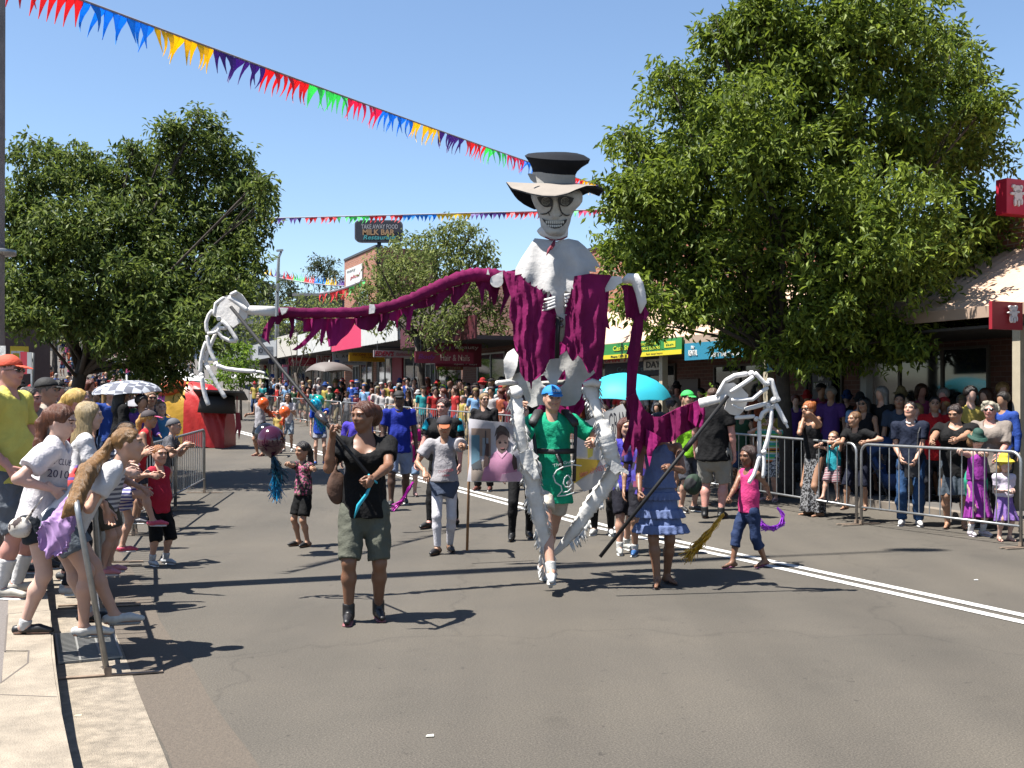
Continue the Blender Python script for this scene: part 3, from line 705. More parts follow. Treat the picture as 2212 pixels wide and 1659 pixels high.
# ---------------- ground, road, kerb ----------------
def asphalt_mat():
    m = bpy.data.materials.new('asphalt'); m.use_nodes = True; nt = m.node_tree; b = nt.nodes['Principled BSDF']; Lk = nt.links.new
    b.inputs['Roughness'].default_value = .82; b.inputs['Specular IOR Level'].default_value = .35
    tc = nt.nodes.new('ShaderNodeTexCoord')
    def noise(s, d=6, r=.6, st=(1, 1, 1)):
        mp = nt.nodes.new('ShaderNodeMapping'); mp.inputs['Scale'].default_value = st; mp.inputs['Rotation'].default_value = (0, 0, R(-24))
        Lk(tc.outputs['Object'], mp.inputs[0])
        n = nt.nodes.new('ShaderNodeTexNoise'); n.inputs['Scale'].default_value = s; n.inputs['Detail'].default_value = d; n.inputs['Roughness'].default_value = r
        Lk(mp.outputs[0], n.inputs['Vector']); return n.outputs['Fac']
    def ramp(f, stops):
        r = nt.nodes.new('ShaderNodeValToRGB'); Lk(f, r.inputs[0])
        for i, (p, c) in enumerate(stops):
            e = r.color_ramp.elements[i] if i < 2 else r.color_ramp.elements.new(p)
            e.position = p; e.color = (c if isinstance(c, tuple) else (c, c, c)) + (1,)
        return r.outputs[0]
    def mul(a, c, f=1.0):
        x = nt.nodes.new('ShaderNodeMix'); x.data_type = 'RGBA'; x.blend_type = 'MULTIPLY'; x.inputs[0].default_value = f
        Lk(a, x.inputs[6]); Lk(c, x.inputs[7]); return x.outputs[2]
    base = ramp(noise(.45, 7, .6), [(.30, (.047, .042, .034)), (.50, (.058, .051, .041)), (.74, (.069, .060, .047))])
    grit = ramp(noise(95, 3, .8), [(.32, .40), (.5, .98), (.64, 1.5), (.74, 2.3)])
    lanes = ramp(noise(.8, 3, .5, (1.6, .07, 1)), [(.35, .90), (.62, 1.07)])
    spots = ramp(noise(9, 2, .9), [(.27, .62), (.33, 1.0)])
    vor = nt.nodes.new('ShaderNodeTexVoronoi'); vor.inputs['Scale'].default_value = 46; Lk(tc.outputs['Object'], vor.inputs['Vector'])
    chips = ramp(vor.outputs['Distance'], [(.10, 1.7), (.2, 1.0)])
    crk = nt.nodes.new('ShaderNodeTexVoronoi'); crk.feature = 'DISTANCE_TO_EDGE'; crk.inputs['Scale'].default_value = .22
    wv = nt.nodes.new('ShaderNodeVectorMath'); wv.operation = 'ADD'; wn_ = nt.nodes.new('ShaderNodeTexNoise'); wn_.inputs['Scale'].default_value = 1.3; wn_.inputs['Detail'].default_value = 5
    Lk(tc.outputs['Object'], wn_.inputs['Vector']); Lk(tc.outputs['Object'], wv.inputs[0]); Lk(wn_.outputs['Color'], wv.inputs[1]); Lk(wv.outputs[0], crk.inputs['Vector'])
    cracks = ramp(crk.outputs['Distance'], [(.0, .45), (.0025, .6), (.0045, 1.0)])
    blot = ramp(noise(1.7, 5, .7), [(.28, .82), (.42, 1.0), (.66, 1.0), (.74, 1.12)])
    c = mul(mul(mul(mul(mul(mul(base, grit, .8), lanes), spots), chips, .45), cracks, .38), blot)
    Lk(c, b.inputs['Base Color'])
    bp = nt.nodes.new('ShaderNodeBump'); bp.inputs['Strength'].default_value = .5; bp.inputs['Distance'].default_value = .006
    Lk(noise(110, 3, .7), bp.inputs['Height']); Lk(bp.outputs[0], b.inputs['Normal'])
    return m
ASPH = asphalt_mat()
CONC = mat('kerb_concrete', (.35, .295, .225), .85, noise=.34, nscale=5, bump=.5, bscale=130)
GUT = mat('gutter_concrete', (.35, .295, .225), .85, noise=.42, nscale=11, bump=.7, bscale=150)
PAVE = mat('pavement_aggregate', (.20, .175, .16), .9, noise=.35, nscale=60, bump=.5, bscale=120)
WHITE = mat('road_paint', (.80, .78, .74), .7, noise=.5, nscale=30)
YS = [-6, -3, 0, 2, 4, 5, 6, 7, 8, 9, 10, 11, 12, 13, 14, 16, 18, 20, 23, 26, 30, 35, 40, 45, 50, 54, 55, 56, 60, 70, 80, 100, 120, 150, 200, 400]
def strip(name, o0, o1, z, m, y0=-6, y1=400, parent=None, thick=0.0, uneven=0.0, **k):
    ys = [y0] + [y for y in YS if y0 < y < y1] + [y1]
    if uneven:
        ys2 = []
        for a, b in zip(ys, ys[1:]):
            n = max(1, int((b - a) / .35)) if a < 40 else 1; ys2 += [a + (b - a) * i / n for i in range(n)]
        ys = ys2 + [y1]
    def pt(o, y, zz):
        s_ = uneven * math.sin(y * 2.1 + o) * math.sin(y * .83 + 1) if uneven else 0
        return (o + s_ - .455 * y, y, gz(y) + zz)
    vs = []; n = len(ys); fs = []
    for y in ys: vs += [pt(o0, y, z), pt(o1, y, z)]
    fs = [(2 * i, 2 * i + 1, 2 * i + 3, 2 * i + 2) for i in range(n - 1)]
    if thick:
        b = len(vs)
        for y in ys: vs += [pt(o0, y, z - thick), pt(o1, y, z - thick)]
        fs += [(b + 2 * i, 2 * i, 2 * i + 2, b + 2 * i + 2) for i in range(n - 1)] + [(2 * i + 1, b + 2 * i + 1, b + 2 * i + 3, 2 * i + 3) for i in range(n - 1)]
    me = bpy.data.meshes.new(name); me.from_pydata(vs, [], fs); me.update()
    return link(name, me, m, parent, **k)
vs = []; xs = [-300, 300]
for y in YS: vs += [(-300, y, gz(y) - .02), (300, y, gz(y) - .02)]
vs = [(-300, -60, -.02), (300, -60, -.02)] + vs
me = bpy.data.meshes.new('ground'); me.from_pydata(vs, [], [(2 * i, 2 * i + 1, 2 * i + 3, 2 * i + 2) for i in range(len(YS))]); me.update()
link('ground', me, mat('ground_dirt', (.16, .145, .11), .95, noise=.3, nscale=.4), kind='structure')
strip('road', .10, 12.75, 0, ASPH, kind='structure')
strip('gutter', .16, .63, .006, GUT, kind='structure', uneven=.008)
strip('road_patch', .63, 1.02, .004, mat('patch_asphalt', (.118, .094, .070), .9, noise=.35, nscale=70, bump=.4, bscale=120), y1=60, uneven=.03, kind='structure')
strip('kerb', -.14, .16, .155, CONC, thick=.2, kind='structure', uneven=.006)
strip('kerb_far_side', 12.6, 12.8, .14, mat('kerb_far', (.24, .2, .16), .9, noise=.3, nscale=3), thick=.2, kind='structure')  # concrete colour darkened to put shade on the far kerb
strip('pavement', -9, -.14, .15, PAVE, kind='structure')
strip('pavement_far_side', 12.8, 17, .135, mat('pavement_paving', (.12, .11, .10), .9, noise=.25, nscale=3), kind='structure')  # paving colour darkened to deepen the shade under the awning
strip('centre_line', 7.38, 7.50, .006, WHITE, y1=70, uneven=.004, kind='structure')
strip('centre_line', 7.62, 7.74, .006, WHITE, y1=70, uneven=.004, kind='structure')
# pavement corner slab and joints near the camera
mb = MB()
def gp(u, v, z): return P(u, v, (CAMZ - z) * F / (v - HV))
slab = [gp(109, 1319, .159), gp(111, 1412, .159), gp(120, 1478, .159), gp(150, 1620, .159), gp(175, 1730, .159), gp(-200, 1730, .159), gp(-60, 1545, .159), gp(0, 1476, .159), gp(35, 1440, .159), gp(60, 1432, .159), gp(62, 1405, .159), gp(12, 1405, .159), gp(16, 1330, .159), gp(28, 1318, .159)]
mb.add(slab, [tuple(range(len(slab)))]); mb.obj('pavement_slab', CONC, kind='structure')
mb = MB()
for a, b in (((0, 1476), (60, 1432)), ((10, 1407), (62, 1405)), ((62, 1405), (60, 1432)), ((16, 1328), (10, 1407)), ((16, 1326), (108, 1318)), ((0, 1500), (123, 1505))):
    A, B = gp(*a, .160), gp(*b, .160); d = (B - A).normalized(); n = d.cross(UP) * .005; mb.add([A - n, B - n, B + n, A + n], [(0, 1, 2, 3)])
mb.obj('pavement_joint', mat('joint', (.12, .10, .085), .9), kind='structure')
# drain grate in the gutter
root = empty('drain_grate', (-2.86, 7.2, .012), 0, label='galvanised steel drain grate set in the left gutter under the leaning barrier', cat='drain')
mb = MB(); dd = Vector((-.414, .910, 0)); nn = Vector((.910, .414, 0)); c0 = Vector((.40 - .455 * 7.15, 7.15, .014))
for i in range(-11, 12): mb.obox(c0 + dd * i * .04, nn * .19, dd * .006, UP * .008)
for i in (-1, -.33, .33, 1): mb.obox(c0 + nn * i * .185, dd * .46, nn * .006, UP * .010)
mb.obj('grate_bars', mat('galv_dull', (.42, .42, .40), .5, metal=.6), root)
mb = MB(); mb.obox(c0 - UP * .008, nn * .19, dd * .46, UP * .003); mb.obj('pit', mat('pit_shade', (.012, .011, .01), 1), root)  # thin black plate stands in for the shade down the drain
# litter
for i, (u, v, c, l) in enumerate(((928, 1592, (.7, .7, .62), 'small scrap of white paper lying alone on the open asphalt in front'), (168, 1548, (.55, .45, .3), 'pale dry leaf lying in the gutter close to the camera'), (2108, 1254, (.6, .6, .58), 'white paper scrap on the asphalt in front of the right hand barrier'))):
    p = G(u, v); mb = MB(); mb.hexa([p + Vector(q) * .62 for q in ((-.03, -.02, .008), (.035, -.014, .008), (.03, .025, .014), (-.025, .02, .008), (-.03, -.02, .011), (.035, -.014, .011), (.03, .025, .017), (-.025, .02, .011))])
    recenter(mb.obj('litter', mat('litter%d' % i, c, .8), label=l, cat='litter'))
# ---------------- barriers ----------------
GALV = mat('galvanised', (.46, .47, .47), .42, metal=.75, noise=.25, nscale=14)
RUST = mat('foot_steel', (.36, .27, .20), .6, metal=.3, noise=.4, nscale=20)
def barrier(a, b, label, lean=0.0, z=0.0, group='crowd barriers along the street', feet=True, nb=15, cheap=False):
    a = Vector((a[0], a[1], gz(a[1]) + z)); b = Vector((b[0], b[1], gz(b[1]) + z)); d = (b - a); L_ = d.length; d.normalize(); n = Vector((-d.y, d.x, 0)).normalized()
    if n.x > 0: n = -n
    up = (UP + n * math.tan(lean)).normalized()
    root = empty('crowd_barrier', (a + b) / 2, 0, label=label, cat='barrier', group=group)
    q = lambda s, h: a + d * s + up * h
    r = .12; k = 5 if not cheap else 2; pts = [q(.0, .03)]; pts.append(q(0, 1.08 - r))
    for i in range(1, k + 1): th = math.pi / 2 * i / k; pts.append(q(r - r * math.cos(th), 1.08 - r + r * math.sin(th)))
    for i in range(0, k + 1): th = math.pi / 2 * i / k; pts.append(q(L_ - r + r * math.sin(th), 1.08 - r + r * math.cos(th)))
    pts.append(q(L_, .03)); ns = 8 if not cheap else 5
    mb = MB(); mb.tube(pts, .019, ns); mb.tube([q(.0, .24), q(L_, .24)], .015, ns); mb.obj('frame', GALV, root, smooth=True)
    mb = MB()
    for i in range(1, nb): s = L_ * i / nb; mb.tube([q(s, .24), q(s, 1.08)], .008, 6 if not cheap else 4, cap=False)
    mb.obj('bars', GALV, root, smooth=True)
    if feet:
        for s in (.0, L_):
            c = a + d * s + UP * .014; mb = MB(); mb.obox(c, n * .31 + d * .03, d * .019, UP * .004); mb.obox(c + n * .0 + UP * .02, n * .02, d * .02, UP * .03); mb.obj('foot', RUST, root)
barrier((-2.42, 6.38), (-3.30, 8.52), 'galvanised barrier nearest the camera at left, leaning in under the spectators', R(9.5))
barrier((-3.34, 8.62), (-4.02, 10.62), 'galvanised barrier second from the camera on the left kerb', R(3))
barrier((-4.1, 10.9), (-4.66, 13.1), 'galvanised barrier behind the boy in the red top', R(1))
barrier((-4.70, 13.3), (-4.97, 15.7), 'galvanised barrier between the boy in red and the striped costume')
barrier((-4.99, 15.8), (-5.23, 18.1), 'galvanised barrier swung out into the road, its tall end post before the striped costume')
barrier((-9.6, 15.2), (-7.2, 16.4), 'galvanised barrier running across the left pavement behind the spectators', z=.15)
rb = [(6.82, 9.75), (5.76, 12.05), (4.62, 14.28), (3.44, 16.95), (2.35, 19.3), (1.3, 21.6), (.25, 23.9), (-.8, 26.2), (-1.85, 28.5), (-2.9, 30.8), (-3.95, 33.1), (-5.0, 35.4), (-6.05, 37.7), (-7.1, 40.0), (-8.15, 42.3), (-9.2, 44.6), (-10.4, 47.2), (-11.6, 49.8)]
bl = ['galvanised barrier cut off by the right edge of the picture', 'galvanised barrier in front of the girl in the purple dress', 'galvanised barrier with the boy in black climbing its end', 'galvanised barrier behind the dangling foam hand', 'galvanised barrier behind the man in the black t-shirt', 'galvanised barrier behind the girl in the blue ruffled dress',
      'galvanised barrier behind the giant puppet', 'galvanised barrier directly behind the portrait banner', 'galvanised barrier behind the girl in the grey t-shirt', 'galvanised barrier behind the woman in black and turquoise', 'galvanised barrier behind the man in the black cap', 'galvanised barrier behind the head of the woman in black']
for i in range(len(rb) - 1):
    far = i >= 6; ex = ['behind the small child between the orange balloons', 'behind the orange balloon held in front', 'behind the raised orange balloon', 'left of the raised orange balloon', 'farthest of all beside the white market umbrella'][max(0, i - 12)]
    barrier(rb[i], (rb[i + 1][0] + .04, rb[i + 1][1] - .08), bl[i] if i < len(bl) else 'distant galvanised barrier ' + ex, cheap=far, nb=15 if i < 12 else 12, group='crowd barriers along the street' if i < len(bl) else 'far run of crowd barriers')
# ---------------- poles and street lamp ----------------
t_pole = empty('power_pole', (-4.41, 9.05, .15), 0, label='tall grey power pole cut off by the left edge of the picture', cat='pole')
mb = MB(); mb.tube([(-4.50, 9.05, .15), (-4.45, 9.05, 9), (-4.42, 9.05, 16.2)], [.165, .14, .11], 16); mb.obj('shaft', mat('pole_grey', (.30, .29, .32), .8, noise=.3, nscale=6, bump=.3, bscale=40), t_pole, smooth=True)
mb = MB(); mb.tube([(-4.36, 9.05, 15.9), (-3.6, 9.25, 16.2), (-2.9, 9.45, 16.3)], .035, 8); mb.obj('lamp_arm', GALV, t_pole, smooth=True)
mb = MB(); mb.ball((-2.6, 9.55, 16.28), .3, 10, sc_=(1.2, .5, .35)); mb.obj('lamp_head', GALV, t_pole, smooth=True)
mb = MB(); mb.tube([(-4.4, 8.88, 1.95), (-4.4, 8.88, 2.5)], .0, 4)
mb = MB(); mb.obox(P(2, 778, 8.9), (.045, -.01, 0), (0, .003, 0), (0, 0, .12)); mb.obox(P(4, 806, 8.9), (.04, -.01, 0), (0, .003, 0), (0, 0, .07)); mb.obj('notice', mat('paper', (.72, .72, .70), .8, noise=.5, nscale=40), t_pole)
mb = MB(); mb.tube([(-4.385, 9.05, 2.9), (-4.385, 9.05, 2.94)], .158, 16); mb.obj('band', GALV, t_pole, smooth=True)
lp = P(598, 700, 60); t = empty('street_lamp', lp, 0, label='slim curved street lamp rising above the distant trees', cat='street lamp')
mb = MB(); mb.tube([P(598, 860, 60), P(598, 690, 60), P(600, 600, 60), P(602, 556, 60), P(608, 543, 60)], [.14, .12, .1, .08, .06], 8); mb.obj('shaft', GALV, t, smooth=True)
mb = MB(); mb.obox(P(604.5, 541, 60), (.18, 0, .02), (0, .1, 0), (0, 0, .05)); mb.obj('lamp_head', GALV, t)
t = empty('street_sign', G(70, 870, .15), 0, label='red and white bus stop sign on a pole at the left pavement', cat='sign')
b0 = P(68, 865, 21); mb = MB(); mb.tube([P(70, 900, 21), P(70, 762, 21)], .035, 8); mb.obj('post', GALV, t, smooth=True)
mb = MB(); mb.obox(P(52, 784, 21), (.07, 0, 0), (0, .01, 0), (0, 0, .22)); mb.obj('red_plate', mat('sign_red', (.55, .03, .06), .5), t)
mb = MB(); mb.obox(P(64, 784, 20.9), (.045, 0, 0), (0, .01, 0), (0, 0, .21)); mb.obj('white_plate', mat('sign_pale', (.55, .58, .6), .5), t)
# ---------------- buildings ----------------
BR1 = brick_mat('brick_red', (.40, .15, .085), (.30, .10, .06), (.42, .33, .27)); BR2 = brick_mat('brick_shaded', (.16, .06, .042), (.11, .042, .03), (.17, .12, .10))  # second brick is a dimmed copy of the red, awning shade in its colours
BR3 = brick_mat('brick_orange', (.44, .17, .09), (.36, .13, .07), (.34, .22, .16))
CREAM = mat('paint_cream', (.50, .43, .31), .7, noise=.12); DK = mat('dark_interior', (.012, .011, .012), .6); GLS = mat('shop_glass', (.025, .03, .034), .06, spec=.8)  # door fill and shop glass coloured near-black for the shade indoors
DGREY = mat('paint_darkgrey', (.06, .062, .068), .6); FRM = mat('alu_frame', (.42, .42, .40), .4, metal=.4); MAROON = mat('paint_maroon', (.09, .008, .018), .6, noise=.2); PINKW = mat('paint_redpink', (.30, .01, .04), .6)
WPAN = mat('panel_white', (.62, .62, .60), .6, noise=.12, nscale=3); TANR = mat('roof_tan', (.62, .42, .29), .75, noise=.10, nscale=2); GREYR = mat('roof_grey', (.2, .2, .21), .7)
def corr(name, t0, t1, d0, z0, d1, z1, m, parent, pitch=.19, amp=.018, th=.03, step=None):   # corrugated sheet from (d0,z0) up to (d1,z1)
    n = int((t1 - t0) / (pitch / 4)); V = []; fs = []
    for i in range(n + 1):
        t_ = t0 + (t1 - t0) * i / n; w_ = amp * math.cos(2 * math.pi * i / 4)
        zo = (gz(S(t_, d0).y)) if step is None else step
        for (d, z) in ((d0, z0), (d1, z1)): V += [S(t_, d, z + w_ + zo), S(t_, d, z + w_ - th + zo)]
    for i in range(n):
        a = 4 * i; b = a + 4; fs += [(a, b, b + 2, a + 2), (a + 1, a + 3, b + 3, b + 1), (a, a + 1, b + 1, b), (a + 2, b + 2, b + 3, a + 3)]
    me = bpy.data.meshes.new(name); me.from_pydata([tuple(v) for v in V], [], fs); me.update(); return link(name, me, m, parent)
def window(parent, t0, t1, d, z0, z1, name='window', mull=1, m=None, fm=None, dep=.05):
    mb = MB(); w_ = .05
    mb.sbox(t0, t1, d - dep, d, z0, z0 + w_); mb.sbox(t0, t1, d - dep, d, z1 - w_, z1); mb.sbox(t0, t0 + w_, d - dep, d, z0 + w_, z1 - w_); mb.sbox(t1 - w_, t1, d - dep, d, z0 + w_, z1 - w_)
    for i in range(1, mull): tt = t0 + (t1 - t0) * i / mull; mb.sbox(tt - .025, tt + .025, d - dep, d, z0 + w_, z1 - w_)
    f = mb.obj(name, fm or FRM, parent)
    mb = MB(); mb.sbox(t0 + w_, t1 - w_, d - .02, d - .008, z0 + w_, z1 - w_); g = mb.obj('pane', m or GLS, None)
    me = g.data; g.parent = f; g.matrix_parent_inverse = f.matrix_basis.inverted()
    me.transform(Matrix.Translation(-parent.location)); g.matrix_parent_inverse = Matrix.Identity(4)
    return f
def building(label, t0, t1, d, z1, m, name='shop_building', dep=12, z0=0.0):
    r_ = empty(name, S((t0 + t1) / 2, d, 0), 0, label=label, cat='building')
    mb = MB(); mb.sbox(t0, t1, d, d + dep, -.1, z1); mb.obj('wall', m, r_, uv=True); return r_
# right-hand brick building with the tan awning
WD = 14.56
B1 = building('shade-toned brick shop row under a tan iron awning on the right', 6, 28.5, WD, 4.15, BR2)
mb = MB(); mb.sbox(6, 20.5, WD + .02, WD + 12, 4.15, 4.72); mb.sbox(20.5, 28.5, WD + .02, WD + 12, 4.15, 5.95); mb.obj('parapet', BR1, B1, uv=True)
mb = MB(); mb.sbox(6, 20.5, WD - .03, WD + .3, 4.72, 4.78); mb.sbox(20.45, 28.5, WD - .03, WD + .3, 5.95, 6.02); mb.obj('capping', DGREY, B1)
corr('awning_roof', 6, 26.6, 12.32, 2.98, WD, 4.12, TANR, B1, step=0)
mb = MB(); mb.sbox(6, 26.6, 12.27, 12.33, 2.84, 3.0); mb.obj('fascia', mat('fascia_tan', (.42, .30, .22), .7), B1)
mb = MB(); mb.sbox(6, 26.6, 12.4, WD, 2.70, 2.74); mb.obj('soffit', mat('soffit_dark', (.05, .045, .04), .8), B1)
for i, u in enumerate((1433, 1660, 1872, 2203)):
    t_ = FT(u, 12.5); mb = MB(); mb.sbox(t_ - .065, t_ + .065, 12.43, 12.57, .1, 2.85); mb.obj('post', CREAM if i != 2 else mat('post_grey', (.30, .29, .26), .7), B1)
for (ta, tb, za, zb, ml) in ((7, 10.2, .5, 2.5, 2), (12.8, 15.8, .2, 2.6, 3), (16.3, 17.4, .15, 2.5, 1), (18.6, 20.6, .6, 2.5, 2), (22.2, 27.2, .7, 2.6, 4)): window(B1, ta, tb, WD - .003, za, zb, mull=ml, name='shop_window', fm=mat('frame_dark', (.09, .075, .06), .5))
mb = MB(); mb.sbox(21.2, 22.1, WD - .06, WD - .003, .15, 2.2); mb.obj('door', mat('door_brown', (.08, .045, .03), .5), B1)
# centre group of shops
gA = [('dark maroon shopfront with beauty salon boards behind the puppet', 28.5, 36.5, FZ(1130, 585, WD), BR2), ('shop under a white corrugated awning front behind the mid street tree', 36.5, 47, FZ(960, 620, WD), mat('render_dark', (.10, .07, .06), .8)),
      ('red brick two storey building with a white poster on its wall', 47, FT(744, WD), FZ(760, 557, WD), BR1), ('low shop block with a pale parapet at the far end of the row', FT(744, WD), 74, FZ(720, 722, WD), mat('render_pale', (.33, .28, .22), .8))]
shops = []
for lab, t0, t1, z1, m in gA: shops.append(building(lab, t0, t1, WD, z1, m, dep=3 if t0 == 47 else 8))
shops[0]; z_ = gA[0][3]; mb = MB(); mb.sbox(28.5, 36.5, WD - .05, WD + 3, z_, z_ + .1); mb.obj('capping', DGREY, shops[0])
mb = MB(); c = S(33, WD + 3, 6.3); mb.hexa([S(29, WD + 1, z_ + .02), S(29, WD + 7, z_ + .3), S(36.4, WD + 7, z_ + .7), S(36.4, WD + 1, z_ + .4), S(29, WD + 1, z_ + .14), S(29, WD + 7, z_ + .42), S(36.4, WD + 7, z_ + .82), S(36.4, WD + 1, z_ + .52)]); mb.obj('roof', GREYR, shops[0])
T7 = FT(744, WD); z_ = gA[2][3]; mb = MB(); mb.sbox(47, T7, WD - .04, WD + .3, z_, z_ + .1); mb.obj('capping', DGREY, shops[2])
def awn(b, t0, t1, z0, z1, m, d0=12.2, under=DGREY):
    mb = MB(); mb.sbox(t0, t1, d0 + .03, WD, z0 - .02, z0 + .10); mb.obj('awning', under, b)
    mb = MB(); mb.sbox(t0, t1, d0 - .03, d0 + .03, z0, z1); mb.obj('fascia', m, b)
awn(shops[0], 29.4, 36.4, 3.55, 4.25, MAROON); 
awn(shops[1], 36.6, 41.2, 3.9, 4.95, WPAN); corr('fascia_cladding', 36.6, 41.2, 12.13, 3.9, 12.12, 4.95, WPAN, shops[1], amp=.012, step=0)
awn(shops[1], 41.3, 45.9, 3.85, 4.8, mat('fascia_pink', (.62, .03, .11), .6)); awn(shops[2], 46.1, T7 - .05, 3.95, 4.95, WPAN); awn(shops[3], max(51.5, T7 + .05), 57.1, 4.0, 5.1, mat('fascia_cream', (.55, .52, .46), .6))
awn(shops[3], 57.3, 64, 4.1, 5.0, mat('fascia_grey', (.34, .35, .36), .6)); awn(shops[3], 64.1, 73.9, 4.2, 5.0, mat('fascia_grey2', (.10, .10, .11), .6))
mb = MB()
for b, t0, t1 in ((shops[0], 29, 36), (shops[1], 37, 46.5), (shops[2], 47.5, T7 - .2), (shops[3], T7 + .5, 73)):
    tt = t0; i = 0
    while tt < t1 - 1.5:
        L_ = (1.9, 1.1, 2.4, 1.3)[i % 4]; g0 = gz(S(tt, WD).y) + .12
        if i % 4 in (0, 2): window(b, tt, tt + L_, WD - .003, g0 + .35, g0 + 2.7, name='shop_window', mull=2, fm=[FRM, CREAM][i % 3 == 0])
        elif i % 4 == 1: window(b, tt, tt + L_, WD - .003, g0, g0 + 2.4, name='door', mull=2, m=DK)
        else:
            m_ = [CREAM, PINKW, mat('wall_taupe', (.33, .26, .2), .8), DGREY][(i // 4 + len(b.children)) % 4]; mb = MB(); mb.sbox(tt, tt + L_, WD - .08, WD - .002, g0, g0 + 3.0); mb.obj('pillar', m_, b)
        tt += L_ + .25; i += 1
for z0, z1 in ((5.6, 6.9),):
    for tt in (48.2,): window(shops[2], tt, tt + 1.5, WD - .003, z0, z1, mull=2)
for tt in (38, 41): window(shops[1], tt, tt + 1.4, WD - .003, 5.3, 6.1, mull=2)
# far buildings at the end of the street and on the left
def fbox(label, u0, u1, v0, v1, Y, dep, m, name='building', cat='building', wins=None):
    a = P(u0, v1, Y); b = P(u1, v0, Y); z0 = min(a.z, gz(Y)) - .3
    r_ = empty(name, ((a.x + b.x) / 2, Y, z0), 0, label=label, cat=cat)
    mb = MB(); mb.obox(((a.x + b.x) / 2, Y + dep / 2, (z0 + b.z) / 2), ((b.x - a.x) / 2, 0, 0), (0, dep / 2, 0), (0, 0, (b.z - z0) / 2)); mb.obj('wall', m, r_)
    mb = MB(); mb.obox(((a.x + b.x) / 2, Y + dep / 2, b.z + .12), ((b.x - a.x) / 2 + .3, 0, 0), (0, dep / 2 + .3, 0), (0, 0, .12)); mb.obj('roof', GREYR, r_)
    for (x0, x1, y0, y1) in (wins or []):
        p0 = P(x0, y1, Y - .03); p1 = P(x1, y0, Y - .03); mb = MB(); mb.obox((p0 + p1) / 2, ((p1.x - p0.x) / 2, 0, 0), (0, .03, 0), (0, 0, (p1.z - p0.z) / 2)); mb.obj('window', GLS, r_)
    return r_
fbox('dark modern building with a glass front high behind the far bunting', 640, 745, 640, 720, 95, 10, mat('far_dark', (.10, .10, .105), .7), wins=[(664, 690, 652, 676), (700, 722, 652, 676), (650, 735, 690, 705)])
fbox('low grey roofed building behind the dangling foam fingers', 470, 600, 700, 860, 88, 12, mat('far_grey', (.17, .17, .18), .7), wins=[(480, 510, 760, 800), (520, 560, 760, 800)])
fbox('blue grey office block seen through the left tree', 330, 520, 590, 800, 105, 14, mat('far_blue', (.16, .22, .32), .6), wins=[(340 + 30 * i, 360 + 30 * i, 620 + 45 * j, 645 + 45 * j) for i in range(6) for j in range(3)])
fbox('shaded brick shop block on the left side of the street', -420, 12, 640, 900, 31, 3, BR2 if False else mat('left_brown', (.11, .07, .055), .8, noise=.3), wins=[(-60, 4, 790, 860)])
fbox('pale house at the top of the distant street on the left', 80, 300, 690, 800, 125, 10, mat('far_pale', (.36, .32, .28), .8), wins=[(100 + 40 * i, 122 + 40 * i, 730, 750) for i in range(5)])
# ---------------- signs ----------------
def cmat(c): return mat('paint_' + '_'.join('%.2f' % x for x in srgb(c)), c, .5)
def sign(label, u0, u1, v0, v1, Y=None, d=None, board=(.6, .6, .6), texts=(), name='shop_sign', th=.05, hang=True, bands=()):
    """board facing down the street (Y given) or lying along the facade line (d given)"""
    board = cmat(board)
    if Y is not None:
        um = (u0 + u1) / 2; c = P(um, (v0 + v1) / 2, Y); xd = ND.copy(); z0 = CAMZ - (v1 - HV) / F * Y; z1 = CAMZ - (v0 - HV) / F * Y
        hw = (u1 - u0) / F * Y / 2 / (ND.x - ND.y * (um - 1106) / F)
    else:
        ta, tb = FT(u0, d), FT(u1, d); c = S((ta + tb) / 2, d, 0); xd = -SD; Yc = S((ta + tb) / 2, d).y; hw = abs(ta - tb) / 2
        z0 = CAMZ - (v1 - HV) / F * Yc; z1 = CAMZ - (v0 - HV) / F * Yc
    c = Vector((c.x, c.y, (z0 + z1) / 2)); n = xd.cross(UP).normalized(); r_ = empty(name, c, 0, label=label, cat='sign')
    mb = MB(); mb.obox(c, xd * hw, n * th / 2, UP * (z1 - z0) / 2); mb.obj('board', board, r_)
    for (x0, x1, y0, y1, bc) in bands:
        mb = MB(); cc = c + xd * hw * (x0 + x1) + UP * (z1 - z0) * (-(y0 + y1) / 2) + n * (th / 2 + .004); mb.obox(cc, xd * hw * (x1 - x0), n * .004, UP * (z1 - z0) * (y1 - y0) / 2); mb.obj('panel', cmat(bc), r_)
    for (s_, x, y, w_, h_, tc, *k) in texts:
        put_text(s_, c + xd * hw * 2 * x - UP * (z1 - z0) * y + n * (th / 2 + .012), xd, hw * 2 * w_, (z1 - z0) * h_, cmat(tc), r_, bold=k[0] if k else .0, shear=k[1] if len(k) > 1 else 0)
    if hang:
        mb = MB()
        for s_ in (-.8, .8): q = c + xd * hw * s_; mb.tube([q + UP * (z1 - z0) / 2, q + UP * ((z1 - z0) / 2 + .35)], .012, 5)
        mb.obj('hanger', DGREY, r_)
    return r_
W1 = (.75, .74, .70); K1 = (.03, .03, .035)
sign('maroon hanging sign reading Hair and Nails above the centre crowd', 897, 1023, 760, 785, Y=33.2, board=(.26, .012, .045), texts=[('Hair & Nails', .18, 0, .50, .55, (.62, .50, .42)), ('Body', -.30, 0, .3, .55, (.20, .03, .25), .0, .3)])
sign('wide maroon board reading Beauty behind the Hair and Nails sign', 940, 1040, 742, 792, Y=34.4, board=(.20, .01, .035), texts=[('Beauty', .18, -.32, .5, .2, W1), ('Salon', -.25, -.32, .3, .2, (.20, .03, .25), 0, .3), ('open 7 days', .15, .40, .5, .1, W1)])
sign('orange shop board under the Hair and Nails sign', 943, 1000, 788, 799, Y=35.6, board=(.42, .14, .035), texts=[('Princess', .05, 0, .7, .6, (.75, .6, .4), 0, .3)])
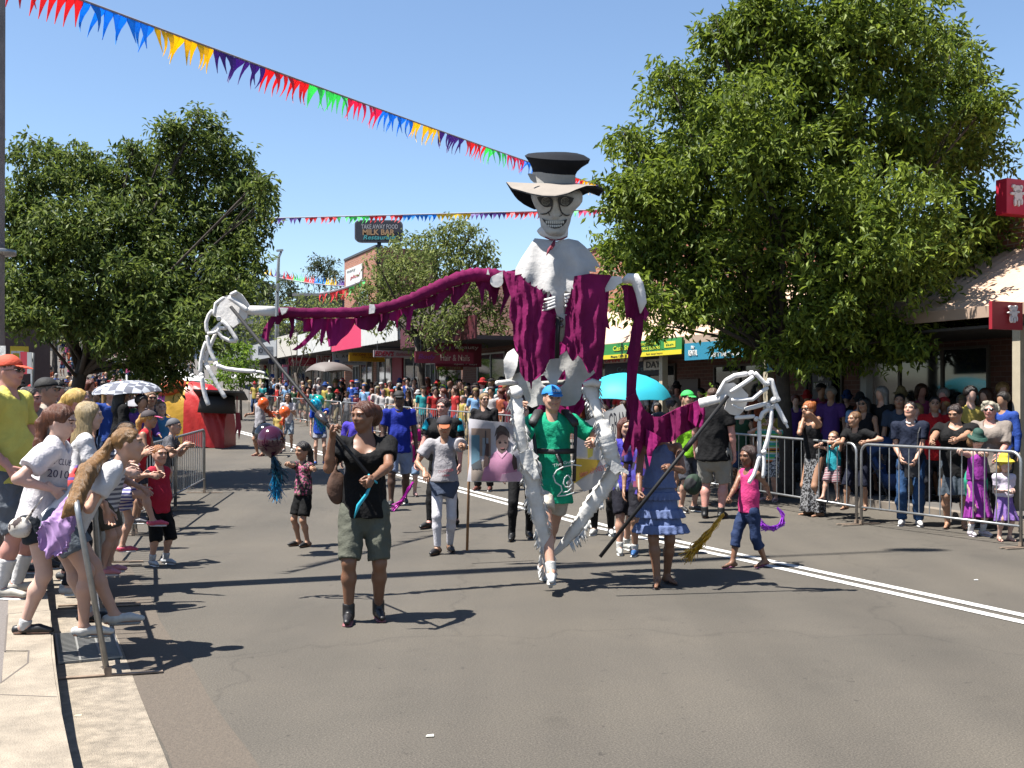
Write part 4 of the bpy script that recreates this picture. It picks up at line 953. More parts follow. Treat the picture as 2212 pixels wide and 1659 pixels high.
sign("white hanging sign with red lettering reading EDEN'S", 807, 890, 757, 772, Y=40, board=(.5, .42, .42), texts=[("EDEN'S", -.22, 0, .5, .72, (.50, .01, .04), .03, .25), ('fashions', .27, .02, .4, .5, (.55, .05, .12), 0, .4)])
sign('yellow hanging sign reading INCOME TAX', 754, 831, 762, 781, Y=45, board=(.72, .36, .01), texts=[('INCOME TAX', -.1, -.25, .6, .3, (.25, .02, .01)), ('RETURNS', .05, .05, .4, .2, (.12, .04, .01)), ('walk in - no appointment', .1, .32, .6, .15, (.3, .15, .02))])
sign('white hanging sign with small pictures left of the yellow sign', 719, 790, 762, 788, Y=48, board=(.48, .49, .50), texts=[('L . A M', -.2, -.2, .4, .25, K1), ('photo - passport - print', .1, .3, .6, .14, K1)], bands=[(-.45, -.3, .12, .38, (.05, .1, .3))])
sign('white hanging sign with large red letters INSTA', 684, 722, 765, 791, Y=52, board=(.55, .52, .52), texts=[('INSTA', 0, 0, .92, .72, (.33, .01, .03))])
sign('red hanging sign with white script left of the INSTA sign', 623, 683, 773, 790, Y=56, board=(.48, .015, .06), texts=[("Minas's", -.22, -.05, .42, .5, W1, 0, .35), ('BEAUTY', .22, -.05, .4, .4, (.7, .3, .35)), ('facials waxing tinting', 0, .36, .8, .14, W1)])
sign('blue shop sign half hidden behind the slanting puppet rod', 580, 616, 773, 786, Y=60, board=(.04, .05, .12), texts=[('CAFE', 0, 0, .6, .5, (.4, .45, .6))])
sign('white fascia sign with a dark ring mark at the far left of the shops', 557, 640, 749, 768, Y=58, board=(.62, .63, .62), texts=[('O', -.42, 0, .1, .6, K1, .02), ('realty', -.18, 0, .32, .45, (.3, .3, .32))])
sign('grey awning board with a round swirl mark reading entrada', 739, 813, 731, 751, Y=46, board=(.22, .23, .25), texts=[('@', -.36, 0, .13, .6, (.05, .12, .25), .02), ('entrada', -.1, 0, .36, .4, (.5, .5, .5)), ('travel and tours', .28, -.1, .3, .2, (.5, .5, .5))])
sign('pink poster column standing by the far shop doors', 610, 623, 788, 850, Y=55, board=(.60, .12, .2), hang=False, bands=[(-.3, .3, -.42, .42, (.65, .6, .62))])
sign('white wall poster reading money plus on the red brick wall', 748, 783, 576, 617, d=WD - .05, board=(.66, .66, .64), hang=False, texts=[('mony', -.15, -.3, .5, .16, (.2, .2, .2)), ('plus/', .1, .05, .6, .24, (.55, .02, .03), 0, .2)])
sign('green and yellow fascia sign reading Cash Stop on the right awning', 1306, 1475, 737, 771, d=12.22, board=(.03, .24, .05), hang=False, bands=[(-.5, .5, .22, .5, (.70, .58, .02)), (.30, .43, -.32, .06, (.62, .58, .03))],
     texts=[('Cash Stop', -.22, -.12, .28, .42, (.55, .62, .03), .02), ('PERSONAL', .10, -.28, .22, .16, (.6, .6, .03)), ('FINANCE LOANS', .10, -.0, .3, .2, (.6, .6, .03)), ('Phone 1300 33', -.28, .36, .22, .15, K1), ('cash', .365, -.13, .09, .12, (.1, .3, .05)), ('fast easy loans', .18, .36, .2, .12, (.3, .25, .02))])
sign('white window board reading OPEN 7 DAYS under the green sign', 1306, 1390, 771, 783, d=13.2, board=(.45, .36, .33), hang=False, texts=[('OPEN  7', -.18, 0, .6, .8, (.45, .02, .03), .03)])
sign('white board reading DAY beside the cream awning post', 1392, 1436, 776, 799, d=13.4, board=(.55, .52, .47), hang=False, texts=[('DAY', 0, 0, .7, .6, K1, .02)])
sign('dark blue window sign reading Credit Centre above the cyan parasol', 1308, 1425, 783, 812, d=14.3, board=(.02, .03, .07), hang=False, texts=[('Credit Centre', .1, .0, .7, .4, (.12, .22, .3))])
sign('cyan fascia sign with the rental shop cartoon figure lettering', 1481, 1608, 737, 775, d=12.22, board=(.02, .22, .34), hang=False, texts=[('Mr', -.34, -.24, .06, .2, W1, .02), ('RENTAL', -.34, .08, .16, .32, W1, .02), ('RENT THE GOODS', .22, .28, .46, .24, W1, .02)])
sign('cyan fascia sign coloured as if in shade reading 1300 GOODS', 1655, 1800, 738, 800, d=12.22, board=(.02, .17, .26), hang=False, texts=[('GOODS', .30, .26, .24, .2, (.5, .5, .5), .02), ('the', .32, -.05, .08, .12, (.5, .5, .5))])  # board and letters dimmed in colour for the shade on this sign
sign('dark window poster reading Mr Rental in the shaded shopfront', 1757, 1798, 795, 870, d=14.4, board=(.03, .03, .04), hang=False, texts=[('Mr', 0, -.2, .3, .12, (.5, .5, .46), .02), ('RENTAL', 0, .02, .8, .18, (.5, .5, .46), .02)])
sign('bright cyan sign standing above the awning seen through the big tree', 1800, 1874, 600, 668, d=13.3, board=(.02, .50, .70), hang=False, texts=[('for rent', -.2, -.32, .5, .18, W1, .02)])
def emblem(r_, c, xd, w_, h_):    # white four-legged crest on the red square
    n = xd.cross(UP).normalized(); mb = MB(); q = lambda x, y: c + xd * x * w_ + UP * y * h_ + n * .04
    for (x, y, rx, ry) in ((0, .26, .22, .16), (.02, .0, .20, .24), (-.2, .36, .10, .08), (.17, .36, .08, .09), (-.13, -.3, .06, .18), (.05, -.3, .06, .18), (.2, -.26, .05, .14), (-.25, .05, .12, .06), (.28, .1, .10, .06)):
        k = 12; vs_ = [q(x + rx * math.cos(2 * math.pi * i / k), y + ry * math.sin(2 * math.pi * i / k)) for i in range(k)]; mb.add(vs_ + [v - n * .03 for v in vs_], [tuple(range(k)), tuple(range(2 * k - 1, k - 1, -1))] + [(i, k + i, k + (i + 1) % k, (i + 1) % k) for i in range(k)])
    mb.obj('emblem', cmat((.72, .68, .66)), r_)
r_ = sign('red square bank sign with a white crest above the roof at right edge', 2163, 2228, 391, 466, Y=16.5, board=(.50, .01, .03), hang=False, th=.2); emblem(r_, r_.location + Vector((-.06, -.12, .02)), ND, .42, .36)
r_ = sign('red sign coloured as if in shade with a white crest hanging under the right awning', 2140, 2206, 652, 712, Y=13.6, board=(.34, .008, .02), hang=False); emblem(r_, r_.location + Vector((.06, -.03, .02)), ND, .26, .24)  # darker copy of the bank red, awning shade put into the board colour
sign('small orange notice on the shaded brick wall at right', 2078, 2106, 869, 891, d=WD - .03, board=(.45, .22, .02), hang=False)
sign('yellow shop sign with white letters at the far left', 22, 62, 748, 790, Y=30, board=(.62, .45, .02), hang=False, texts=[('ET', -.1, .05, .7, .6, W1, .02)])
# milk bar sign on its pole
r_ = empty('milk_bar_sign', P(817, 540, 47), 0, label='dark rounded roof sign reading TAKE AWAY FOOD MILK BAR Restaurant', cat='sign')
def rr(u0, u1, v0, v1, Y, r, y_off, th, m, name):
    pl = []
    for (cu_, cv, a0) in ((u1 - r, v0 + r * .6, -90), (u1 - r, v1 - r * .6, 0), (u0 + r, v1 - r * .6, 90), (u0 + r, v0 + r * .6, 180)):
        for i in range(6): a = R(a0 + 18 * i); pl.append((cu_ + r * math.cos(a), cv + r * .6 * math.sin(a) + 1.5 * (math.sin((cu_ - u0) / (u1 - u0) * 3.14)) * (1 if a0 in (0, 90) else -1)))
    mb = MB(); k = len(pl); vs_ = [P(a, b, Y) + Vector((0, y_off, 0)) for a, b in pl]; mb.add(vs_ + [v + Vector((0, th, 0)) for v in vs_], [tuple(range(k)), tuple(range(2 * k - 1, k - 1, -1))] + [(i, k + i, k + (i + 1) % k, (i + 1) % k) for i in range(k)]); return mb.obj(name, m, r_)
rr(766, 869, 476, 522, 47, 14, 0, .3, mat('sign_rim', (.10, .10, .12), .5), 'rim'); rr(768.5, 866.5, 478.5, 519, 47, 13, -.02, .03, cmat((.018, .02, .035)), 'face')
put_text('TAKE AWAY FOOD', P(820, 489.5, 46.93), (1, 0, 0), 1.62, .20, cmat((.36, .36, .38)), r_, bold=.02); put_text('MILK BAR', P(818, 501.5, 46.93), (1, 0, 0), 1.42, .25, cmat((.42, .25, .12)), r_, bold=.03)
put_text('Restaurant', P(820, 512.5, 46.93), (1, 0, 0), 1.45, .20, cmat((.05, .34, .36)), r_, bold=.02, shear=.25)
mb = MB(); mb.tube([P(819, 522, 47.2), P(819, 570, 47.2)], .09, 8); mb.obj('pole', DGREY, r_, smooth=True)
# ---------------- bunting ----------------
COLS = {'r': (1.25, .10, .12), 'b': (.04, .55, 1.3), 'y': (1.4, 1.0, .03), 'p': (.22, .08, .52), 'g': (.25, 1.2, .4), 'm': (1.3, .10, .32)}
FL = {k: mat('flag_' + k, c, .55, trans=.6) for k, c in COLS.items()}
def bunting(label, p0, p1, seq, nper, size, sag=.25, wind=0, up=False, cord=.012, s0=0.0):
    p0 = Vector(p0); p1 = Vector(p1); r_ = empty('bunting', p0, 0, label=label, cat='bunting', group='strings of plastic flags across the street')
    q = lambda s: p0.lerp(p1, s) - UP * sag * 4 * s * (1 - s)
    mb = MB(); mb.tube([q(i / 24) for i in range(25)], cord, 5); mb.obj('cord', mat('bunting_tape', (.35, .32, .36), .5), r_)
    n = len(seq) * nper; d = (p1 - p0).normalized(); ss = (p1 - p0).length / n
    meshes = {}
    for c in set(seq):
        for vv in range(4):
            w_ = ss * .52; l_ = size * (1, .92, 1.05, .85)[vv]; tx = (-.25, -.1, -.4, .05)[vv] * l_ * (1 if not up else .4); cy = (.10, -.12, .2, .02)[vv] * l_; z = 1 if not up else -1
            vs_ = []; rows = 5
            for i in range(rows + 1):
                f = (0, .14, .36, .6, .82, 1)[i]; hw = w_ * (1 if f < .15 else (1 - f) ** 1.25) + .002; cx = tx * f * f; vs_ += [(cx - hw, cy * math.sin(f * 3), -l_ * f * z), (cx + hw, cy * math.sin(f * 3), -l_ * f * z)]
            k = len(vs_); vs_ += [(x, y_ + .004, z_) for x, y_, z_ in vs_]
            fs_ = [(2 * i, 2 * i + 2, 2 * i + 3, 2 * i + 1) for i in range(rows)] + [(k + 2 * i, k + 2 * i + 1, k + 2 * i + 3, k + 2 * i + 2) for i in range(rows)]
            fs_ += [(2 * i, k + 2 * i, k + 2 * i + 2, 2 * i + 2) for i in range(rows)] + [(2 * i + 1, 2 * i + 3, k + 2 * i + 3, k + 2 * i + 1) for i in range(rows)] + [(0, 1, k + 1, k)]
            me = bpy.data.meshes.new('flag'); me.from_pydata(vs_, [], fs_); me.update(); me.materials.append(FL[c]); meshes[c, vv] = me
    ang = math.atan2(d.y, d.x); rest = []
    for i in range(n):
        if random.random() < .04: continue
        if i >= 100: rest.append((i, random.randrange(4), random.uniform(-.3, .3) + wind)); continue
        o = bpy.data.objects.new('flag', meshes[seq[i // nper], random.randrange(4)]); col.objects.link(o); o.parent = r_
        o.location = q((i + .5) / n) - p0 - UP * cord; o.rotation_euler = (random.uniform(-.35, .35) + wind, -math.asin(d.z) * .6, ang + random.uniform(-.15, .15))
    if rest:
        mb = MB(); ks = list(dict.fromkeys(seq))
        for i, vv, rx in rest:
            me = meshes[seq[i // nper], vv]; M = Matrix.Translation(q((i + .5) / n) - UP * cord) @ Matrix.Rotation(ang, 4, 'Z') @ Matrix.Rotation(rx, 4, 'X')
            mb.add([M @ v.co for v in me.vertices], [tuple(p.vertices) for p in me.polygons], ks.index(seq[i // nper]))
        mb.obj('flags', [FL[k_] for k_ in ks], r_, kind='stuff')
A_ = Vector((-2.76, 14.12, 5.80)); D_ = Vector((1.85, 4.8, .50))
bunting('nearest string of plastic flags slanting from top left towards the puppet hat', A_ - D_ * .973 + UP * .18, A_ + D_ * 2.827, 'rbyprgmbyprgmbypryp', 10, .30, sag=.05, wind=.1)
bunting('level string of small flags crossing the sky behind the puppet head', P(525, 473, 40), P(1330, 452, 36), 'yprgrbyprgm', 8, .26, sag=.0, cord=.02)
bunting('short string of tiny flags over the distant trees left of the brick building', P(565, 590, 62), P(775, 618, 58), 'yprgrbypr', 6, .5, sag=.2, cord=.03, up=True)
bunting('red and green flags hanging below the white line by the brick building', P(690, 634, 55), P(790, 604, 50), 'rrg', 7, .5, sag=.1, cord=.05)
# ---------------- trees ----------------
def leaf_mat(name, dark, light, tr=.45):
    m = bpy.data.materials.new(name); m.use_nodes = True; nt = m.node_tree; b = nt.nodes['Principled BSDF']
    g = nt.nodes.new('ShaderNodeNewGeometry'); r = nt.nodes.new('ShaderNodeValToRGB'); nt.links.new(g.outputs['Random Per Island'], r.inputs[0])
    r.color_ramp.elements[0].color = dark + (1,); r.color_ramp.elements[1].color = light + (1,)
    nt.links.new(r.outputs[0], b.inputs['Base Color']); b.inputs['Roughness'].default_value = .58; b.inputs['Specular IOR Level'].default_value = .28
    t = nt.nodes.new('ShaderNodeBsdfTranslucent'); nt.links.new(r.outputs[0], t.inputs['Color'])
    mx = nt.nodes.new('ShaderNodeMixShader'); mx.inputs[0].default_value = tr
    nt.links.new(b.outputs[0], mx.inputs[1]); nt.links.new(t.outputs[0], mx.inputs[2]); nt.links.new(mx.outputs[0], nt.nodes['Material Output'].inputs['Surface'])
    return m
BARK = mat('bark', (.075, .058, .044), .9, noise=.4, nscale=9, bump=.6, bscale=30)
def leaves(sprays, per, ls, rad, droop=.6, seed=1):
    """sprays (n,3): each gets `per` leaves on a hanging twig; each leaf is a folded blade"""
    r = np.random.default_rng(seed); n = len(sprays); N = n * per
    c = np.repeat(sprays, per, 0); dirs = r.normal(size=(n, 3)); dirs[:, 2] = -np.abs(dirs[:, 2]) * droop; dirs /= np.linalg.norm(dirs, axis=1)[:, None]
    s = np.tile(np.linspace(0, 1, per), n); dd = np.repeat(dirs, per, 0)
    pos = c + dd * (s * rad)[:, None] + r.normal(size=(N, 3)) * rad * .22
    ld = dd * .6 + r.normal(size=(N, 3)) * .75; ld[:, 2] -= .35 * droop; ld /= np.linalg.norm(ld, axis=1)[:, None]
    sd = np.cross(ld, r.normal(size=(N, 3)) * .6 + np.array([0, 0, 1])); sd /= np.maximum(1e-6, np.linalg.norm(sd, axis=1))[:, None]
    nn = np.cross(sd, ld); L_ = ls * r.uniform(.7, 1.25, N)[:, None]; W_ = L_ * .19
    a = pos; t = pos + ld * L_ - nn * L_ * .18; m1 = pos + ld * L_ * .45 + sd * W_ + nn * W_ * .3; m2 = pos + ld * L_ * .45 - sd * W_ + nn * W_ * .3
    V = np.stack([a, m1, t, m2], 1).reshape(-1, 3); i = np.arange(N) * 4
    Q = np.stack([i, i + 1, i + 2, i + 3], 1); return V, Q
def tree(label, base, blobs, Y, dens, ls, per, rad, m, trunk_r, name='street_tree', depth=1.0, seed=3, droop=.6, fork=None, inner=.35, group=None, limbs=True):
    r = np.random.default_rng(seed); base = Vector(base); root = empty(name, base, 0, label=label, cat='tree', group=group)
    pts = []; cs = []
    for (u, v, rp, *q) in blobs:
        rm = rp / F * Y; dy = q[0] if q else r.uniform(-1, 1) * depth; c = P(u, v, Y + dy); cs.append((c, rm))
        n = int(dens * rm * rm * 12.6); d = r.normal(size=(n, 3)); d /= np.linalg.norm(d, axis=1)[:, None]
        # lumpy shell
        k = 1 + .22 * np.sin(d[:, 0] * 7 + u) * np.sin(d[:, 2] * 6 + v) + .12 * np.sin(d[:, 1] * 13 + u)
        rr_ = rm * k * np.where(r.random(n) < inner, r.uniform(.2, .8, n), r.uniform(.8, 1.12, n))
        gap = np.sin(d[:, 0] * 5.1 + u * .7) + np.sin(d[:, 1] * 4.3 + v) + np.sin(d[:, 2] * 5.7 + u * .3); keep = gap > -.95
        p = np.array(c) + d * rr_[:, None] * np.array([1, 1, .85]); pts.append(p[keep])
    S_ = np.concatenate(pts); V, Q = leaves(S_, per, ls, rad, droop, seed)
    V = V - np.array(base); link('crown', np_mesh('crown', V, Q, smooth=False), m, root, world=False)
    mb = MB(); top = base + (fork if fork is not None else Vector((0, 0, 2.4)))
    mb.tube([base - UP * .1, base + UP * .25, base.lerp(top, .5) + Vector((.05, 0, 0)) * trunk_r, top], [trunk_r * 1.35, trunk_r * 1.05, trunk_r * .9, trunk_r * .78], 10)
    for i, (c, rm) in enumerate(cs):
        s0 = base.lerp(top, r.uniform(.75, 1)); mid = s0.lerp(c, .5) + Vector((r.uniform(-.3, .3), r.uniform(-.3, .3), r.uniform(.0, .4))) * rm; w_ = trunk_r * r.uniform(.16, .36) if limbs else trunk_r * .2
        end = c + Vector((r.uniform(-.5, .5), r.uniform(-.5, .5), .6)) * rm; mb.tube([s0, s0.lerp(mid, .6), mid, c, end], [w_ * 1.1, w_, w_ * .75, w_ * .45, w_ * .15], 6)
        for j in range(4):
            e2 = c + Vector((r.uniform(-1, 1), r.uniform(-1, 1), r.uniform(-.6, 1))).normalized() * rm * .95; b2 = mid.lerp(c, r.uniform(.3, 1)); mb.tube([b2, b2.lerp(e2, .5) + Vector((0, 0, .06)), e2], [w_ * .3, w_ * .2, w_ * .06], 5)
    mb.obj('trunk', BARK, root, smooth=True); return root
LM1 = leaf_mat('leaf_big_tree', (.034, .064, .009), (.195, .250, .030)); LM2 = leaf_mat('leaf_left_tree', (.026, .052, .013), (.145, .185, .036)); LM3 = leaf_mat('leaf_mid_tree', (.07, .10, .028), (.20, .23, .065)); LM4 = leaf_mat('leaf_gum', (.03, .042, .018), (.07, .085, .036)); LM5 = leaf_mat('leaf_fresh', (.06, .12, .012), (.16, .24, .03))
random.seed(11)
bl_ = [(1405, 330, 85), (1490, 215, 85), (1600, 120, 100), (1740, 60, 120), (1890, 75, 120), (2035, 170, 90), (2085, 320, 90), (2095, 455, 85), (1950, 290, 150), (1750, 260, 160), (1600, 320, 150), (1440, 450, 110), (1385, 560, 65), (1375, 635, 45), (1530, 560, 130), (1700, 480, 160), (1880, 500, 160), (2030, 560, 110),
       (1620, 670, 85), (1500, 650, 60), (1790, 670, 100), (1940, 650, 90), (1700, 750, 45), (1360, 410, 65), (2110, 600, 70), (1340, 520, 45), (2130, 230, 45), (1560, 60, 40), (1960, 20, 60), (1650, 10, 50), (2060, 80, 35), (2040, 650, 55), (1350, 290, 28), (1440, 150, 32), (1870, 740, 40)]
tree('big leafy street tree on the right with a sunlit spreading crown', (4.55, 17.6, .13), bl_ + [(1600, 735, 45), (1765, 750, 55), (1850, 725, 60), (1960, 725, 50), (1340, 400, 30), (1420, 700, 30)], 17.5, 34, .135, 18, .27, LM1, .13, depth=1.5, seed=5, fork=Vector((-.1, 0, 2.5)))
bl_ = [(85, 390, 65), (50, 520, 65), (190, 370, 75), (320, 395, 90), (400, 310, 58), (455, 275, 32), (480, 350, 62), (535, 410, 50), (450, 480, 105), (300, 500, 120), (160, 520, 110), (90, 640, 95), (250, 650, 120), (400, 620, 115), (510, 560, 55), (345, 742, 58), (215, 695, 50), (430, 705, 60), (375, 270, 30), (70, 680, 50), (530, 490, 60), (120, 330, 28), (290, 320, 30), (560, 390, 28), (30, 450, 45), (30, 620, 50), (350, 690, 90), (370, 800, 45), (310, 790, 40)]
tree('dark broad street tree on the left shading the far pavement', Vector((-8.6, 20.2, .28)), bl_ + [(45, 330, 22), (430, 245, 18), (575, 430, 22), (70, 305, 14), (500, 620, 50)], 20, 36, .135, 15, .28, LM2, .15, depth=1.5, seed=8, fork=Vector((.5, 0, 2.3)))
bl_ = [(960, 520, 48), (900, 540, 55), (850, 590, 50), (1000, 560, 50), (930, 620, 65), (860, 655, 55), (1010, 640, 50), (960, 700, 50), (1055, 700, 38), (820, 620, 36), (1040, 555, 30), (828, 680, 38), (900, 735, 25), (980, 480, 22), (1050, 520, 16), (780, 640, 22), (1075, 650, 25), (1020, 500, 16), (810, 560, 18)]
tree('lighter green street tree in the centre behind the puppet arm', P(918, 905, 34) - Vector((0, 0, .2)), bl_, 34, 12, .17, 12, .34, LM3, .13, depth=1.6, seed=12, fork=Vector((-.25, 0, 2.9)), inner=.25)
tree('sparse young tree with thin bare branches left of the shops', P(652, 880, 46), [(640, 690, 32), (668, 700, 30), (620, 720, 22), (660, 740, 22), (690, 730, 20), (605, 745, 12)], 46, 2.4, .22, 9, .3, LM3, .07, depth=.6, seed=15, fork=Vector((-.3, 0, 1.5)), inner=.2)
tree('bright fresh green young tree below the dangling foam hand', P(520, 905, 48), [(505, 760, 26), (490, 790, 26), (530, 780, 24), (515, 815, 26), (540, 805, 18), (478, 815, 18), (525, 745, 14)], 48, 8, .25, 10, .4, LM5, .06, depth=.6, seed=16, fork=Vector((0, 0, 1.3)), droop=.2)
for i, (lab, bb, Y, m, sd) in enumerate((('tall gum tree with an open crown on the skyline', [(700, 578, 26), (672, 580, 16), (722, 590, 14), (684, 562, 14), (712, 562, 14), (660, 604, 10), (690, 606, 14)], 120, LM4, 21), ('rounded distant tree left of the gum tree', [(620, 610, 26), (590, 630, 26), (650, 640, 26), (610, 650, 30), (560, 650, 28), (545, 625, 16)], 100, LM4, 22),
        ('distant dark tree against the red brick building', [(735, 600, 14), (728, 625, 18), (742, 640, 16), (720, 640, 14)], 90, LM4, 23), ('light green tree row in front of the far buildings', [(600, 680, 34), (640, 660, 30), (560, 690, 34), (680, 668, 30), (715, 660, 24), (540, 720, 30), (700, 690, 24), (660, 690, 26), (580, 700, 30)], 74, LM3, 24),
        ('far tree showing past the left crown above the crowd', [(60, 700, 30), (110, 705, 30), (20, 690, 40), (160, 715, 22), (240, 720, 22)], 80, LM2, 25))):
    tree(lab, P(sum(b[0] for b in bb) / len(bb), 780, Y) - Vector((0, 0, 1)), bb, Y, 2.6 if Y > 90 else 4, .42 if Y > 90 else .32, 7, .6, m, .2, name='distant_tree', depth=2, seed=sd, fork=Vector((0, 0, 3)), limbs=True)
tree('low green shrub growing under the right awning', P(1565, 950, 20), [(1560, 860, 16), (1545, 840, 14), (1575, 850, 12), (1555, 885, 12)], 20, 30, .13, 8, .2, LM5, .03, name='shrub', depth=.2, seed=31, fork=Vector((0, 0, .7)))
tree('leafy green pot plant by the beauty shop door', P(975, 880, 35.5), [(960, 800, 12), (975, 820, 14), (950, 835, 12), (968, 850, 12)], 35.5, 20, .16, 8, .25, LM5, .04, name='shrub', depth=.3, seed=33, fork=Vector((0, 0, .7)))
tree('low reddish shrub behind the right hand barrier', P(1583, 1150, 17.6), [(1583, 1020, 16), (1588, 1050, 16), (1578, 1075, 12), (1583, 1100, 14)], 17.6, 40, .07, 8, .12, leaf_mat('leaf_red', (.10, .03, .015), (.22, .09, .04)), .03, name='shrub', depth=.15, seed=32, fork=Vector((0, 0, .5)))
# ---------------- the giant skeleton puppet ----------------
PY = 9.62
PU = empty('giant_puppet', (P(1200, 1000, PY).x, PY, 0), 0, label='giant white skeleton puppet in top hat and torn maroon robe, towering over its carrier', cat='puppet')
FOAM = mat('foam_white', (.84, .82, .80), .85, noise=.10, nscale=4, bump=.25, bscale=20, spec=.2); FOAMD = mat('foam_soiled', (.50, .49, .45), .9, noise=.22, nscale=7, bump=.2, bscale=30)
RAG = mat('rag_white', (.92, .90, .86), .95, noise=.2, nscale=6, bump=.4, bscale=24, trans=.2)
MAR = mat('robe_maroon', (.29, .018, .125), .85, noise=.45, nscale=2.2, bump=.5, bscale=14, spec=.15, trans=.32)
MART = mat('robe_maroon_thin', (.55, .035, .26), .85, noise=.3, nscale=4, bump=.4, bscale=18, spec=.15, trans=.5)
BLK = mat('paint_black', (.010, .010, .012), .6); HATB = mat('hat_black', (.010, .012, .017), .85, spec=.15, noise=.3, nscale=5, bump=.3, bscale=12)
HATG = mat('hat_brim_top', (.27, .235, .20), .8, noise=.15, nscale=5); ROD = mat('rod_black', (.012, .012, .013), .65, spec=.25)
zA = lambda p: (1036.8 + .2083 * p[0], 302.4 + .2083 * p[1]); zB = lambda p: (1019.5 + .2603 * p[0], 518.4 + .2603 * p[1])
zC = lambda p: (518.4 + .2734 * p[0], 432 + .2734 * p[1]); zD = lambda p: (414.7 + .2396 * p[0], 553 + .2396 * p[1]); zE = lambda p: (1261.4 + .2396 * p[0], 553 + .2396 * p[1]); z3 = lambda p: (1036.8 + .3438 * p[0], 777.6 + .3438 * p[1])
# head: stacked elliptical rings, widest at the brow, long jaw
hr = [(470, 600, 920), (500, 560, 1000), (530, 535, 1045), (560, 527, 1062), (600, 532, 1066), (640, 545, 1062), (680, 562, 1035), (720, 585, 995), (760, 603, 965), (800, 615, 948), (850, 625, 938), (890, 630, 925), (930, 640, 905), (970, 660, 893), (1000, 690, 870), (1012, 730, 840)]
hv, hl, hrr = [np.array([h[i] for h in hr], float) for i in range(3)]
def head_at(x, y):               # zoom-A coordinates -> point on the front of the head
    l, r_ = np.interp(y, hv, hl), np.interp(y, hv, hrr); cx = (l + r_) / 2; a = (r_ - l) / 2
    u, v = zA((x, y)); k = max(-1, min(1, (x - cx) / a)); am = a * .2083 / F * PY
    nose = .035 * math.exp(-((x - 775) / 42) ** 2) * np.interp(y, [600, 640, 780, 800, 830], [0, .35, 1, .9, 0]); chin = .03 * math.exp(-((x - cx) / 120) ** 2 - ((y - 950) / 50) ** 2)
    cheek = .018 * (math.exp(-((abs(x - 780) - 180) / 60) ** 2 - ((y - 745) / 60) ** 2)); sock = -.022 * (math.exp(-((x - 685) / 62) ** 2 - ((y - 640) / 52) ** 2) + math.exp(-((x - 882) / 62) ** 2 - ((y - 640) / 52) ** 2))
    return P(u, v, PY - .0 - am * .95 * math.sqrt(max(0, 1 - k * k)) - nose - chin - cheek - sock)
n = 48; rows = 60; V = []; 
for j in range(rows + 1):
    y = 470 + (1012 - 470) * j / rows; l, r_ = np.interp(y, hv, hl), np.interp(y, hv, hrr); cx, a = (l + r_) / 2, (r_ - l) / 2
    for i in range(n):
        th = 2 * math.pi * i / n; x = cx + a * math.cos(th)
        if math.sin(th) < 0: V.append(head_at(x, y))
        else: u, v = zA((x, y)); V.append(P(u, v, PY + a * .2083 / F * PY * .95 * math.sin(th)))
Fc = [(j * n + i, j * n + (i + 1) % n, (j + 1) * n + (i + 1) % n, (j + 1) * n + i) for j in range(rows) for i in range(n)] + [tuple(range(n - 1, -1, -1)), tuple(rows * n + i for i in range(n))]
me = bpy.data.meshes.new('head'); me.from_pydata([tuple(v) for v in V], [], Fc); me.update(); me.polygons.foreach_set('use_smooth', [True] * len(me.polygons))
HEAD = link('head', me, mat('head_paint', (.58, .58, .55), .8, noise=.35, nscale=7, bump=.2, bscale=25), PU)
def on_head(poly, m, name, off=.004, th=.003, step=9, holes=()):
    return link(name, sheet(poly, lambda x, y: head_at(x, y) - Vector((0, off, 0)), th, step, holes, name), m, HEAD)
def ellp(cx, cy, rx, ry, k=24, rot=0): return [(cx + rx * math.cos(2 * math.pi * i / k) * math.cos(rot) - ry * math.sin(2 * math.pi * i / k) * math.sin(rot), cy + rx * math.cos(2 * math.pi * i / k) * math.sin(rot) + ry * math.sin(2 * math.pi * i / k) * math.cos(rot)) for i in range(k)]
def ribbon(pts, wd):
    out, bk = [], []
    for i, p in enumerate(pts):
        a, b = pts[max(0, i - 1)], pts[min(len(pts) - 1, i + 1)]; dx, dy = b[0] - a[0], b[1] - a[1]; L_ = math.hypot(dx, dy) or 1; w_ = wd * (1 if 0 < i < len(pts) - 1 else .4); out.append((p[0] - dy / L_ * w_, p[1] + dx / L_ * w_)); bk.append((p[0] + dy / L_ * w_, p[1] - dx / L_ * w_))
    return out + bk[::-1]
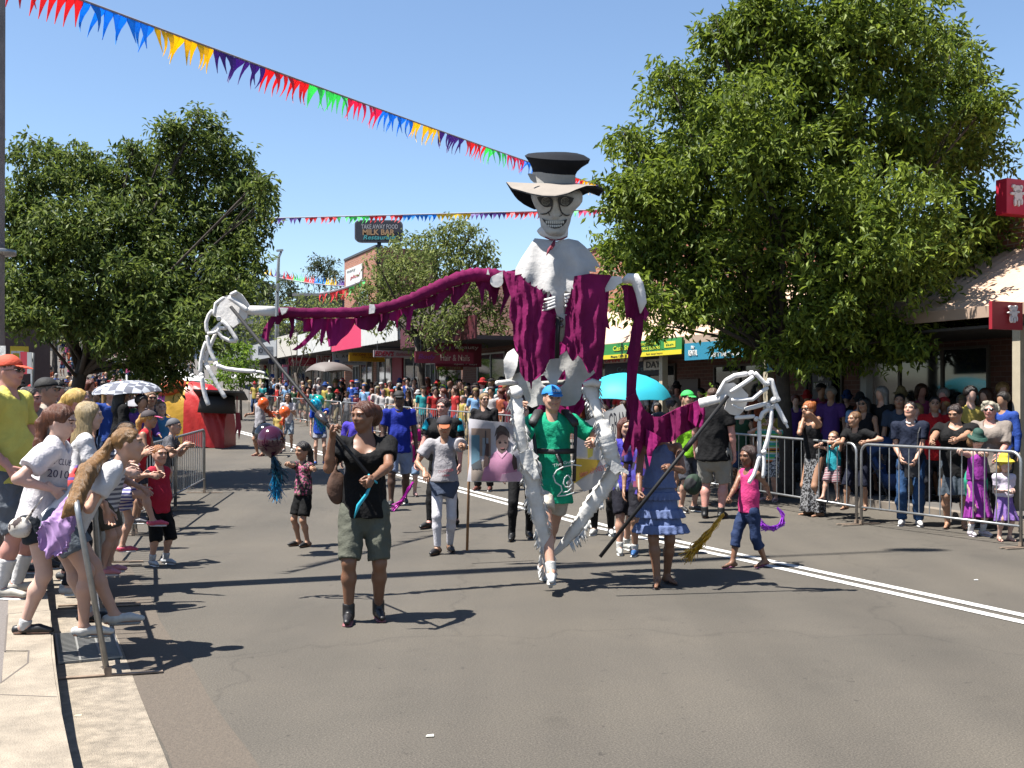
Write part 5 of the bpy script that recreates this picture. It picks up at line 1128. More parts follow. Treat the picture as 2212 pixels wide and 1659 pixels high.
for sg, cx in ((-1, 683), (1, 884)):
    if sg < 0: pl = [(590, 598), (625, 588), (680, 585), (730, 592), (752, 625), (752, 665), (735, 692), (700, 700), (665, 695), (630, 668), (608, 635)]
    else: pl = [(805, 620), (812, 596), (860, 584), (915, 588), (975, 604), (960, 640), (935, 672), (905, 692), (868, 692), (830, 676), (808, 650)]
    on_head(pl, BLK, 'eye_socket', .013); c_ = (cx - 3, 640)
    sp_ = [(c_[0] + (4 + i * .82) * math.cos(i * .42), c_[1] + (4 + i * .82) * math.sin(i * .42)) for i in range(44)]
    for a in range(0, 42, 3): on_head(ribbon(sp_[a:a + 4], 2.0), mat('eye_paint', (.34, .34, .30), .6), 'eye_spiral', .018, step=12)
    on_head(ribbon([(c_[0] + 41 * math.cos(a), c_[1] + 41 * math.sin(a)) for a in np.linspace(0, 6.1, 20)], 1.8), mat('eye_paint', (.34, .34, .30), .6), 'eye_ring', .018, step=12)
    s_ = [(752, 625), (748, 680), (742, 710), (725, 740), (690, 765), (650, 772), (622, 770)] if sg < 0 else [(812, 640), (825, 690), (835, 725), (848, 755), (875, 778), (905, 785), (935, 778)]
    on_head(ribbon(s_, 6.5), BLK, 'cheek_line', .012, step=12)
    s_ = [(712, 740), (712, 765), (722, 788)] if sg < 0 else [(862, 760), (845, 785), (822, 797)]
    on_head(ribbon(s_, 4), BLK, 'nostril_line', .012, step=12)
mouth = [(640, 812), (680, 832), (730, 842), (790, 846), (850, 838), (905, 822), (895, 855), (865, 890), (825, 912), (780, 920), (735, 910), (695, 882), (662, 848)]
on_head(mouth, BLK, 'mouth', .012)
TE = mat('teeth', (.60, .60, .55), .5)
for i in range(9):
    x0 = 690 + i * 21.5; w_ = 8.6; t0 = 842 + 3 * math.sin(i / 8 * 3.14); t1 = 868 + 4 * math.sin(i / 8 * 3.14); on_head([(x0 - w_, t0 - 1), (x0 + w_, t0 - 1), (x0 + w_ - 1, t1), (x0 - w_ + 1, t1)], TE, 'tooth', .017, step=14)
    if 0 < i < 8: b0 = 879 + 4 * math.sin(i / 8 * 3.14); b1 = 893 + 16 * math.sin(i / 8 * 3.14) ** 1.2; on_head([(x0 - w_, b0), (x0 + w_, b0), (x0 + w_ - 2, b1), (x0 - w_ + 2, b1)], TE, 'tooth', .017, step=14)
# neck cloth
mb = MB(); nk = [((620, 915), 20), ((600, 940), 60)]
V = []; rws = [(895, 632, 922), (925, 600, 915), (945, 588, 914), (970, 605, 914), (990, 625, 912), (1010, 668, 900), (1020, 700, 880)]
n = 36
for j, (y, l, r_) in enumerate(rws):
    cx, a = (l + r_) / 2, (r_ - l) / 2
    for i in range(n): th = 2 * math.pi * i / n; u, v = zA((cx + a * math.cos(th), y + 26 * max(0, -math.sin(th)) * (j / 6))); V.append(P(u, v, PY + a * .2083 / F * PY * (math.sin(th) * (.62 if math.sin(th) < 0 else .9) + .02 * math.sin(5 * th))))
Fc = [(j * n + i, j * n + (i + 1) % n, (j + 1) * n + (i + 1) % n, (j + 1) * n + i) for j in range(len(rws) - 1) for i in range(n)]
me = bpy.data.meshes.new('neck_cloth'); me.from_pydata([tuple(v) for v in V], [], Fc); me.update(); me.polygons.foreach_set('use_smooth', [True] * len(me.polygons)); link('neck_cloth', me, FOAM, PU)
# hat: crown flaring upward, pale band, wavy brim
def ringloft(name, rws, m, n=48, parent=PU, capt=False, dk=.9, wob=0):
    V = []
    for j, (cx, cy, a, tilt, *q) in enumerate(rws):
        for i in range(n):
            th = 2 * math.pi * i / n; w_ = 1 + wob * math.sin(3 * th + j) ; x = cx + a * w_ * math.cos(th); f_ = -math.sin(th); y = cy + tilt * math.cos(th) + (q[0] if q else 0) * f_
            u, v = zA((x, y)); V.append(P(u, v, PY + a * .2083 / F * PY * dk * math.sin(th)))
    Fc = [(j * n + i, j * n + (i + 1) % n, (j + 1) * n + (i + 1) % n, (j + 1) * n + i) for j in range(len(rws) - 1) for i in range(n)]
    if capt: Fc.append(tuple(range(n - 1, -1, -1)))
    me = bpy.data.meshes.new(name); me.from_pydata([tuple(v) for v in V], [], Fc); me.update(); smooth_by_angle(me, 60); return link(name, me, m, parent)
HAT = ringloft('hat_crown', [(795, 126, 110, 0, 3), (790, 134, 215, 3, 6), (785, 150, 292, 8, 12), (803, 180, 340, 18, 26), (806, 215, 322, 26, 26), (790, 260, 272, 22, 20), (775, 310, 235, 18, 14), (768, 345, 222, 16, 12), (768, 440, 214, 0, 6)], HATB, capt=True, wob=.012)
ringloft('hat_band', [(766, 350, 224, 14, -12), (768, 395, 222, 8, 8), (768, 440, 222, 2, 16)], mat('hat_band', (.40, .385, .35), .7, noise=.12, bump=.3, bscale=14), parent=HAT)
tri = sheet([(495, 350), (520, 345), (575, 360), (590, 440), (560, 440), (525, 410)], lambda x, y: P(*zA((x, y)), PY - .3 + (x - 490) * .0006), .012, 25, name='hat_bow'); link('hat_bow', tri, mat('hat_band', '#ffffff'), HAT)
n = 72; V = []; K_ = 9
def brim_pt(th, s):              # s from 0 (crown) to 1 (outer edge)
    c, sn = math.cos(th), math.sin(th); f_ = -sn
    rx, ry = 215 + s * (505 - 215), 215 + s * (470 - 215)
    x = 778 + rx * c; dyr = ry * sn
    # edge drop in zoom-A pixels: front dips in the middle, sides lift then droop
    drop = (s ** 1.25) * (np.interp(c, [-1, -.89, -.71, -.51, -.25, 0, .24, .44, .64, .84, 1], [-14, 50, 74, 104, 128, 132, 107, 62, 26, 24, 58]) if f_ > 0 else np.interp(c, [-1, -.9, -.79, -.63, -.43, 0, .52, .7, .91, 1], [-14, 70, 150, 212, 262, 220, 127, 84, 124, 58]))
    u, v = zA((x, 448 + drop)); return P(u, v, PY + dyr * .2083 / F * PY)
for j in range(K_ + 1):
    for i in range(n): V.append(brim_pt(2 * math.pi * i / n, j / K_))
b = len(V); V += [p - UP * .012 for p in V[:b]]
Fc = [(j * n + i, (j + 1) * n + i, (j + 1) * n + (i + 1) % n, j * n + (i + 1) % n) for j in range(K_) for i in range(n)]; nf = len(Fc)
Fc += [tuple(reversed([b + x for x in f])) for f in Fc[:nf]] + [(K_ * n + i, b + K_ * n + i, b + K_ * n + (i + 1) % n, K_ * n + (i + 1) % n) for i in range(n)]
me = bpy.data.meshes.new('hat_brim'); me.from_pydata([tuple(v) for v in V], [], Fc); me.materials.append(HATG); me.materials.append(HATB); me.polygons.foreach_set('material_index', [0] * nf + [1] * (len(Fc) - nf)); me.update(); smooth_by_angle(me, 60); link('hat_brim', me, None, HAT)
# collar: ragged cape, ribs and breastbone
def cape_surf(x, y):
    u, v = zB((x, y)); wy = np.interp(y, [-15, 45, 226, 290], [190, 300, 385, 385]); D_ = np.interp(y, [-15, 60, 180, 300, 450, 640], [.16, .20, .25, .28, .29, .27]); k = (x - 715) / wy; f_ = .026 * math.sin((x - 715) / wy * 10.5 + .4 * math.sin(y * .02)) * np.interp(y, [0, 150], [.2, 1])
    return P(u, v, PY - D_ * math.sqrt(max(.03, 1 - min(1, k * k))) + f_ + (.03 if abs(x - 715) > 60 and y > 440 else 0))
cape = [(520, -15), (620, -5), (700, 12), (800, -12), (880, 5), (930, 45), (985, 100), (1030, 165), (1066, 226), (1020, 216), (1032, 266), (975, 258), (982, 326), (928, 290), (946, 346), (893, 330), (912, 388), (862, 355), (867, 432), (826, 398), (812, 470), (790, 480),
        (778, 560), (774, 622), (740, 640), (705, 622), (690, 570), (672, 480), (655, 440), (640, 470), (622, 482), (624, 430), (580, 462), (590, 400), (527, 432), (545, 374), (486, 412), (490, 344), (440, 372), (446, 308), (400, 333), (415, 280), (358, 292), (360, 242), (410, 150), (470, 60)]
link('cape', sheet(cape, cape_surf, .02, 17, name='cape'), mat('cape_cloth', (.57, .56, .55), .95, noise=.16, nscale=4, bump=.5, bscale=16, spec=.1), PU)
for i, (a, b) in enumerate((((690, 480), (596, 500)), ((690, 500), (594, 535)), ((690, 525), (588, 560)), ((695, 550), (584, 590)), ((765, 462), (815, 452)), ((768, 490), (806, 482)), ((770, 515), (796, 508)), ((772, 545), (786, 550)))):
    mb = MB(); pa, pb = cape_surf(*a), cape_surf(*b); pa = pa - Vector((0, .04, 0)); pb = pb - Vector((0, .03, 0)); pm = (pa + pb) / 2 - Vector((0, .02, .004)); mb.tube([pa, pm, pb], [.012, .012, .009], 8, sq=.6, ref=(0, 0, 1)); mb.obj('rib', FOAM, PU, smooth=True)
mb = MB(); mb.tube([P(*zA((680, 1008)), PY - .16), P(*zA((730, 1035)), PY - .19), P(*zA((790, 1040)), PY - .2), P(*zA((850, 1025)), PY - .19), P(*zA((905, 1003)), PY - .15)], .006, 6); mb.tube([P(*zA((775, 1040)), PY - .22), P(*zA((745, 1095)), PY - .27), P(*zA((715, 1140)), PY - .3), P(*zA((690, 1195)), PY - .33)], [.008, .012, .014, .003], 6); mb.tube([P(*zA((775, 1040)), PY - .22), P(*zA((765, 1090)), PY - .27), P(*zA((740, 1140)), PY - .3)], [.008, .012, .003], 6)
mb.obj('neck_tie', mat('tie_red', (.22, .015, .04), .8), PU, smooth=True)
mb = MB(); mb.tube([P(*zB((745, 615)), PY - .24), P(*zB((752, 700)), PY - .2), P(*zB((745, 840)), PY - .16)], [.05, .062, .04], 10, sq=.6); mb.obj('spine', FOAMD, PU, smooth=True)
mb = MB()
for q in ((742, 662, .02), (744, 712, .018), (740, 690, .012)): mb.ball(P(*zB(q[:2]), PY - .26), q[2], 8)
mb.obj('buckle', mat('metal_dark', (.15, .13, .13), .3, metal=.8), PU, smooth=True)
mb = MB(); mb.tube([P(*zB((716, 640)), PY - .27), P(*zB((705, 980)), PY - .2)], .020, 8); mb.obj('support_rod', ROD, PU, smooth=True)
# robe: two wrapped fronts, a thin back panel
def robe_surf(c, w_, front, fr=.028):
    def f(x, y):
        u, v = zB((x, y)); k = max(-1, min(1, (x - c) / w_)); d = front * math.sqrt(max(0, 1 - k * k * .85)); q = x + 14 * math.sin(y * .011 + c) + (y - 600) * .05 * math.sin(x * .013); s = fr * (1.1 * abs(math.sin(q * .021)) + .7 * abs(math.sin(q * .047 + 1)) + .22 * math.sin(q * .11)) + .010 * math.sin(y * .021 + x * .03) * math.sin(y * .009)
        return P(u, v, PY - d + s)
    return f
Lp = [(258, 262), (360, 292), (415, 300), (450, 345), (500, 380), (545, 400), (590, 440), (600, 480), (580, 590), (640, 600), (700, 625), (692, 720), (650, 760), (640, 860), (648, 920), (642, 985), (620, 1035), (600, 1060), (615, 1090), (560, 1110), (520, 1150), (500, 1180), (497, 1230), (490, 1248), (480, 1180), (440, 1165), (400, 1100), (392, 1010), (380, 900), (345, 835), (338, 700), (308, 640), (312, 560), (325, 480), (290, 380)]
link('robe_front', sheet(Lp, robe_surf(520, 300, .34), .012, 16, name='robe_front'), MAR, PU)
Rp = [(850, 300), (980, 278), (1060, 285), (1140, 292), (1160, 300), (1130, 350), (1105, 400), (1110, 520), (1125, 640), (1145, 742), (1108, 720), (1102, 900), (1085, 1010), (1075, 1160), (1040, 1140), (1010, 1075), (980, 1110), (950, 1050), (925, 1000), (880, 955), (862, 985), (836, 1008), (815, 980), (796, 935), (785, 880), (745, 850), (765, 800), (776, 700), (772, 600), (812, 480), (830, 420)]
link('robe_front', sheet(Rp, robe_surf(930, 260, .34), .012, 16, name='robe_front'), MAR, PU)
Bp = [(330, 250), (1150, 290), (1100, 900), (1060, 1160), (990, 1230), (940, 1300), (930, 1400), (880, 1480), (820, 1440), (760, 1480), (640, 1500), (520, 1510), (500, 1440), (560, 1380), (540, 1200), (420, 1100), (350, 860)]
link('robe_back', sheet(Bp, lambda x, y: P(*zB((x, y)), PY + .46 + .03 * math.sin(x * .03) + .02 * math.sin(x * .08 + y * .02)), .008, 34, name='robe_back'), MART, PU)
# pelvis
def pel_surf(x, y):
    u, v = zB((x, y)); k = (x - 665) / 400; return P(u, v, PY + .17 + .16 * k * k + .022 * math.sin(x * .018) * math.sin(y * .014 + 1) - .02 * math.exp(-((x - 665) / 60) ** 2))
pelv = [(350, 900), (382, 975), (378, 1040), (360, 1110), (400, 1098), (440, 1160), (480, 1185), (540, 1150), (600, 1100), (625, 1040), (648, 990), (690, 985), (740, 950), (788, 918), (802, 955), (836, 1010), (878, 958), (912, 990), (940, 1050), (965, 1108), (1000, 1072), (1012, 1030), (1024, 1018), (1040, 1045), (1028, 1095), (985, 1135), (935, 1170), (912, 1200), (918, 1260), (895, 1325), (855, 1368), (790, 1382), (730, 1372), (680, 1340), (620, 1372), (560, 1368), (500, 1392), (458, 1370), (436, 1300), (400, 1235), (330, 1195), (285, 1170), (268, 1100), (262, 1010), (290, 940)]
ho = [[(572, 1130), (600, 1120), (632, 1165), (665, 1222), (630, 1222), (590, 1200), (572, 1170)], [(772, 1072), (782, 1130), (775, 1185), (740, 1215), (698, 1225), (712, 1170), (742, 1110)]]
link('pelvis', sheet(pelv, pel_surf, .045, 17, ho, 'pelvis'), mat('foam_board', (.66, .65, .62), .9, noise=.18, nscale=5, bump=.35, bscale=14, spec=.1), PU)
link('hip_wing', sheet([(345, 903), (385, 960), (375, 1050), (345, 1130), (290, 1160), (268, 1080), (262, 1000), (295, 935)], lambda x, y: pel_surf(x, y) - Vector((0, .05 + .04 * math.sin((y - 903) * .012), 0)), .03, 18, name='hip_wing'), FOAM, PU)
mb = MB(); mb.tube([pel_surf(580, 1192) + Vector((0, .08, 0)), pel_surf(780, 1180) + Vector((0, .08, 0))], .024, 8); mb.obj('crossbar', FOAMD, PU, smooth=True)
mb = MB(); mb.tube([P(*zB((205, 1188)), PY - .3), P(*zB((300, 1182)), PY - .2), P(*zB((370, 1190)), PY + .1)], [.022, .026, .02], 8); mb.tube([P(*zB((925, 1200)), PY - .2), P(*zB((1000, 1180)), PY - .22), P(*zB((1070, 1200)), PY - .22)], [.02, .035, .03], 8); mb.obj('hip_bar', RAG, PU, smooth=True)
# long left arm (picture left) with rags
def Yarm(u): return 9.62 - (1075 - u) / 515 * .85 if u < 1075 else 9.62
armp = [(2240, 600), (2100, 612), (1990, 595), (1850, 590), (1750, 610), (1620, 660), (1500, 715), (1350, 785), (1200, 838), (1050, 872), (900, 890), (700, 893), (500, 893), (270, 880)]
pts = [P(*zC(p), Yarm(zC(p)[0])) for p in armp]; r_ = [.045, .055, .062, .060, .058, .055, .052, .050, .048, .046, .045, .044, .044, .040]
P2 = []; R2 = []
for i in range(len(pts) - 1):
    for k in range(6): P2.append(pts[i].lerp(pts[i + 1], k / 6)); R2.append((r_[i] + (r_[i + 1] - r_[i]) * k / 6) * (1 + .10 * math.sin(i * 6 + k * 1.7) + .06 * math.sin((i * 6 + k) * 3.1)))
mb = MB(); mb.tube(P2, R2, 16, sq=.9); mb.obj('sleeve', MAR, PU, smooth=True)
def rag(poly, zf, Yf, m=MAR, name='rag', th=.006, step=20, amp=.03):
    return link(name, sheet(poly, lambda x, y: P(*zf((x, y)), Yf(zf((x, y))[0]) + amp * math.sin(x * .035 + y * .008) + amp * .5 * math.sin(x * .09 + 2)), th, step, name=name), m, PU)
Y2 = lambda u: Yarm(u) + .02
rag([(255, 910), (300, 925), (260, 990), (235, 1040), (225, 1090), (240, 1145), (205, 1110), (170, 1085), (185, 1020), (215, 970)], zC, Y2)
rag([(290, 910), (500, 935), (520, 950), (505, 1010), (500, 960), (430, 940), (425, 1040), (400, 1110), (385, 1075), (405, 1010), (385, 930), (340, 940), (310, 985), (275, 980)], zC, Y2)
rag([(500, 935), (930, 935), (900, 985), (880, 1020), (850, 1060), (800, 1100), (760, 1150), (700, 1160), (690, 1090), (680, 1030), (665, 1080), (640, 1150), (630, 1110), (640, 1020), (600, 1060), (560, 1100), (510, 1150), (440, 1190), (410, 1185), (470, 1140), (520, 1090), (560, 1040), (500, 1040), (500, 990)], zC, Y2, MART)
rag([(900, 930), (1190, 890), (1170, 960), (1150, 1010), (1120, 1040), (1085, 1035), (1100, 960), (1060, 1010), (1020, 1035), (950, 1020), (910, 985)], zC, Y2, MAR)
rag([(1180, 890), (1360, 835), (1400, 860), (1370, 870), (1350, 960), (1345, 1030), (1310, 1025), (1318, 930), (1290, 890), (1250, 950), (1240, 1040), (1230, 960), (1180, 950)], zC, Y2, MART)
rag([(1360, 830), (1500, 765), (1680, 690), (1830, 650), (1800, 710), (1760, 760), (1720, 800), (1700, 835), (1660, 790), (1670, 740), (1620, 780), (1560, 870), (1530, 870), (1545, 810), (1500, 840), (1440, 858), (1380, 858)], zC, Y2, MAR)
rag([(1850, 640), (2060, 650), (2050, 700), (2020, 820), (2000, 835), (1985, 760), (1975, 830), (1960, 720), (1935, 700), (1925, 780), (1910, 850), (1905, 780), (1880, 690)], zC, Y2, MAR)
rag([(2060, 620), (2230, 640), (2230, 760), (2160, 700), (2120, 780), (2075, 870), (2050, 930), (2060, 860), (2085, 760)], zC, Y2, MAR)
# bones showing through
def bonepatch(poly, zf, Y, name='bone_patch', m=FOAM, th=.03): link(name, sheet(poly, lambda x, y: P(*zf((x, y)), Y), th, 30, name=name), m, PU)
bonepatch(ellp(2028, 640, 52, 50), zC, 9.50); bonepatch([(2000, 600), (2076, 560), (2078, 610), (2050, 640)], zC, 9.51)
bonepatch([(1958, 540), (1972, 590), (1948, 588)], zC, 9.49); bonepatch([(1022, 822), (1060, 826), (1068, 850), (1060, 892), (1018, 900)], zC, Yarm(795) - .07); bonepatch([(312, 850), (380, 852), (360, 890), (330, 908)], zC, Yarm(610) - .055)
mb = MB(); mb.tube([P(*zC((275, 880)), Yarm(590)), P(*zC((170, 876)), Yarm(565)), P(*zC((60, 870)), Yarm(540))], [.042, .041, .036], 12, sq=.75, ref=(0, 0, 1)); mb.obj('forearm_bone', FOAM, PU, smooth=True)
# left hand
HYL = 8.72
def plate(poly, zf, Yf, th=.03, name='palm'): return link(name, sheet(poly, lambda x, y: P(*zf((x, y)), Yf(x, y)), th, 30, name=name), FOAM, PU)
HP = plate([(290, 365), (330, 372), (420, 440), (505, 500), (490, 560), (430, 600), (370, 645), (300, 590), (195, 540), (225, 470)], zD, lambda x, y: HYL + .05 - (x - 350) * .0002)
plate([(300, 360), (345, 350), (400, 318), (445, 342), (500, 420), (530, 470), (520, 500), (470, 470), (390, 400)], zD, lambda x, y: HYL - .02 + (y - 350) * .0003, name='palm')
def bone(pts, zf, Y, r=.016, name='finger_bone', ends=True, m=FOAM, balls=(), dY=0):
    mb = MB(); W_ = [P(*zf(p), Y + dY * i) for i, p in enumerate(pts)]; W2 = []; R_ = []
    for i in range(len(W_) - 1):
        for k in range(4): W2.append(W_[i].lerp(W_[i + 1], k / 4)); R_.append(r)
    W2.append(W_[-1]); R_.append(r * .85); R_[0] = r * .8; mb.tube(W2, R_, 10)
    for b_ in balls: mb.ball(P(*zf(b_), Y - .004), r * 1.35, 12)
    return mb.obj(name, m, PU, smooth=True)
bone([(290, 375), (215, 430), (200, 540)], zD, HYL - .02); bone([(330, 368), (420, 430), (500, 495)], zD, HYL - .03, .02); bone([(345, 352), (405, 322)], zD, HYL - .04)
bone([(188, 487), (150, 535), (128, 600), (130, 650), (140, 690)], zD, HYL); bone([(140, 700), (200, 692), (225, 680)], zD, HYL - .02, .013)
bone([(138, 715), (150, 800), (175, 880), (212, 955)], zD, HYL - .01, .017, balls=[(218, 975)]); bone([(222, 985), (300, 1015), (420, 1032), (575, 1042)], zD, HYL - .05, .017); bone([(580, 1040), (622, 1046), (660, 1058)], zD, HYL - .08, .010)
bone([(128, 770), (98, 860), (78, 960), (76, 1055)], zD, HYL + .03, .017, balls=[(86, 1075)]); bone([(88, 1085), (100, 1180), (122, 1270), (150, 1345)], zD, HYL + .0, .019)
bone([(215, 700), (175, 790), (135, 880), (125, 960)], zD, HYL + .06, .017, balls=[(130, 982)]); bone([(135, 990), (190, 1090), (245, 1190), (300, 1278)], zD, HYL + .02, .018)
bone([(262, 600), (225, 640), (170, 690)], zD, HYL + .02, .015, balls=[(242, 563)]); bone([(268, 582), (330, 640), (375, 710), (408, 762)], zD, HYL - .03, .016); bone([(405, 768), (340, 765), (270, 730), (232, 680), (250, 650), (315, 650)], zD, HYL, .016)
# right shoulder bones and draped sleeve
bonepatch([(1160, 300), (1240, 302), (1250, 350), (1205, 375), (1190, 405), (1108, 430), (1098, 380), (1130, 330)], zB, PY - .12, 'shoulder_bone', th=.05)
mb = MB(); mb.tube([P(*zB(p), PY - .05) for p in ((1252, 345), (1300, 318), (1350, 322), (1378, 370), (1398, 440), (1412, 520), (1398, 608))], [.02, .046, .055, .05, .045, .042, .006], 12); mb.obj('upper_arm_bone', FOAM, PU, smooth=True)
RYf = lambda u: PY - .02 - max(0, u - 1380) / 200 * .35
rag([(1235, 375), (1290, 372), (1370, 395), (1405, 500), (1420, 600), (1385, 640), (1350, 700), (1340, 660), (1300, 640), (1280, 670), (1265, 520), (1255, 420)], zB, lambda u: PY + .02, MAR, 'sleeve')
rag([(1390, 600), (1435, 545), (1470, 610), (1440, 680), (1415, 640)], zB, lambda u: PY, MART)
rag([(1355, 640), (1425, 600), (1418, 760), (1402, 860), (1412, 930), (1390, 990), (1372, 1100), (1362, 1240), (1375, 1350), (1430, 1430), (1290, 1500), (1282, 1400), (1285, 1200), (1290, 1060), (1300, 950), (1282, 945), (1310, 860), (1330, 720)], zB, lambda u: PY - .0, MAR, 'sleeve', th=.04)
rag([(380, 1280), (470, 1230), (500, 1300), (560, 1400), (640, 1450), (700, 1450), (850, 1370), (1060, 1295), (1085, 1345), (1095, 1420), (1070, 1560), (1020, 1540), (940, 1580), (860, 1620), (820, 1660), (760, 1680), (700, 1680), (640, 1740), (600, 1700), (560, 1720), (500, 1660), (450, 1760), (420, 1700), (380, 1780), (350, 1720), (400, 1560), (420, 1440)], zE, lambda u: 9.42, MAR, 'sleeve', th=.05, amp=.035)
rag([(960, 1340), (1070, 1300), (1095, 1400), (1060, 1560), (1035, 1540), (1075, 1440), (1040, 1390), (1035, 1460), (1010, 1540), (940, 1480)], zE, lambda u: 9.37, MART)
rag([(560, 1560), (640, 1600), (700, 1640), (620, 1760), (590, 1900), (570, 1800), (560, 1700)], zE, lambda u: 9.38, MART)
rag([(430, 1560), (520, 1600), (540, 1700), (500, 1800), (470, 1720), (440, 1820), (420, 1700)], zE, lambda u: 9.44, MAR)
# right hand
HYR = 9.12
mb = MB(); mb.tube([P(*zE((1045, 1330)), HYR + .15), P(*zE((1150, 1302)), HYR + .1), P(*zE((1290, 1275)), HYR)], [.042, .040, .030], 12, sq=.7, ref=(0, 0, 1)); mb.obj('forearm_bone', FOAM, PU, smooth=True)
plate([(1190, 1255), (1215, 1200), (1262, 1150), (1350, 1142), (1430, 1195), (1482, 1250), (1470, 1330), (1440, 1395), (1392, 1445), (1320, 1425), (1270, 1380), (1300, 1280), (1245, 1260)], zE, lambda x, y: HYR + .04 + (y - 1300) * .0003, .03)
bone([(1200, 1252), (1268, 1132), (1290, 1120)], zE, HYR); bone([(1268, 1132), (1360, 1080), (1475, 1062)], zE, HYR, .022, balls=[(1510, 1062)])
bone([(1322, 1228), (1420, 1165), (1500, 1110), (1528, 1090)], zE, HYR - .05, .019); bone([(1540, 1050), (1590, 1105), (1645, 1165)], zE, HYR - .06, .019)
bone([(1330, 1298), (1420, 1300), (1520, 1292), (1580, 1240), (1660, 1185)], zE, HYR - .04, .018, balls=[(1655, 1150)])
bone([(1655, 1125), (1690, 1122), (1712, 1200), (1735, 1270), (1758, 1310)], zE, HYR - .04, .022, balls=[(1708, 1300)]); bone([(1725, 1330), (1765, 1400), (1800, 1470), (1822, 1510)], zE, HYR - .03, .020); bone([(1818, 1505), (1840, 1550)], zE, HYR - .03, .011)
bone([(1450, 1382), (1540, 1360), (1645, 1330)], zE, HYR, .019, balls=[(1665, 1352)]); bone([(1730, 1350), (1680, 1372), (1610, 1415), (1585, 1475)], zE, HYR + .0, .018)
bone([(1335, 1340), (1390, 1368), (1440, 1382)], zE, HYR - .02, .009)
bone([(1360, 1458), (1450, 1452), (1540, 1445)], zE, HYR + .05, .017, balls=[(1555, 1468)])
q3 = lambda p: z3(p)
bone([(1755, 380), (1756, 480), (1755, 590)], q3, HYR + .04, .018, balls=[(1755, 603)]); bone([(1755, 605), (1742, 660), (1722, 720), (1688, 775)], q3, HYR + .02, .017)
bone([(1832, 310), (1828, 400), (1808, 500), (1785, 570)], q3, HYR - .02, .018, balls=[(1784, 578)]); bone([(1784, 590), (1786, 660), (1778, 742)], q3, HYR - .02, .015)
# control rods
def rod(a, b, r=.012, name='control_rod'): mb = MB(); mb.tube([a, b], r, 8); return mb.obj(name, ROD, PU, smooth=True)
RL0 = P(*zD((352, 460)), HYL - .04); RL1 = P(806, 1038, 7.62); rod(RL0, RL1, .014)
RR0 = P(*zE((1298, 1262)), HYR - .04); RR1 = P(1296, 1203, 9.0); rod(RR0, RR1, .016)
mb = MB(); mb.tube([RR0 + (RR1 - RR0) * .26, RR0 + (RR1 - RR0) * .34], .024, 8); mb.obj('rod_grip', ROD, PU, smooth=True)
mb = MB(); c = RL0.lerp(RL1, .668); mb.tube([RL0.lerp(RL1, .645), RL0.lerp(RL1, .70)], [.034, .022], 10); mb.obj('rod_clamp', mat('metal_dark', '#000000'), PU, smooth=True)
# tattered legs of the puppet
def legbone(pts, Ys, rs, name, seed):
    r = random.Random(seed); W_ = [P(*z3(p), y) for p, y in zip(pts, Ys)]; W2, R_ = [], []
    for i in range(len(W_) - 1):
        for k in range(7): f_ = k / 7; W2.append(W_[i].lerp(W_[i + 1], f_)); R_.append((rs[i] + (rs[i + 1] - rs[i]) * f_) * (1 + r.uniform(-.12, .14)))
    W2.append(W_[-1]); R_.append(rs[-1]); mb = MB(); mb.tube(W2, [q * .50 for q in R_], 12, sq=1.7, ref=(0, 1, 0)); lb = mb.obj(name, RAG, PU, smooth=True)
    i = 0
    while i < len(W2) - 4:            # torn strips of cloth hanging along both edges
        st = r.choice((2, 3, 3)); d = (W2[i + st] - W2[i]).normalized(); sdv = d.cross(Vector((0, 1, 0))).normalized()
        for sg in (-1, 1):
            if r.random() < .3 or R_[i] < .03: continue
            b0 = W2[i] + sdv * sg * R_[i] * .75 - Vector((0, .025, 0)); b1 = W2[i + st] + sdv * sg * R_[i] * .75 - Vector((0, .025, 0)); l = r.uniform(.04, .12); n_ = r.choice((2, 3)); out_ = sdv * sg
            top = [b0.lerp(b1, q / 6) for q in range(7)]; low = []
            for q in range(7):
                f_ = q / 6; z_ = l * (.35 + .65 * abs(math.sin(f_ * math.pi * n_ + r.uniform(-.3, .3)))) * math.sin(math.pi * min(1, f_ * .8 + .2)) ** .5; low.append(top[q] + out_ * z_ * .45 - UP * z_ * .75 + Vector((0, r.uniform(-.03, .02), 0)))
            mid = [a_.lerp(b_, .5) - Vector((0, .02, 0)) for a_, b_ in zip(top, low)]; vs_ = top + mid + low; o = Vector((0, .005, 0)); V_ = vs_ + [v + o for v in vs_]; k_ = 21
            fs_ = [(7 * j + q, 7 * j + q + 1, 7 * j + q + 8, 7 * j + q + 7) for j in (0, 1) for q in range(6)]; fs_ += [tuple(k_ + x for x in reversed(f)) for f in fs_] + [(14 + q, 15 + q, k_ + 15 + q, k_ + 14 + q) for q in range(6)]
            mb = MB(); mb.add(V_, fs_); mb.obj('tatter', RAG, lb, smooth=True)
        i += st
legbone([(212, 165), (228, 250), (245, 400), (262, 520), (285, 600)], [9.3, 9.28, 9.22, 9.22, 9.24], [.05, .066, .062, .060, .062], 'thigh', 3)
legbone([(290, 570), (320, 680), (335, 800), (365, 950), (400, 1100), (428, 1250), (445, 1432)], [9.2, 9.2, 9.22, 9.25, 9.28, 9.3, 9.32], [.075, .105, .085, .075, .066, .058, .02], 'shin', 4)
legbone([(690, 165), (718, 260), (745, 350), (765, 400)], [9.5, 9.45, 9.4, 9.4], [.09, .06, .052, .05], 'thigh', 5)
legbone([(772, 380), (790, 480), (812, 560), (838, 640), (850, 690)], [9.3, 9.28, 9.28, 9.3, 9.3], [.052, .095, .088, .07, .08], 'thigh', 6)
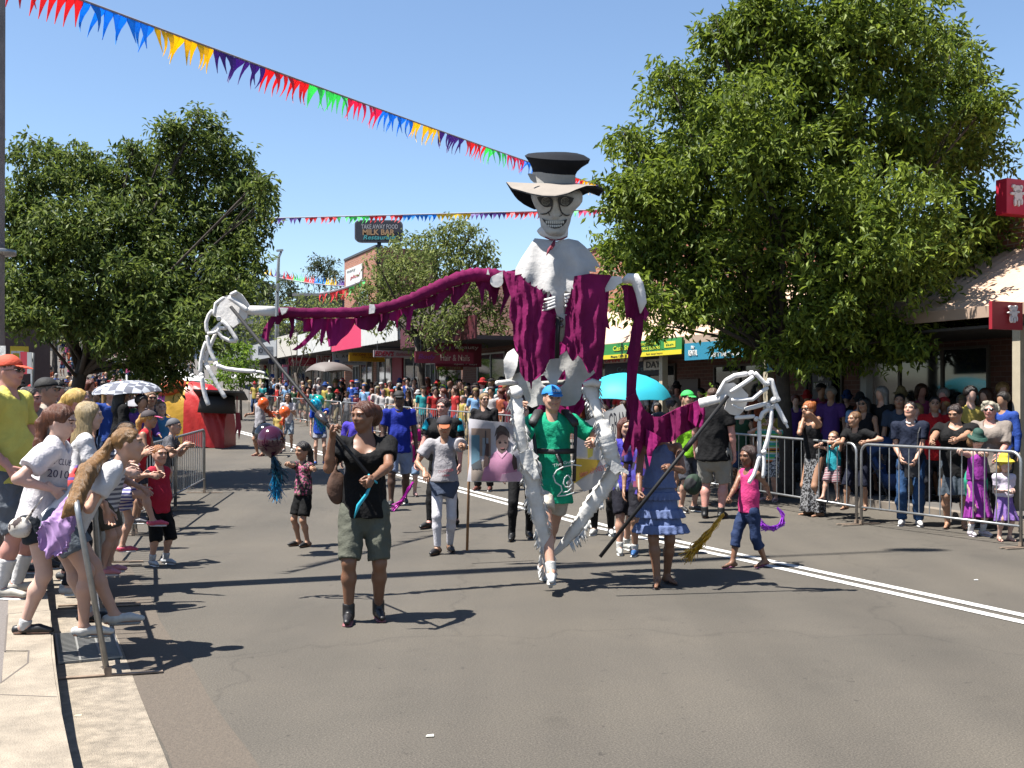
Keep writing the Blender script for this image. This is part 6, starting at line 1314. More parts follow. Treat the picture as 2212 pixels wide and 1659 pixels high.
legbone([(850, 670), (810, 760), (745, 850), (680, 940), (610, 1050), (540, 1140), (465, 1225)], [9.3, 9.32, 9.34, 9.36, 9.38, 9.42, 9.46], [.075, .088, .085, .078, .066, .050, .02], 'shin', 7)
mb = MB(); mb.ball(P(*z3((232, 205)), 9.26), .055, 12); mb.obj('knob', FOAM, PU, smooth=True)
link('kneecap', sheet([(245, 585), (310, 560), (370, 605), (355, 625), (335, 620), (380, 745), (340, 752), (300, 700), (255, 640)], lambda x, y: P(*z3((x, y)), 9.12 + .01 * math.sin(x * .1)), .012, 22, name='kneecap'), RAG, PU)
link('kneecap', sheet([(830, 630), (880, 660), (935, 700), (932, 720), (880, 700), (850, 720), (820, 690)], lambda x, y: P(*z3((x, y)), 9.2), .012, 22, name='kneecap'), RAG, PU)
# ---------------- people in the parade ----------------
EYE = {}
def ppl(*a, **k): return person(*a, **k)
def band(i, k, f0, m, r=.032, name='wristband'):
    pass
# woman in black with the left rod
p = person(G(788, 1338), 1.66, 8, 'person in black t-shirt and grey cargo shorts holding up the slanting black rod', lod=0, skin_='brown', build=1.10, bust=.004,
    top=('tee', '#0b0b0d', .03, .016, .055), bottom=('cargo', '#5f6156', .95), hair=('puff', '#5a2c16'), shoes=('boot', '#171415', '#8a4f55'),
    head=(42, -2), hands={'R': {'to': P(713, 938, 7.7), 'curl': .95}, 'L': {'to': P(800, 1046, 7.58), 'curl': .95}}, elbow={'R': (.25, .25, -1), 'L': (-1, .0, -.6)}, feet={'R': (.072, .05, .0, 4), 'L': (-.062, -.02, 0, -8)})
WOM = p
s_ = SDF()
link('strap_top', sheet([(-.12, 0), (.12, 0), (.10, .05), (-.10, .05)], lambda x, y: WOM['neck'] + Vector((x * .0, 0, 0)), .001, .1), None) if False else None
# shoulder bag held by her
bag = MB(); c = P(726, 1048, 8.06)
V, Q = SDF().ell(tuple(c + Vector((0, .02, -.02))), (.075, .05, .13), k=.02).cone(tuple(c + Vector((-.02, 0, .08))), tuple(c + Vector((.09, .05, .42))), .012, .01).build(.012)
o = link('shoulder_bag', np_mesh('shoulder_bag', fold(V, Q, .01, seed=3), Q), mat('leather_brown', (.11, .05, .028), .85, noise=.4, bump=.5, bscale=14), label='brown slouchy shoulder bag hanging beside the woman in black', cat='bag'); recenter(o)
mb = MB(); w0 = WOM['wr']['L']; mb.tube([w0 + Vector((-.03, -.01, .03)), w0 + Vector((0, -.035, 0)), w0 + Vector((.03, -.01, -.03)), w0 + Vector((0, .03, 0)), w0 + Vector((-.03, -.01, .03))], .007, 6); a = w0 + Vector((.0, -.04, -.02)); mb.tube([a, a + Vector((-.04, 0, -.09)), a + Vector((-.10, .01, -.17)), a + Vector((-.13, .01, -.26))], [.006, .012, .014, .003], 6)
mb.obj('wristband', mat('ribbon_cyan', (.02, .45, .62), .5), WOM['root'], smooth=True)
# girl with floral top
FLOR = ramp_mat('cloth_floral', 'voronoi', ['#1a1216', '#a0305a', '#241a1e', '#6a6a50', '#1c1418', '#c06a90', '#2a1a20'], 55)
p = person(G(655, 1180), 1.20, -38, 'young person in floral top and black bike shorts carrying the maroon balloon', lod=0, skin_='tan', build=.92, top=('tee', FLOR, -.02, .016), bottom=('cargo', '#08080a', .8), hair=('pony', '#1d130f'), shoes=('flat', '#100c0c', '#2a2020'),
    head=(0, -6), hands={'R': {'to': P(594, 1000, 11.4), 'curl': .8}, 'L': {'to': P(705, 1028, 10.9), 'curl': .4}}, elbow={'R': (.4, .3, -1), 'L': (-.3, .2, -1)})
GF = p
# man carrying the puppet
p = person(G(1192, 1262), 1.80, 3, 'person in teal t-shirt, cream shorts and blue cap carrying the puppet on a harness', lod=0, skin_='light', build=.98, smile=True, top=('tee', '#13a27a', .09, .03, .0), bottom=('cargo', '#cdc4b6', .62), hair=('crop', '#5a4434'), hat=('cap', '#1287d6', '#1287d6'),
    shoes=('sneaker', '#d4d4d2', '#b8b8b4'), head=(-12, 0), hands={'R': {'to': P(1118, 890, 9.35), 'curl': .75}, 'L': {'to': P(1292, 962, 9.3), 'curl': .8}}, elbow={'R': (.22, .35, -1), 'L': (-1, -.3, -.5)}, feet={'R': (.02, .28, 0.0, 5, 0), 'L': (.035, -.18, .02, 0, -15)}, sock=('#c8c8c4', .22))
MAN = p; W = p['W']
BLKW = mat('webbing_black', (.012, .012, .014), .6, bump=.2)
mb = MB(); root = MAN['root']
har = empty('harness', MAN['pel'], 0, label='black padded shoulder harness strapped over the teal t-shirt', cat='harness')
cf = lambda x, z: P(x, z, 9.62)   # strap points follow the chest in front of the shirt
def chest_pt(u, v, off=0.0): return P(u, v, MAN['chest'].y - .165 - off + abs(u - 1195) / 60 * .05)
for sg, us in ((-1, ((1152, 880), (1150, 920), (1158, 980), (1168, 1030))), (1, ((1240, 880), (1244, 920), (1242, 970), (1240, 1040)))):
    mb = MB(); q = [MAN['sh']['R' if sg < 0 else 'L'].lerp(MAN['neck'], .35) + Vector((0, .10, .035)), MAN['sh']['R' if sg < 0 else 'L'].lerp(MAN['neck'], .35) + Vector((0, .0, .085)), chest_pt(us[0][0], us[0][1] + 30), chest_pt(*us[1], .01)]
    mb.tube(q, [.03, .042, .042, .03], 8, sq=.4, ref=(1, 0, 0)); mb.obj('shoulder_pad', BLKW, har, smooth=True)
    mb = MB(); mb.tube([chest_pt(*us[1], .01), chest_pt(*us[2], .015), chest_pt(*us[3], .01)], .016, 6, sq=.35, ref=(1, 0, 0)); mb.obj('strap', BLKW, har, smooth=True)
mb = MB(); mb.tube([chest_pt(1158, 974, .0), chest_pt(1195, 976, .035), chest_pt(1245, 974, .01)], .024, 8, sq=.4, ref=(0, 0, 1)); mb.tube([chest_pt(1203, 980, .04), chest_pt(1212, 1000, .04), chest_pt(1212, 1016, .04)], .02, 6, sq=.3, ref=(1, 0, 0)); mb.obj('chest_strap', BLKW, har, smooth=True)
# white drawing on the t-shirt: curl, drop-shaped figure and small lettering
WH = mat('print_white', (.70, .74, .72), .8)
def shirt_pt(u, v): return P(u, v, MAN['pel'].y - .205 + abs(u - 1210) / 60 * .03 - .01 * 0)
mb = MB()
for pl in ([(1256, 1006), (1238, 1004), (1218, 1008), (1203, 1016), (1195, 1028), (1200, 1042), (1212, 1050), (1214, 1060), (1204, 1072)], [(1216, 1064), (1226, 1062), (1234, 1054)], [(1222, 1030), (1227, 1026), (1233, 1034), (1236, 1044), (1230, 1052), (1221, 1052), (1217, 1044), (1219, 1034), (1222, 1030)], [(1224, 1043), (1227, 1040), (1230, 1043), (1227, 1046), (1224, 1043)], [(1204, 1072), (1222, 1070), (1240, 1064)]):
    mb.tube([shirt_pt(*q) for q in pl], .006, 6)
mb.obj('shirt_print', WH, root, smooth=True)
put_text('The Gully', shirt_pt(1218, 1001) - Vector((0, .02, 0)), (1, 0, .25), .20, .035, WH, root, ext=.002)
mb = MB(); c = MAN['hd'](0, .55, .32)
put_text('crew', c + Vector((0.0, -.02, 0)), (1, 0, 0), .07, .022, WH, root, ext=.002)
# girl in the blue ruffled dress
p = person(G(1425, 1262), 1.56, -4, 'person in blue ruffled strappy dress holding the rod of the low foam hand', lod=0, skin_='brown', build=1.0, top=('cami', '#64739c', -.06, .012), bottom=('dressskirt', '#64739c', .20, .05, (.05, .55, .98)), hair=('bob', '#120c0a'), shoes=('sandal', '#1c1012'),
    head=(0, -5), hands={'R': {'to': P(1380, 1090, 9.25), 'curl': .95}, 'L': {'to': P(1447, 1018, 9.2), 'curl': .95}}, elbow={'R': (.4, -.6, -.6), 'L': (-.6, -.4, -.8)}, feet={'R': (.02, .09, 0, 8), 'L': (-.045, -.05, .0, -25)})
BG = p
mb = MB(); w0 = BG['wr']['L']; mb.tube([w0 + Vector((-.03, 0, .0)), w0 + Vector((0, -.032, 0)), w0 + Vector((.03, 0, 0)), w0 + Vector((0, .03, 0)), w0 + Vector((-.03, 0, .0))], .006, 6); mb.obj('bracelet', BLKW, BG['root'], smooth=True)
# people behind her
PURP = ramp_mat('cloth_festival', 'voronoi', ['#2a1a5a', '#4a38a0', '#7a2a50', '#201a30', '#4a48a8'], 16)
person(G(1352, 1192), 1.48, 12, 'person in blue and purple patterned shirt and dark shorts half hidden by the blue dress', lod=1, skin_='light', build=1.1, top=('tee', '#4a44b0', .04, .03), bottom=('cargo', '#1a1a26', .95), hair=('long', '#5a2a1a'), shoes=('sneaker', '#b4b4ae'), sock=('#c8c8c4', .2), hands={'R': (.17, .02, .38)}, feet={'R': (.08, .1, 0, 15), 'L': (-.04, -.12, 0, -5)})
person(G(1390, 1200), 1.45, -6, 'person mostly hidden behind the blue dress, only blue and white sneakers showing', lod=1, skin_='tan', top=('tee', PURP, .05, .02), bottom=('cargo', '#202028', .9), hair=('curly', '#3a241a'), shoes=('sneaker', '#2a5a90', '#d0d0cc'), sock=('#c8c8c4', .2))
person(G(1302, 1155), 1.62, -10, 'person in black leggings walking behind the puppet, only legs and white shoes visible', lod=1, skin_='light', top=('tee', '#28282c'), bottom=('leggings', '#0c0c0e'), hair=('bun', '#3a2418'), shoes=('sneaker', '#c4c4c0'))
person(G(1128, 1165), 1.66, 5, 'person in black trousers and boots walking just behind the portrait banner', lod=1, skin_='fair', top=('tee', '#2c6a3c'), bottom=('leggings', '#101012'), hair=('short', '#2e2018'), shoes=('boot', '#101010', '#202020'), feet={'R': (.08, .05, 0, 10), 'L': (-.06, -.1, 0, -4)})
# pink girl with tinsel
p = person(G(1618, 1226), 1.22, -62, 'young person in bright pink singlet and rolled jeans walking with glittery streamers', lod=0, skin_='brown', top=('tank', '#d0407e', .02, .010), bottom=('capri', '#2a3a5e'), hair=('long', '#3a2218'), shoes=('sandal', '#8a4a6a'),
    head=(-6, -6), hands={'R': {'to': P(1560, 1108, 10.3), 'curl': .9}, 'L': {'to': P(1678, 1096, 10.9), 'curl': .8}}, elbow={'R': (.5, -1, -.3), 'L': (-.4, -1, -.3)}, feet={'R': (.05, .13, .0, 0, -5), 'L': (-.04, -.13, 0.012, 0, -10)}); PG = p
def tinsel(label, pts, c, wid, n=60, seed=1, metal=.8):
    r = random.Random(seed); o = MB(); W_ = [Vector(q) for q in pts]
    for k in range(n):
        off = [Vector((r.gauss(0, 1), r.gauss(0, 1), r.gauss(0, 1))) * wid * (.25 + .9 * i / (len(W_) - 1)) for i in range(len(W_))]
        q = [W_[i] + off[i] for i in range(len(W_))]
        if r.random() < .5: q = q[:max(2, len(q) - r.randrange(0, len(q) // 2 + 1))]
        w_ = .0045; s = Vector((r.uniform(-1, 1), r.uniform(-1, 1), r.uniform(-1, 1))).normalized() * w_; vs_ = []
        for a in q: vs_ += [a - s, a + s]
        t_ = s.cross(Vector((1, .3, .2))).normalized() * .0015; m_ = len(vs_); vs_ += [v + t_ for v in vs_]
        o.add(vs_, [(2 * i, 2 * i + 1, 2 * i + 3, 2 * i + 2) for i in range(len(q) - 1)] + [(m_ + 2 * i + 2, m_ + 2 * i + 3, m_ + 2 * i + 1, m_ + 2 * i) for i in range(len(q) - 1)])
    o.tube(W_[:2], .012, 6)
    x = o.obj('streamer', mat('tinsel_' + str(c), tuple(min(1, q * 1.3) for q in c), .3, metal=metal * .4, noise=.5, nscale=60), label=label, cat='streamer', kind=None); recenter(x); return x
tinsel('long gold tinsel streamer trailing from the hand of the child in pink', [P(1562, 1112, 10.28), P(1545, 1135, 10.2), P(1525, 1158, 10.15), P(1505, 1180, 10.1), P(1485, 1203, 10.08)], (.80, .40, .02), .024, 130, 2, metal=0)
tinsel('curved purple tinsel streamer hanging from the other hand of the child in pink', [P(1680, 1098, 10.9), P(1692, 1112, 10.9), P(1690, 1132, 10.9), P(1672, 1142, 10.9), P(1650, 1138, 10.9), P(1644, 1130, 10.9)], (.34, .05, .60), .017, 130, 3, metal=.3)
# balloon carried by the floral girl
def balloon(label, c, r, m, sx=1.0):
    root = empty('balloon', c - UP * r * 1.15, 0, label=label, cat='balloon'); V, Q = SDF().ell(tuple(c), (r * sx, r * sx, r * 1.1), k=.02).cone(tuple(c - UP * r * .6), tuple(c - UP * r * 1.15), r * .55, r * .1, .05).build(r / 9)
    link('skin', np_mesh('skin', V, Q), m, root); mb = MB(); mb.tube([c - UP * r * 1.08, c - UP * r * 1.22], [r * .05, r * .14], 8); mb.obj('knot', m, root, smooth=True); return root
def ball_m(n, c, tr=.0): return mat('balloon_' + n, c, .12, spec=.7, trans=tr)
balloon('big shiny dark maroon balloon held up by the child in the floral top', P(586, 952, 11.35), .148, ball_m('maroon', (.055, .008, .025)))
mb = MB(); mb.ball(P(574, 938, 11.5), .125, 16); o = mb.obj('balloon', ball_m('black', (.01, .01, .012)), smooth=True, label='black balloon just behind the maroon balloon', cat='balloon'); recenter(o)
tinsel('teal and blue tinsel tail hanging under the maroon balloon', [P(590, 990, 11.35), P(596, 1020, 11.35), P(598, 1045, 11.35), P(597, 1074, 11.35)], (.0, .20, .42), .035, 150, 4)
tinsel('dark teal crepe streamers at the top of the balloon tail', [P(592, 988, 11.3), P(598, 1008, 11.3), P(602, 1030, 11.3)], (.0, .05, .09), .04, 120, 5, metal=.1)
# girl with cap and portrait banner
p = person(G(960, 1194), 1.50, 4, 'person in loose grey print t-shirt, white leggings and dark cap holding the banner pole', lod=0, skin_='tan', build=.9, top=('wide', '#a9a6aa', -.02, .028, .01), bottom=('leggings', '#d6d4da', 1), hair=('short', '#241612'), hat=('cap', '#26222a', '#a8572a'), shoes=('flat', '#161214', '#201a1a'),
    head=(0, -14), hands={'L': {'to': P(1010, 968, 10.9), 'curl': .9}, 'R': {'to': (.15, .14, .56), 'curl': .3, 'palm': (0, 0, -1)}}, elbow={'L': (-1, .1, -.6), 'R': (.8, -.5, -.6)}, feet={'R': (.05, .08, 0, 25), 'L': (-.04, -.06, 0, -12)}); CG = p
s = SDF(); 
for k in 'RL': s.cone(tuple(CG['pel'] + CG['sx'] * (.07 if k == 'R' else -.07) + Vector((0, 0, -.0))), tuple(CG['pel'].lerp(CG['kn'][k], .40)), .095, .090, .02, cap=1)
s.cone(tuple(CG['pel'] - UP * .02), tuple(CG['pel'] + UP * .09), .118, .112, .03, ((0, 1, 0), .8), cap=1); V, Q = s.build(.011); link('denim_shorts', np_mesh('denim_shorts', fold(V, Q, .006, seed=2), Q), cloth('#4a5468'), CG['root'])
RD = mat('print_red', (.40, .05, .08), .8); GY = mat('print_grey', (.16, .15, .18), .8)
ct = CG['chest']; put_text('SURFBLUE', Vector((ct.x + .035, ct.y - .165, ct.z - .03)), (1, 0, .06), .14, .026, GY, CG['root'], ext=.003); put_text('CHAMPION', Vector((ct.x + .025, ct.y - .175, ct.z - .20)), (1, 0, .15), .16, .034, RD, CG['root'], ext=.003); put_text('1984', Vector((ct.x + .025, ct.y - .175, ct.z - .25)), (1, 0, .05), .08, .022, RD, CG['root'], ext=.003)
mb = MB(); mb.tube([Vector((ct.x - .05, ct.y - .172, ct.z - .10)), Vector((ct.x, ct.y - .176, ct.z - .07)), Vector((ct.x + .04, ct.y - .176, ct.z - .12)), Vector((ct.x + .09, ct.y - .165, ct.z - .09))], .004, 5); mb.obj('shirt_print', GY, CG['root'], smooth=True)
bn = empty('portrait_banner', P(1010, 1188, 10.85), 0, label='cloth banner with a photographed portrait in pink, carried on a timber pole', cat='banner')
WD_ = mat('timber_pole', (.30, .16, .07), .7, noise=.3, nscale=20)
mb = MB(); mb.tube([P(1009, 1189, 10.85), P(1016, 905, 10.85)], .014, 8); mb.obj('pole', WD_, bn, smooth=True)
def cl(u, v, o=0): return P(u, v, 10.72 + .02 * math.sin(u * .09) + .015 * math.sin(v * .06 + u * .03) - o)
def bpiece(poly, m, name, o, st=9): return link(name, sheet(poly, lambda x, y: cl(x, y, o), .004 if o else .006, st, name=name), m, bn)
bpiece([(1012, 904), (1060, 910), (1122, 914), (1158, 912), (1152, 1040), (1080, 1042), (1009, 1040), (1014, 1000)], mat('banner_cloth', (.60, .58, .62), .8, noise=.1), 'banner_cloth', 0)
bc = lambda x, y: (1018 + x * 1.0, 921 + y * 1.0)
def bm_(n, c): return mat('bprint_' + n, c, .8, noise=.12, nscale=8)
PC = [([(1018, 925), (1060, 926), (1060, 985), (1018, 985)], 'wall', (.34, .24, .19), .006), ([(1018, 940), (1036, 940), (1036, 1010), (1018, 1008)], 'blue', (.10, .22, .30), .010), ([(1042, 946), (1055, 946), (1055, 985), (1042, 985)], 'window', (.30, .36, .42), .010), ([(1018, 1010), (1062, 985), (1062, 1039), (1018, 1039)], 'sand', (.36, .29, .24), .009),
      ([(1018, 1004), (1038, 992), (1040, 1012), (1020, 1014)], 'bush', (.06, .07, .08), .013), ([(1048, 930), (1050, 930), (1050, 960), (1048, 960)], 'post', (.06, .06, .08), .013),
      ([(1058, 1000), (1060, 985), (1070, 976), (1088, 974), (1104, 980), (1114, 995), (1120, 1039), (1040, 1039), (1046, 1012)], 'pinkshirt', (.58, .26, .42), .014), ([(1084, 1024), (1122, 1018), (1140, 1040), (1080, 1040)], 'pinkskirt', (.72, .45, .58), .018), ([(1072, 976), (1084, 990), (1096, 976), (1092, 970), (1076, 970)], 'collar', (.62, .33, .47), .018),
      ([(1072, 942), (1076, 932), (1084, 928), (1092, 932), (1098, 944), (1098, 962), (1092, 974), (1084, 980), (1076, 974), (1071, 960)], 'face', (.085, .05, .048), .020), ([(1068, 944), (1072, 926), (1080, 918), (1092, 922), (1100, 934), (1102, 950), (1098, 944), (1092, 934), (1084, 931), (1076, 934)], 'hair', (.025, .018, .022), .024),
      ([(1044, 1010), (1048, 972), (1050, 958), (1056, 958), (1056, 978), (1054, 1006)], 'arm', (.09, .05, .045), .020), ([(1108, 980), (1116, 990), (1118, 1012), (1110, 1016), (1106, 1000)], 'arm', (.09, .05, .045), .020), ([(1076, 952), (1081, 951), (1081, 953), (1076, 954)], 'eye', (.02, .015, .015), .028), ([(1088, 951), (1093, 952), (1093, 954), (1088, 953)], 'eye', (.02, .015, .015), .028), ([(1080, 967), (1090, 967), (1088, 970), (1082, 970)], 'mouthp', (.16, .05, .05), .028)]
for pl, nm, c, o in PC: bpiece(pl, bm_(nm, c), 'printed_picture', o, 8)
# woman in black and turquoise, man in cap etc.
tq = '#101012'
p = person(G(958, 1138), 1.70, -22, 'person in black and turquoise sports shirt with shoulder bag, hair pinned up', lod=0, skin_='rosy', build=1.2, bust=.012, top=('tee', tq, .06, .022), bottom=('leggings', '#0c0c0e'), hair=('bun', '#3a1710'), shoes=('sneaker', '#1a1a1c', '#303030'), head=(0, -4), hands={'R': {'to': P(942, 1040, 13.6) if False else P(887, 1040, 13.9), 'curl': .5}}, feet={'R': (.06, .12, 0, 10), 'L': (-.05, -.12, 0, -5)}); TQ = p
for k, sg in (('R', -1), ('L', 1)):
    s = SDF(); a_ = TQ['sh'][k]; b_ = a_.lerp(TQ['wr'][k], .22) + Vector((sg * .02, 0, 0)); s.cone(tuple(a_), tuple(b_), .076, .070, cap=1); s.cut(tuple(a_ + Vector((sg * .035, 0, 0))), (-sg, .3, 0)); V, Q = s.build(.012); link('shoulder_panel', np_mesh('shoulder_panel', V, Q), cloth('#1fb0c4'), TQ['root'])
s = SDF(); c = TQ['waist'] + Vector((-.13, -.17, -.06)); s.ell(tuple(c), (.13, .06, .13), k=.02); V, Q = s.build(.012); o = link('shoulder_bag', np_mesh('shoulder_bag', fold(V, Q, .006), Q), BLKW, label='black shoulder bag on the person in black and turquoise', cat='bag'); recenter(o)
tinsel('bright magenta tinsel stick held low by the person in black and turquoise', [P(892, 1042, 13.6), P(884, 1056, 13.5), P(874, 1072, 13.45), P(866, 1084, 13.4), P(850, 1098, 13.4)], (.5, .02, .38), .018, 60, 7)
p = person(G(862, 1090), 1.76, 12, 'person in black cap and bright blue shirt walking behind the woman in black', lod=1, skin_='dark', build=1.15, belly=.02, top=('polo', '#1a2c90', .04, .015), bottom=('cargo', '#8a98b4', .95), hair=('crop', '#0a0808'), hat=('cap', '#141416'), shoes=('sneaker', '#303030'), glasses='#060606', head=(5, 0), feet={'R': (.08, .1, 0, 10), 'L': (-.06, -.1, 0, -4)})
person(G(772, 1105), 1.58, -10, 'person in purple sleeved top and white scarf hidden behind the woman in black', lod=1, skin_='light', top=('tee', '#4a3cae', .04, .02), bottom=('shorts', '#404048'), hair=('short', '#6a4a30'), shoes=('sneaker', '#c0b8bc'))
person(G(900, 1085), 1.2, 0, 'small child in magenta polo shirt and light denim shorts behind the woman in black', lod=1, skin_='fair', top=('polo', '#b81f78', .05, .02), bottom=('cargo', '#7a92ae', .95), hair=('short', '#a07a48'), shoes=('flat', '#806060'), hands={'R': (.08, .18, .62), 'L': (-.08, .18, .60)}) if False else None
person(G(885, 1072), 1.36, 8, 'child in magenta polo shirt and light denim shorts clasping hands on the road', lod=1, skin_='fair', top=('polo', '#b81f78', .05, .02), bottom=('cargo', '#7a92ae', .95), hair=('short', '#a07a48'), shoes=('flat', '#806060'), hands={'R': (.05, .17, .66), 'L': (-.05, .17, .63)})
person(G(1046, 1060), 1.70, -14, 'person in red, black and yellow shirt with sunglasses and long light hair', lod=1, skin_='light', bust=.01, top=('tee', '#18161a', .05, .02), bottom=('long', '#151518'), hair=('ponylong', '#9a7c54'), shoes=('sneaker', '#6a3a30'), glasses='#080808', head=(-35, 0)); 
# children with balloons
p = person(G(691, 1003), 1.52, 12, 'child in royal blue t-shirt and pale shorts carrying turquoise balloons', lod=1, skin_='light', build=.85, top=('tee', '#1c46b4', .05, .03), bottom=('cargo', '#9a9cac', .5), hair=('short', '#4a3220'), shoes=('sneaker', '#2a55a0'), hands={'L': {'to': P(688, 908, 22.6), 'curl': .8}})
balloon('shiny turquoise balloon carried by the child in royal blue', P(682, 875, 22.6), .135, ball_m('turq', (.01, .42, .62))); balloon('green balloon partly behind the turquoise balloon', P(689, 866, 22.9), .12, ball_m('teal', (.01, .32, .20)))
tinsel('turquoise streamers hanging under the turquoise balloon', [P(684, 888, 22.5), P(688, 905, 22.5), P(692, 925, 22.5)], (.0, .33, .45), .05, 90, 8, metal=.2); tinsel('green streamers hanging under the green balloon', [P(692, 885, 22.8), P(698, 900, 22.8), P(703, 918, 22.8)], (.0, .28, .12), .04, 60, 9, metal=.2)
person(G(622, 975), 1.55, 5, 'child in pale top and grey shorts holding the right one of the orange balloons', lod=1, skin_='tan', build=.85, top=('tee', '#c9c6ca', .03, .02), bottom=('cargo', '#8c98a4', .9), hair=('long', '#241410'), shoes=('sneaker', '#d0d0cc'), hands={'R': (.06, .2, .62), 'L': (-.06, .2, .66)})
balloon('orange balloon held in front of the child in grey shorts', P(615, 890, 26.2), .135, ball_m('orange', (.85, .13, .02)))
tinsel('orange streamers under the balloon of the child in grey shorts', [P(612, 900, 26.1), P(611, 908, 26.1), P(609, 917, 26.1)], (.8, .10, .02), .04, 50, 10, metal=.1)
person(G(562, 985), 1.58, -35, 'person in grey sleeveless top raising the left one of the orange balloons', lod=1, skin_='tan', top=('tank', '#a5a3a8', .06, .02), bottom=('shorts', '#1c1c20'), hair=('bun', '#2a1a14'), shoes=('sandal', '#7a3a4a'), hands={'L': {'to': P(567, 882, 24.6), 'curl': .7}, 'R': (.2, .12, .62)})
balloon('orange balloon raised by the person in the grey sleeveless top', P(569, 871, 24.5), .125, ball_m('orange', (.85, .13, .02)))
tinsel('orange crepe streamers blowing sideways from the left balloon', [P(570, 882, 24.5), P(580, 890, 24.5), P(592, 898, 24.5)], (.85, .12, .02), .05, 90, 11, metal=.1)
person(G(602, 980), 1.15, -20, 'small child in white and yellow top between the two orange balloons', lod=1, skin_='tan', top=('tee', '#c0a860', .03), bottom=('shorts', '#303040'), hair=('short', '#2a1812'), shoes=('sneaker', '#404450'))
# right of the puppet
p = person(G(1540, 1120), 1.84, 158, 'large person in black t-shirt and grey cargo shorts seen from behind', lod=1, skin_='rosy', build=1.28, belly=.03, top=('tee', '#0d0d0f', .06, .03), bottom=('cargo', '#9a978e', .98), hair=('crop', '#5a4030'), shoes=('boot', '#161616', '#101010'), hands={'L': (-.16, .1, .44)}); 
s = SDF(); c = P(1497, 1046, 14.4); s.ell(tuple(c), (.13, .1, .15), k=.02); V, Q = s.build(.014); o = link('backpack', np_mesh('backpack', fold(V, Q, .015), Q), ramp_mat('cloth_bag_mix', 'voronoi', ['#101418', '#14301c', '#18181c', '#5a1a1a'], 9), label='dark green and red backpack carried low by the large person in black', cat='bag'); recenter(o)
p = person(G(1485, 1105), 1.78, 25, 'person in lime green shirt, orange strap and green cap behind the purple sleeve', lod=1, skin_='light', top=('tee', '#8cd02c', .05, .02), bottom=('cargo', '#50525a', 1), hair=('short', '#4a3020'), hat=('cap', '#35c65a'), shoes=('sneaker', '#202020'), head=(0, 0))
person(G(1452, 1072), 1.6, 60, 'person with dark pinned hair standing behind the lime green shirt', lod=1, skin_='light', top=('tee', '#5a2a40'), bottom=('shorts', '#303038'), hair=('bun', '#2a1610'), shoes=('sandal', '#402a2a'))
person(G(1512, 1090), 1.45, 10, 'child in red top and sandals beside the large person in black', lod=1, skin_='tan', top=('tee', '#c02a3a'), bottom=('shorts', '#2a2a30'), hair=('short', '#2a1610'), shoes=('sandal', '#402a2a'))
# programme banner held behind the puppet
bn = empty('programme_banner', P(1330, 1000, 12.6), 0, label='white and yellow fabric banner with lettering ending in GRAM behind the puppet legs', cat='banner')
def b2(u, v, o=0): return P(u, v, 12.6 + .06 * math.sin(u * .03) - o)
for pl, c, o, nm in (([(1262, 912), (1310, 888), (1345, 872), (1378, 935), (1376, 1030), (1340, 1035), (1262, 1062), (1240, 1040), (1248, 930)], (.62, .61, .58), 0, 'banner_cloth'), ([(1240, 990), (1296, 994), (1286, 1014), (1238, 1046)], (.75, .50, .05), .012, 'yellow_panel'), ([(1268, 940), (1284, 938), (1280, 985), (1270, 990)], (.72, .6, .1), .012, 'yellow_panel')):
    link(nm, sheet(pl, lambda x, y, o=o: b2(x, y, o), .006, 12, name=nm), mat('b2_%s_%.2f' % (nm, c[1]), c, .8, noise=.12), bn)
dk = mat('print_dark', (.04, .04, .05), .7)
put_text('NESS', b2(1290, 936, .05), (1, 0, .35), .26, .17, dk, bn, bold=.02, shear=.1); put_text('GRAM', b2(1336, 914, .05), (1, 0, .12), .22, .26, dk, bn, bold=.0, shear=.15)
put_text('ciation of NSW', b2(1276, 1018, .05), (1, 0, .30), .42, .06, mat('print_maroon', (.25, .03, .05), .7), bn); put_text('ent', b2(1362, 990, .05), (1, 0, .2), .08, .06, mat('print_maroon', (.25, .03, .05), .7), bn)
tinsel('green tinsel bundle glinting beside the puppet knee', [P(1348, 1010, 12), P(1352, 1016, 12), P(1350, 1024, 12)], (.0, .25, .18), .035, 60, 12)
# ---------------- spectators on the left ----------------
def GL(u, v): return G(u, v, .15)
person(GL(18, 1288), 1.86, 86, 'person in yellow t-shirt, orange cap and pulled-up white socks at the left edge', lod=0, skin_='rosy', build=1.12, belly=.02, top=('tee', '#d9cf6a', .03, .025), bottom=('cargo', '#6a7078', .98), hair=('crop', '#6a4a38'), hat=('cap', '#d8502f', '#d8502f'), glasses='#3a3432', shoes=('sneaker', '#b8b2a6'), sock=('#e0dedc', .55), hands={'R': (.12, .08, .50), 'L': (-.14, .1, .46)})
p = person(GL(86, 1366), 1.50, 100, 'person in white sleeved t-shirt with low brown ponytail leaning over the nearest barrier', lod=0, skin_='fair', build=1.12, lean=12, top=('tee', '#dcd8dc', .05, .03), bottom=('cargo', '#2a3038', .42), hair=('pony', '#6a3a1e'), shoes=('flat', '#121012', '#1c1a1a'), sock=('#c8c8c8', .12), head=(6, -12),
    hands={'R': {'to': P(118, 1080, 6.75), 'curl': .5}, 'L': {'to': P(135, 1075, 7.1), 'curl': .5}}, elbow={'R': (.6, -.6, -1), 'L': (-.6, -.4, -1)}, feet={'R': (.055, -.05, 0, 6), 'L': (-.05, .20, 0.0, -4)}); LW = p
c = LW['chest']; put_text('SURF CLUB', c + Vector((.10, -.135, .02)), (.8, .5, -.15), .16, .04, mat('print_navy', (.05, .05, .09), .8), LW['root']); put_text('2010', c + Vector((.10, -.135, -.06)), (.8, .5, -.15), .13, .05, mat('print_navy', (.05, .05, .09), .8), LW['root'])
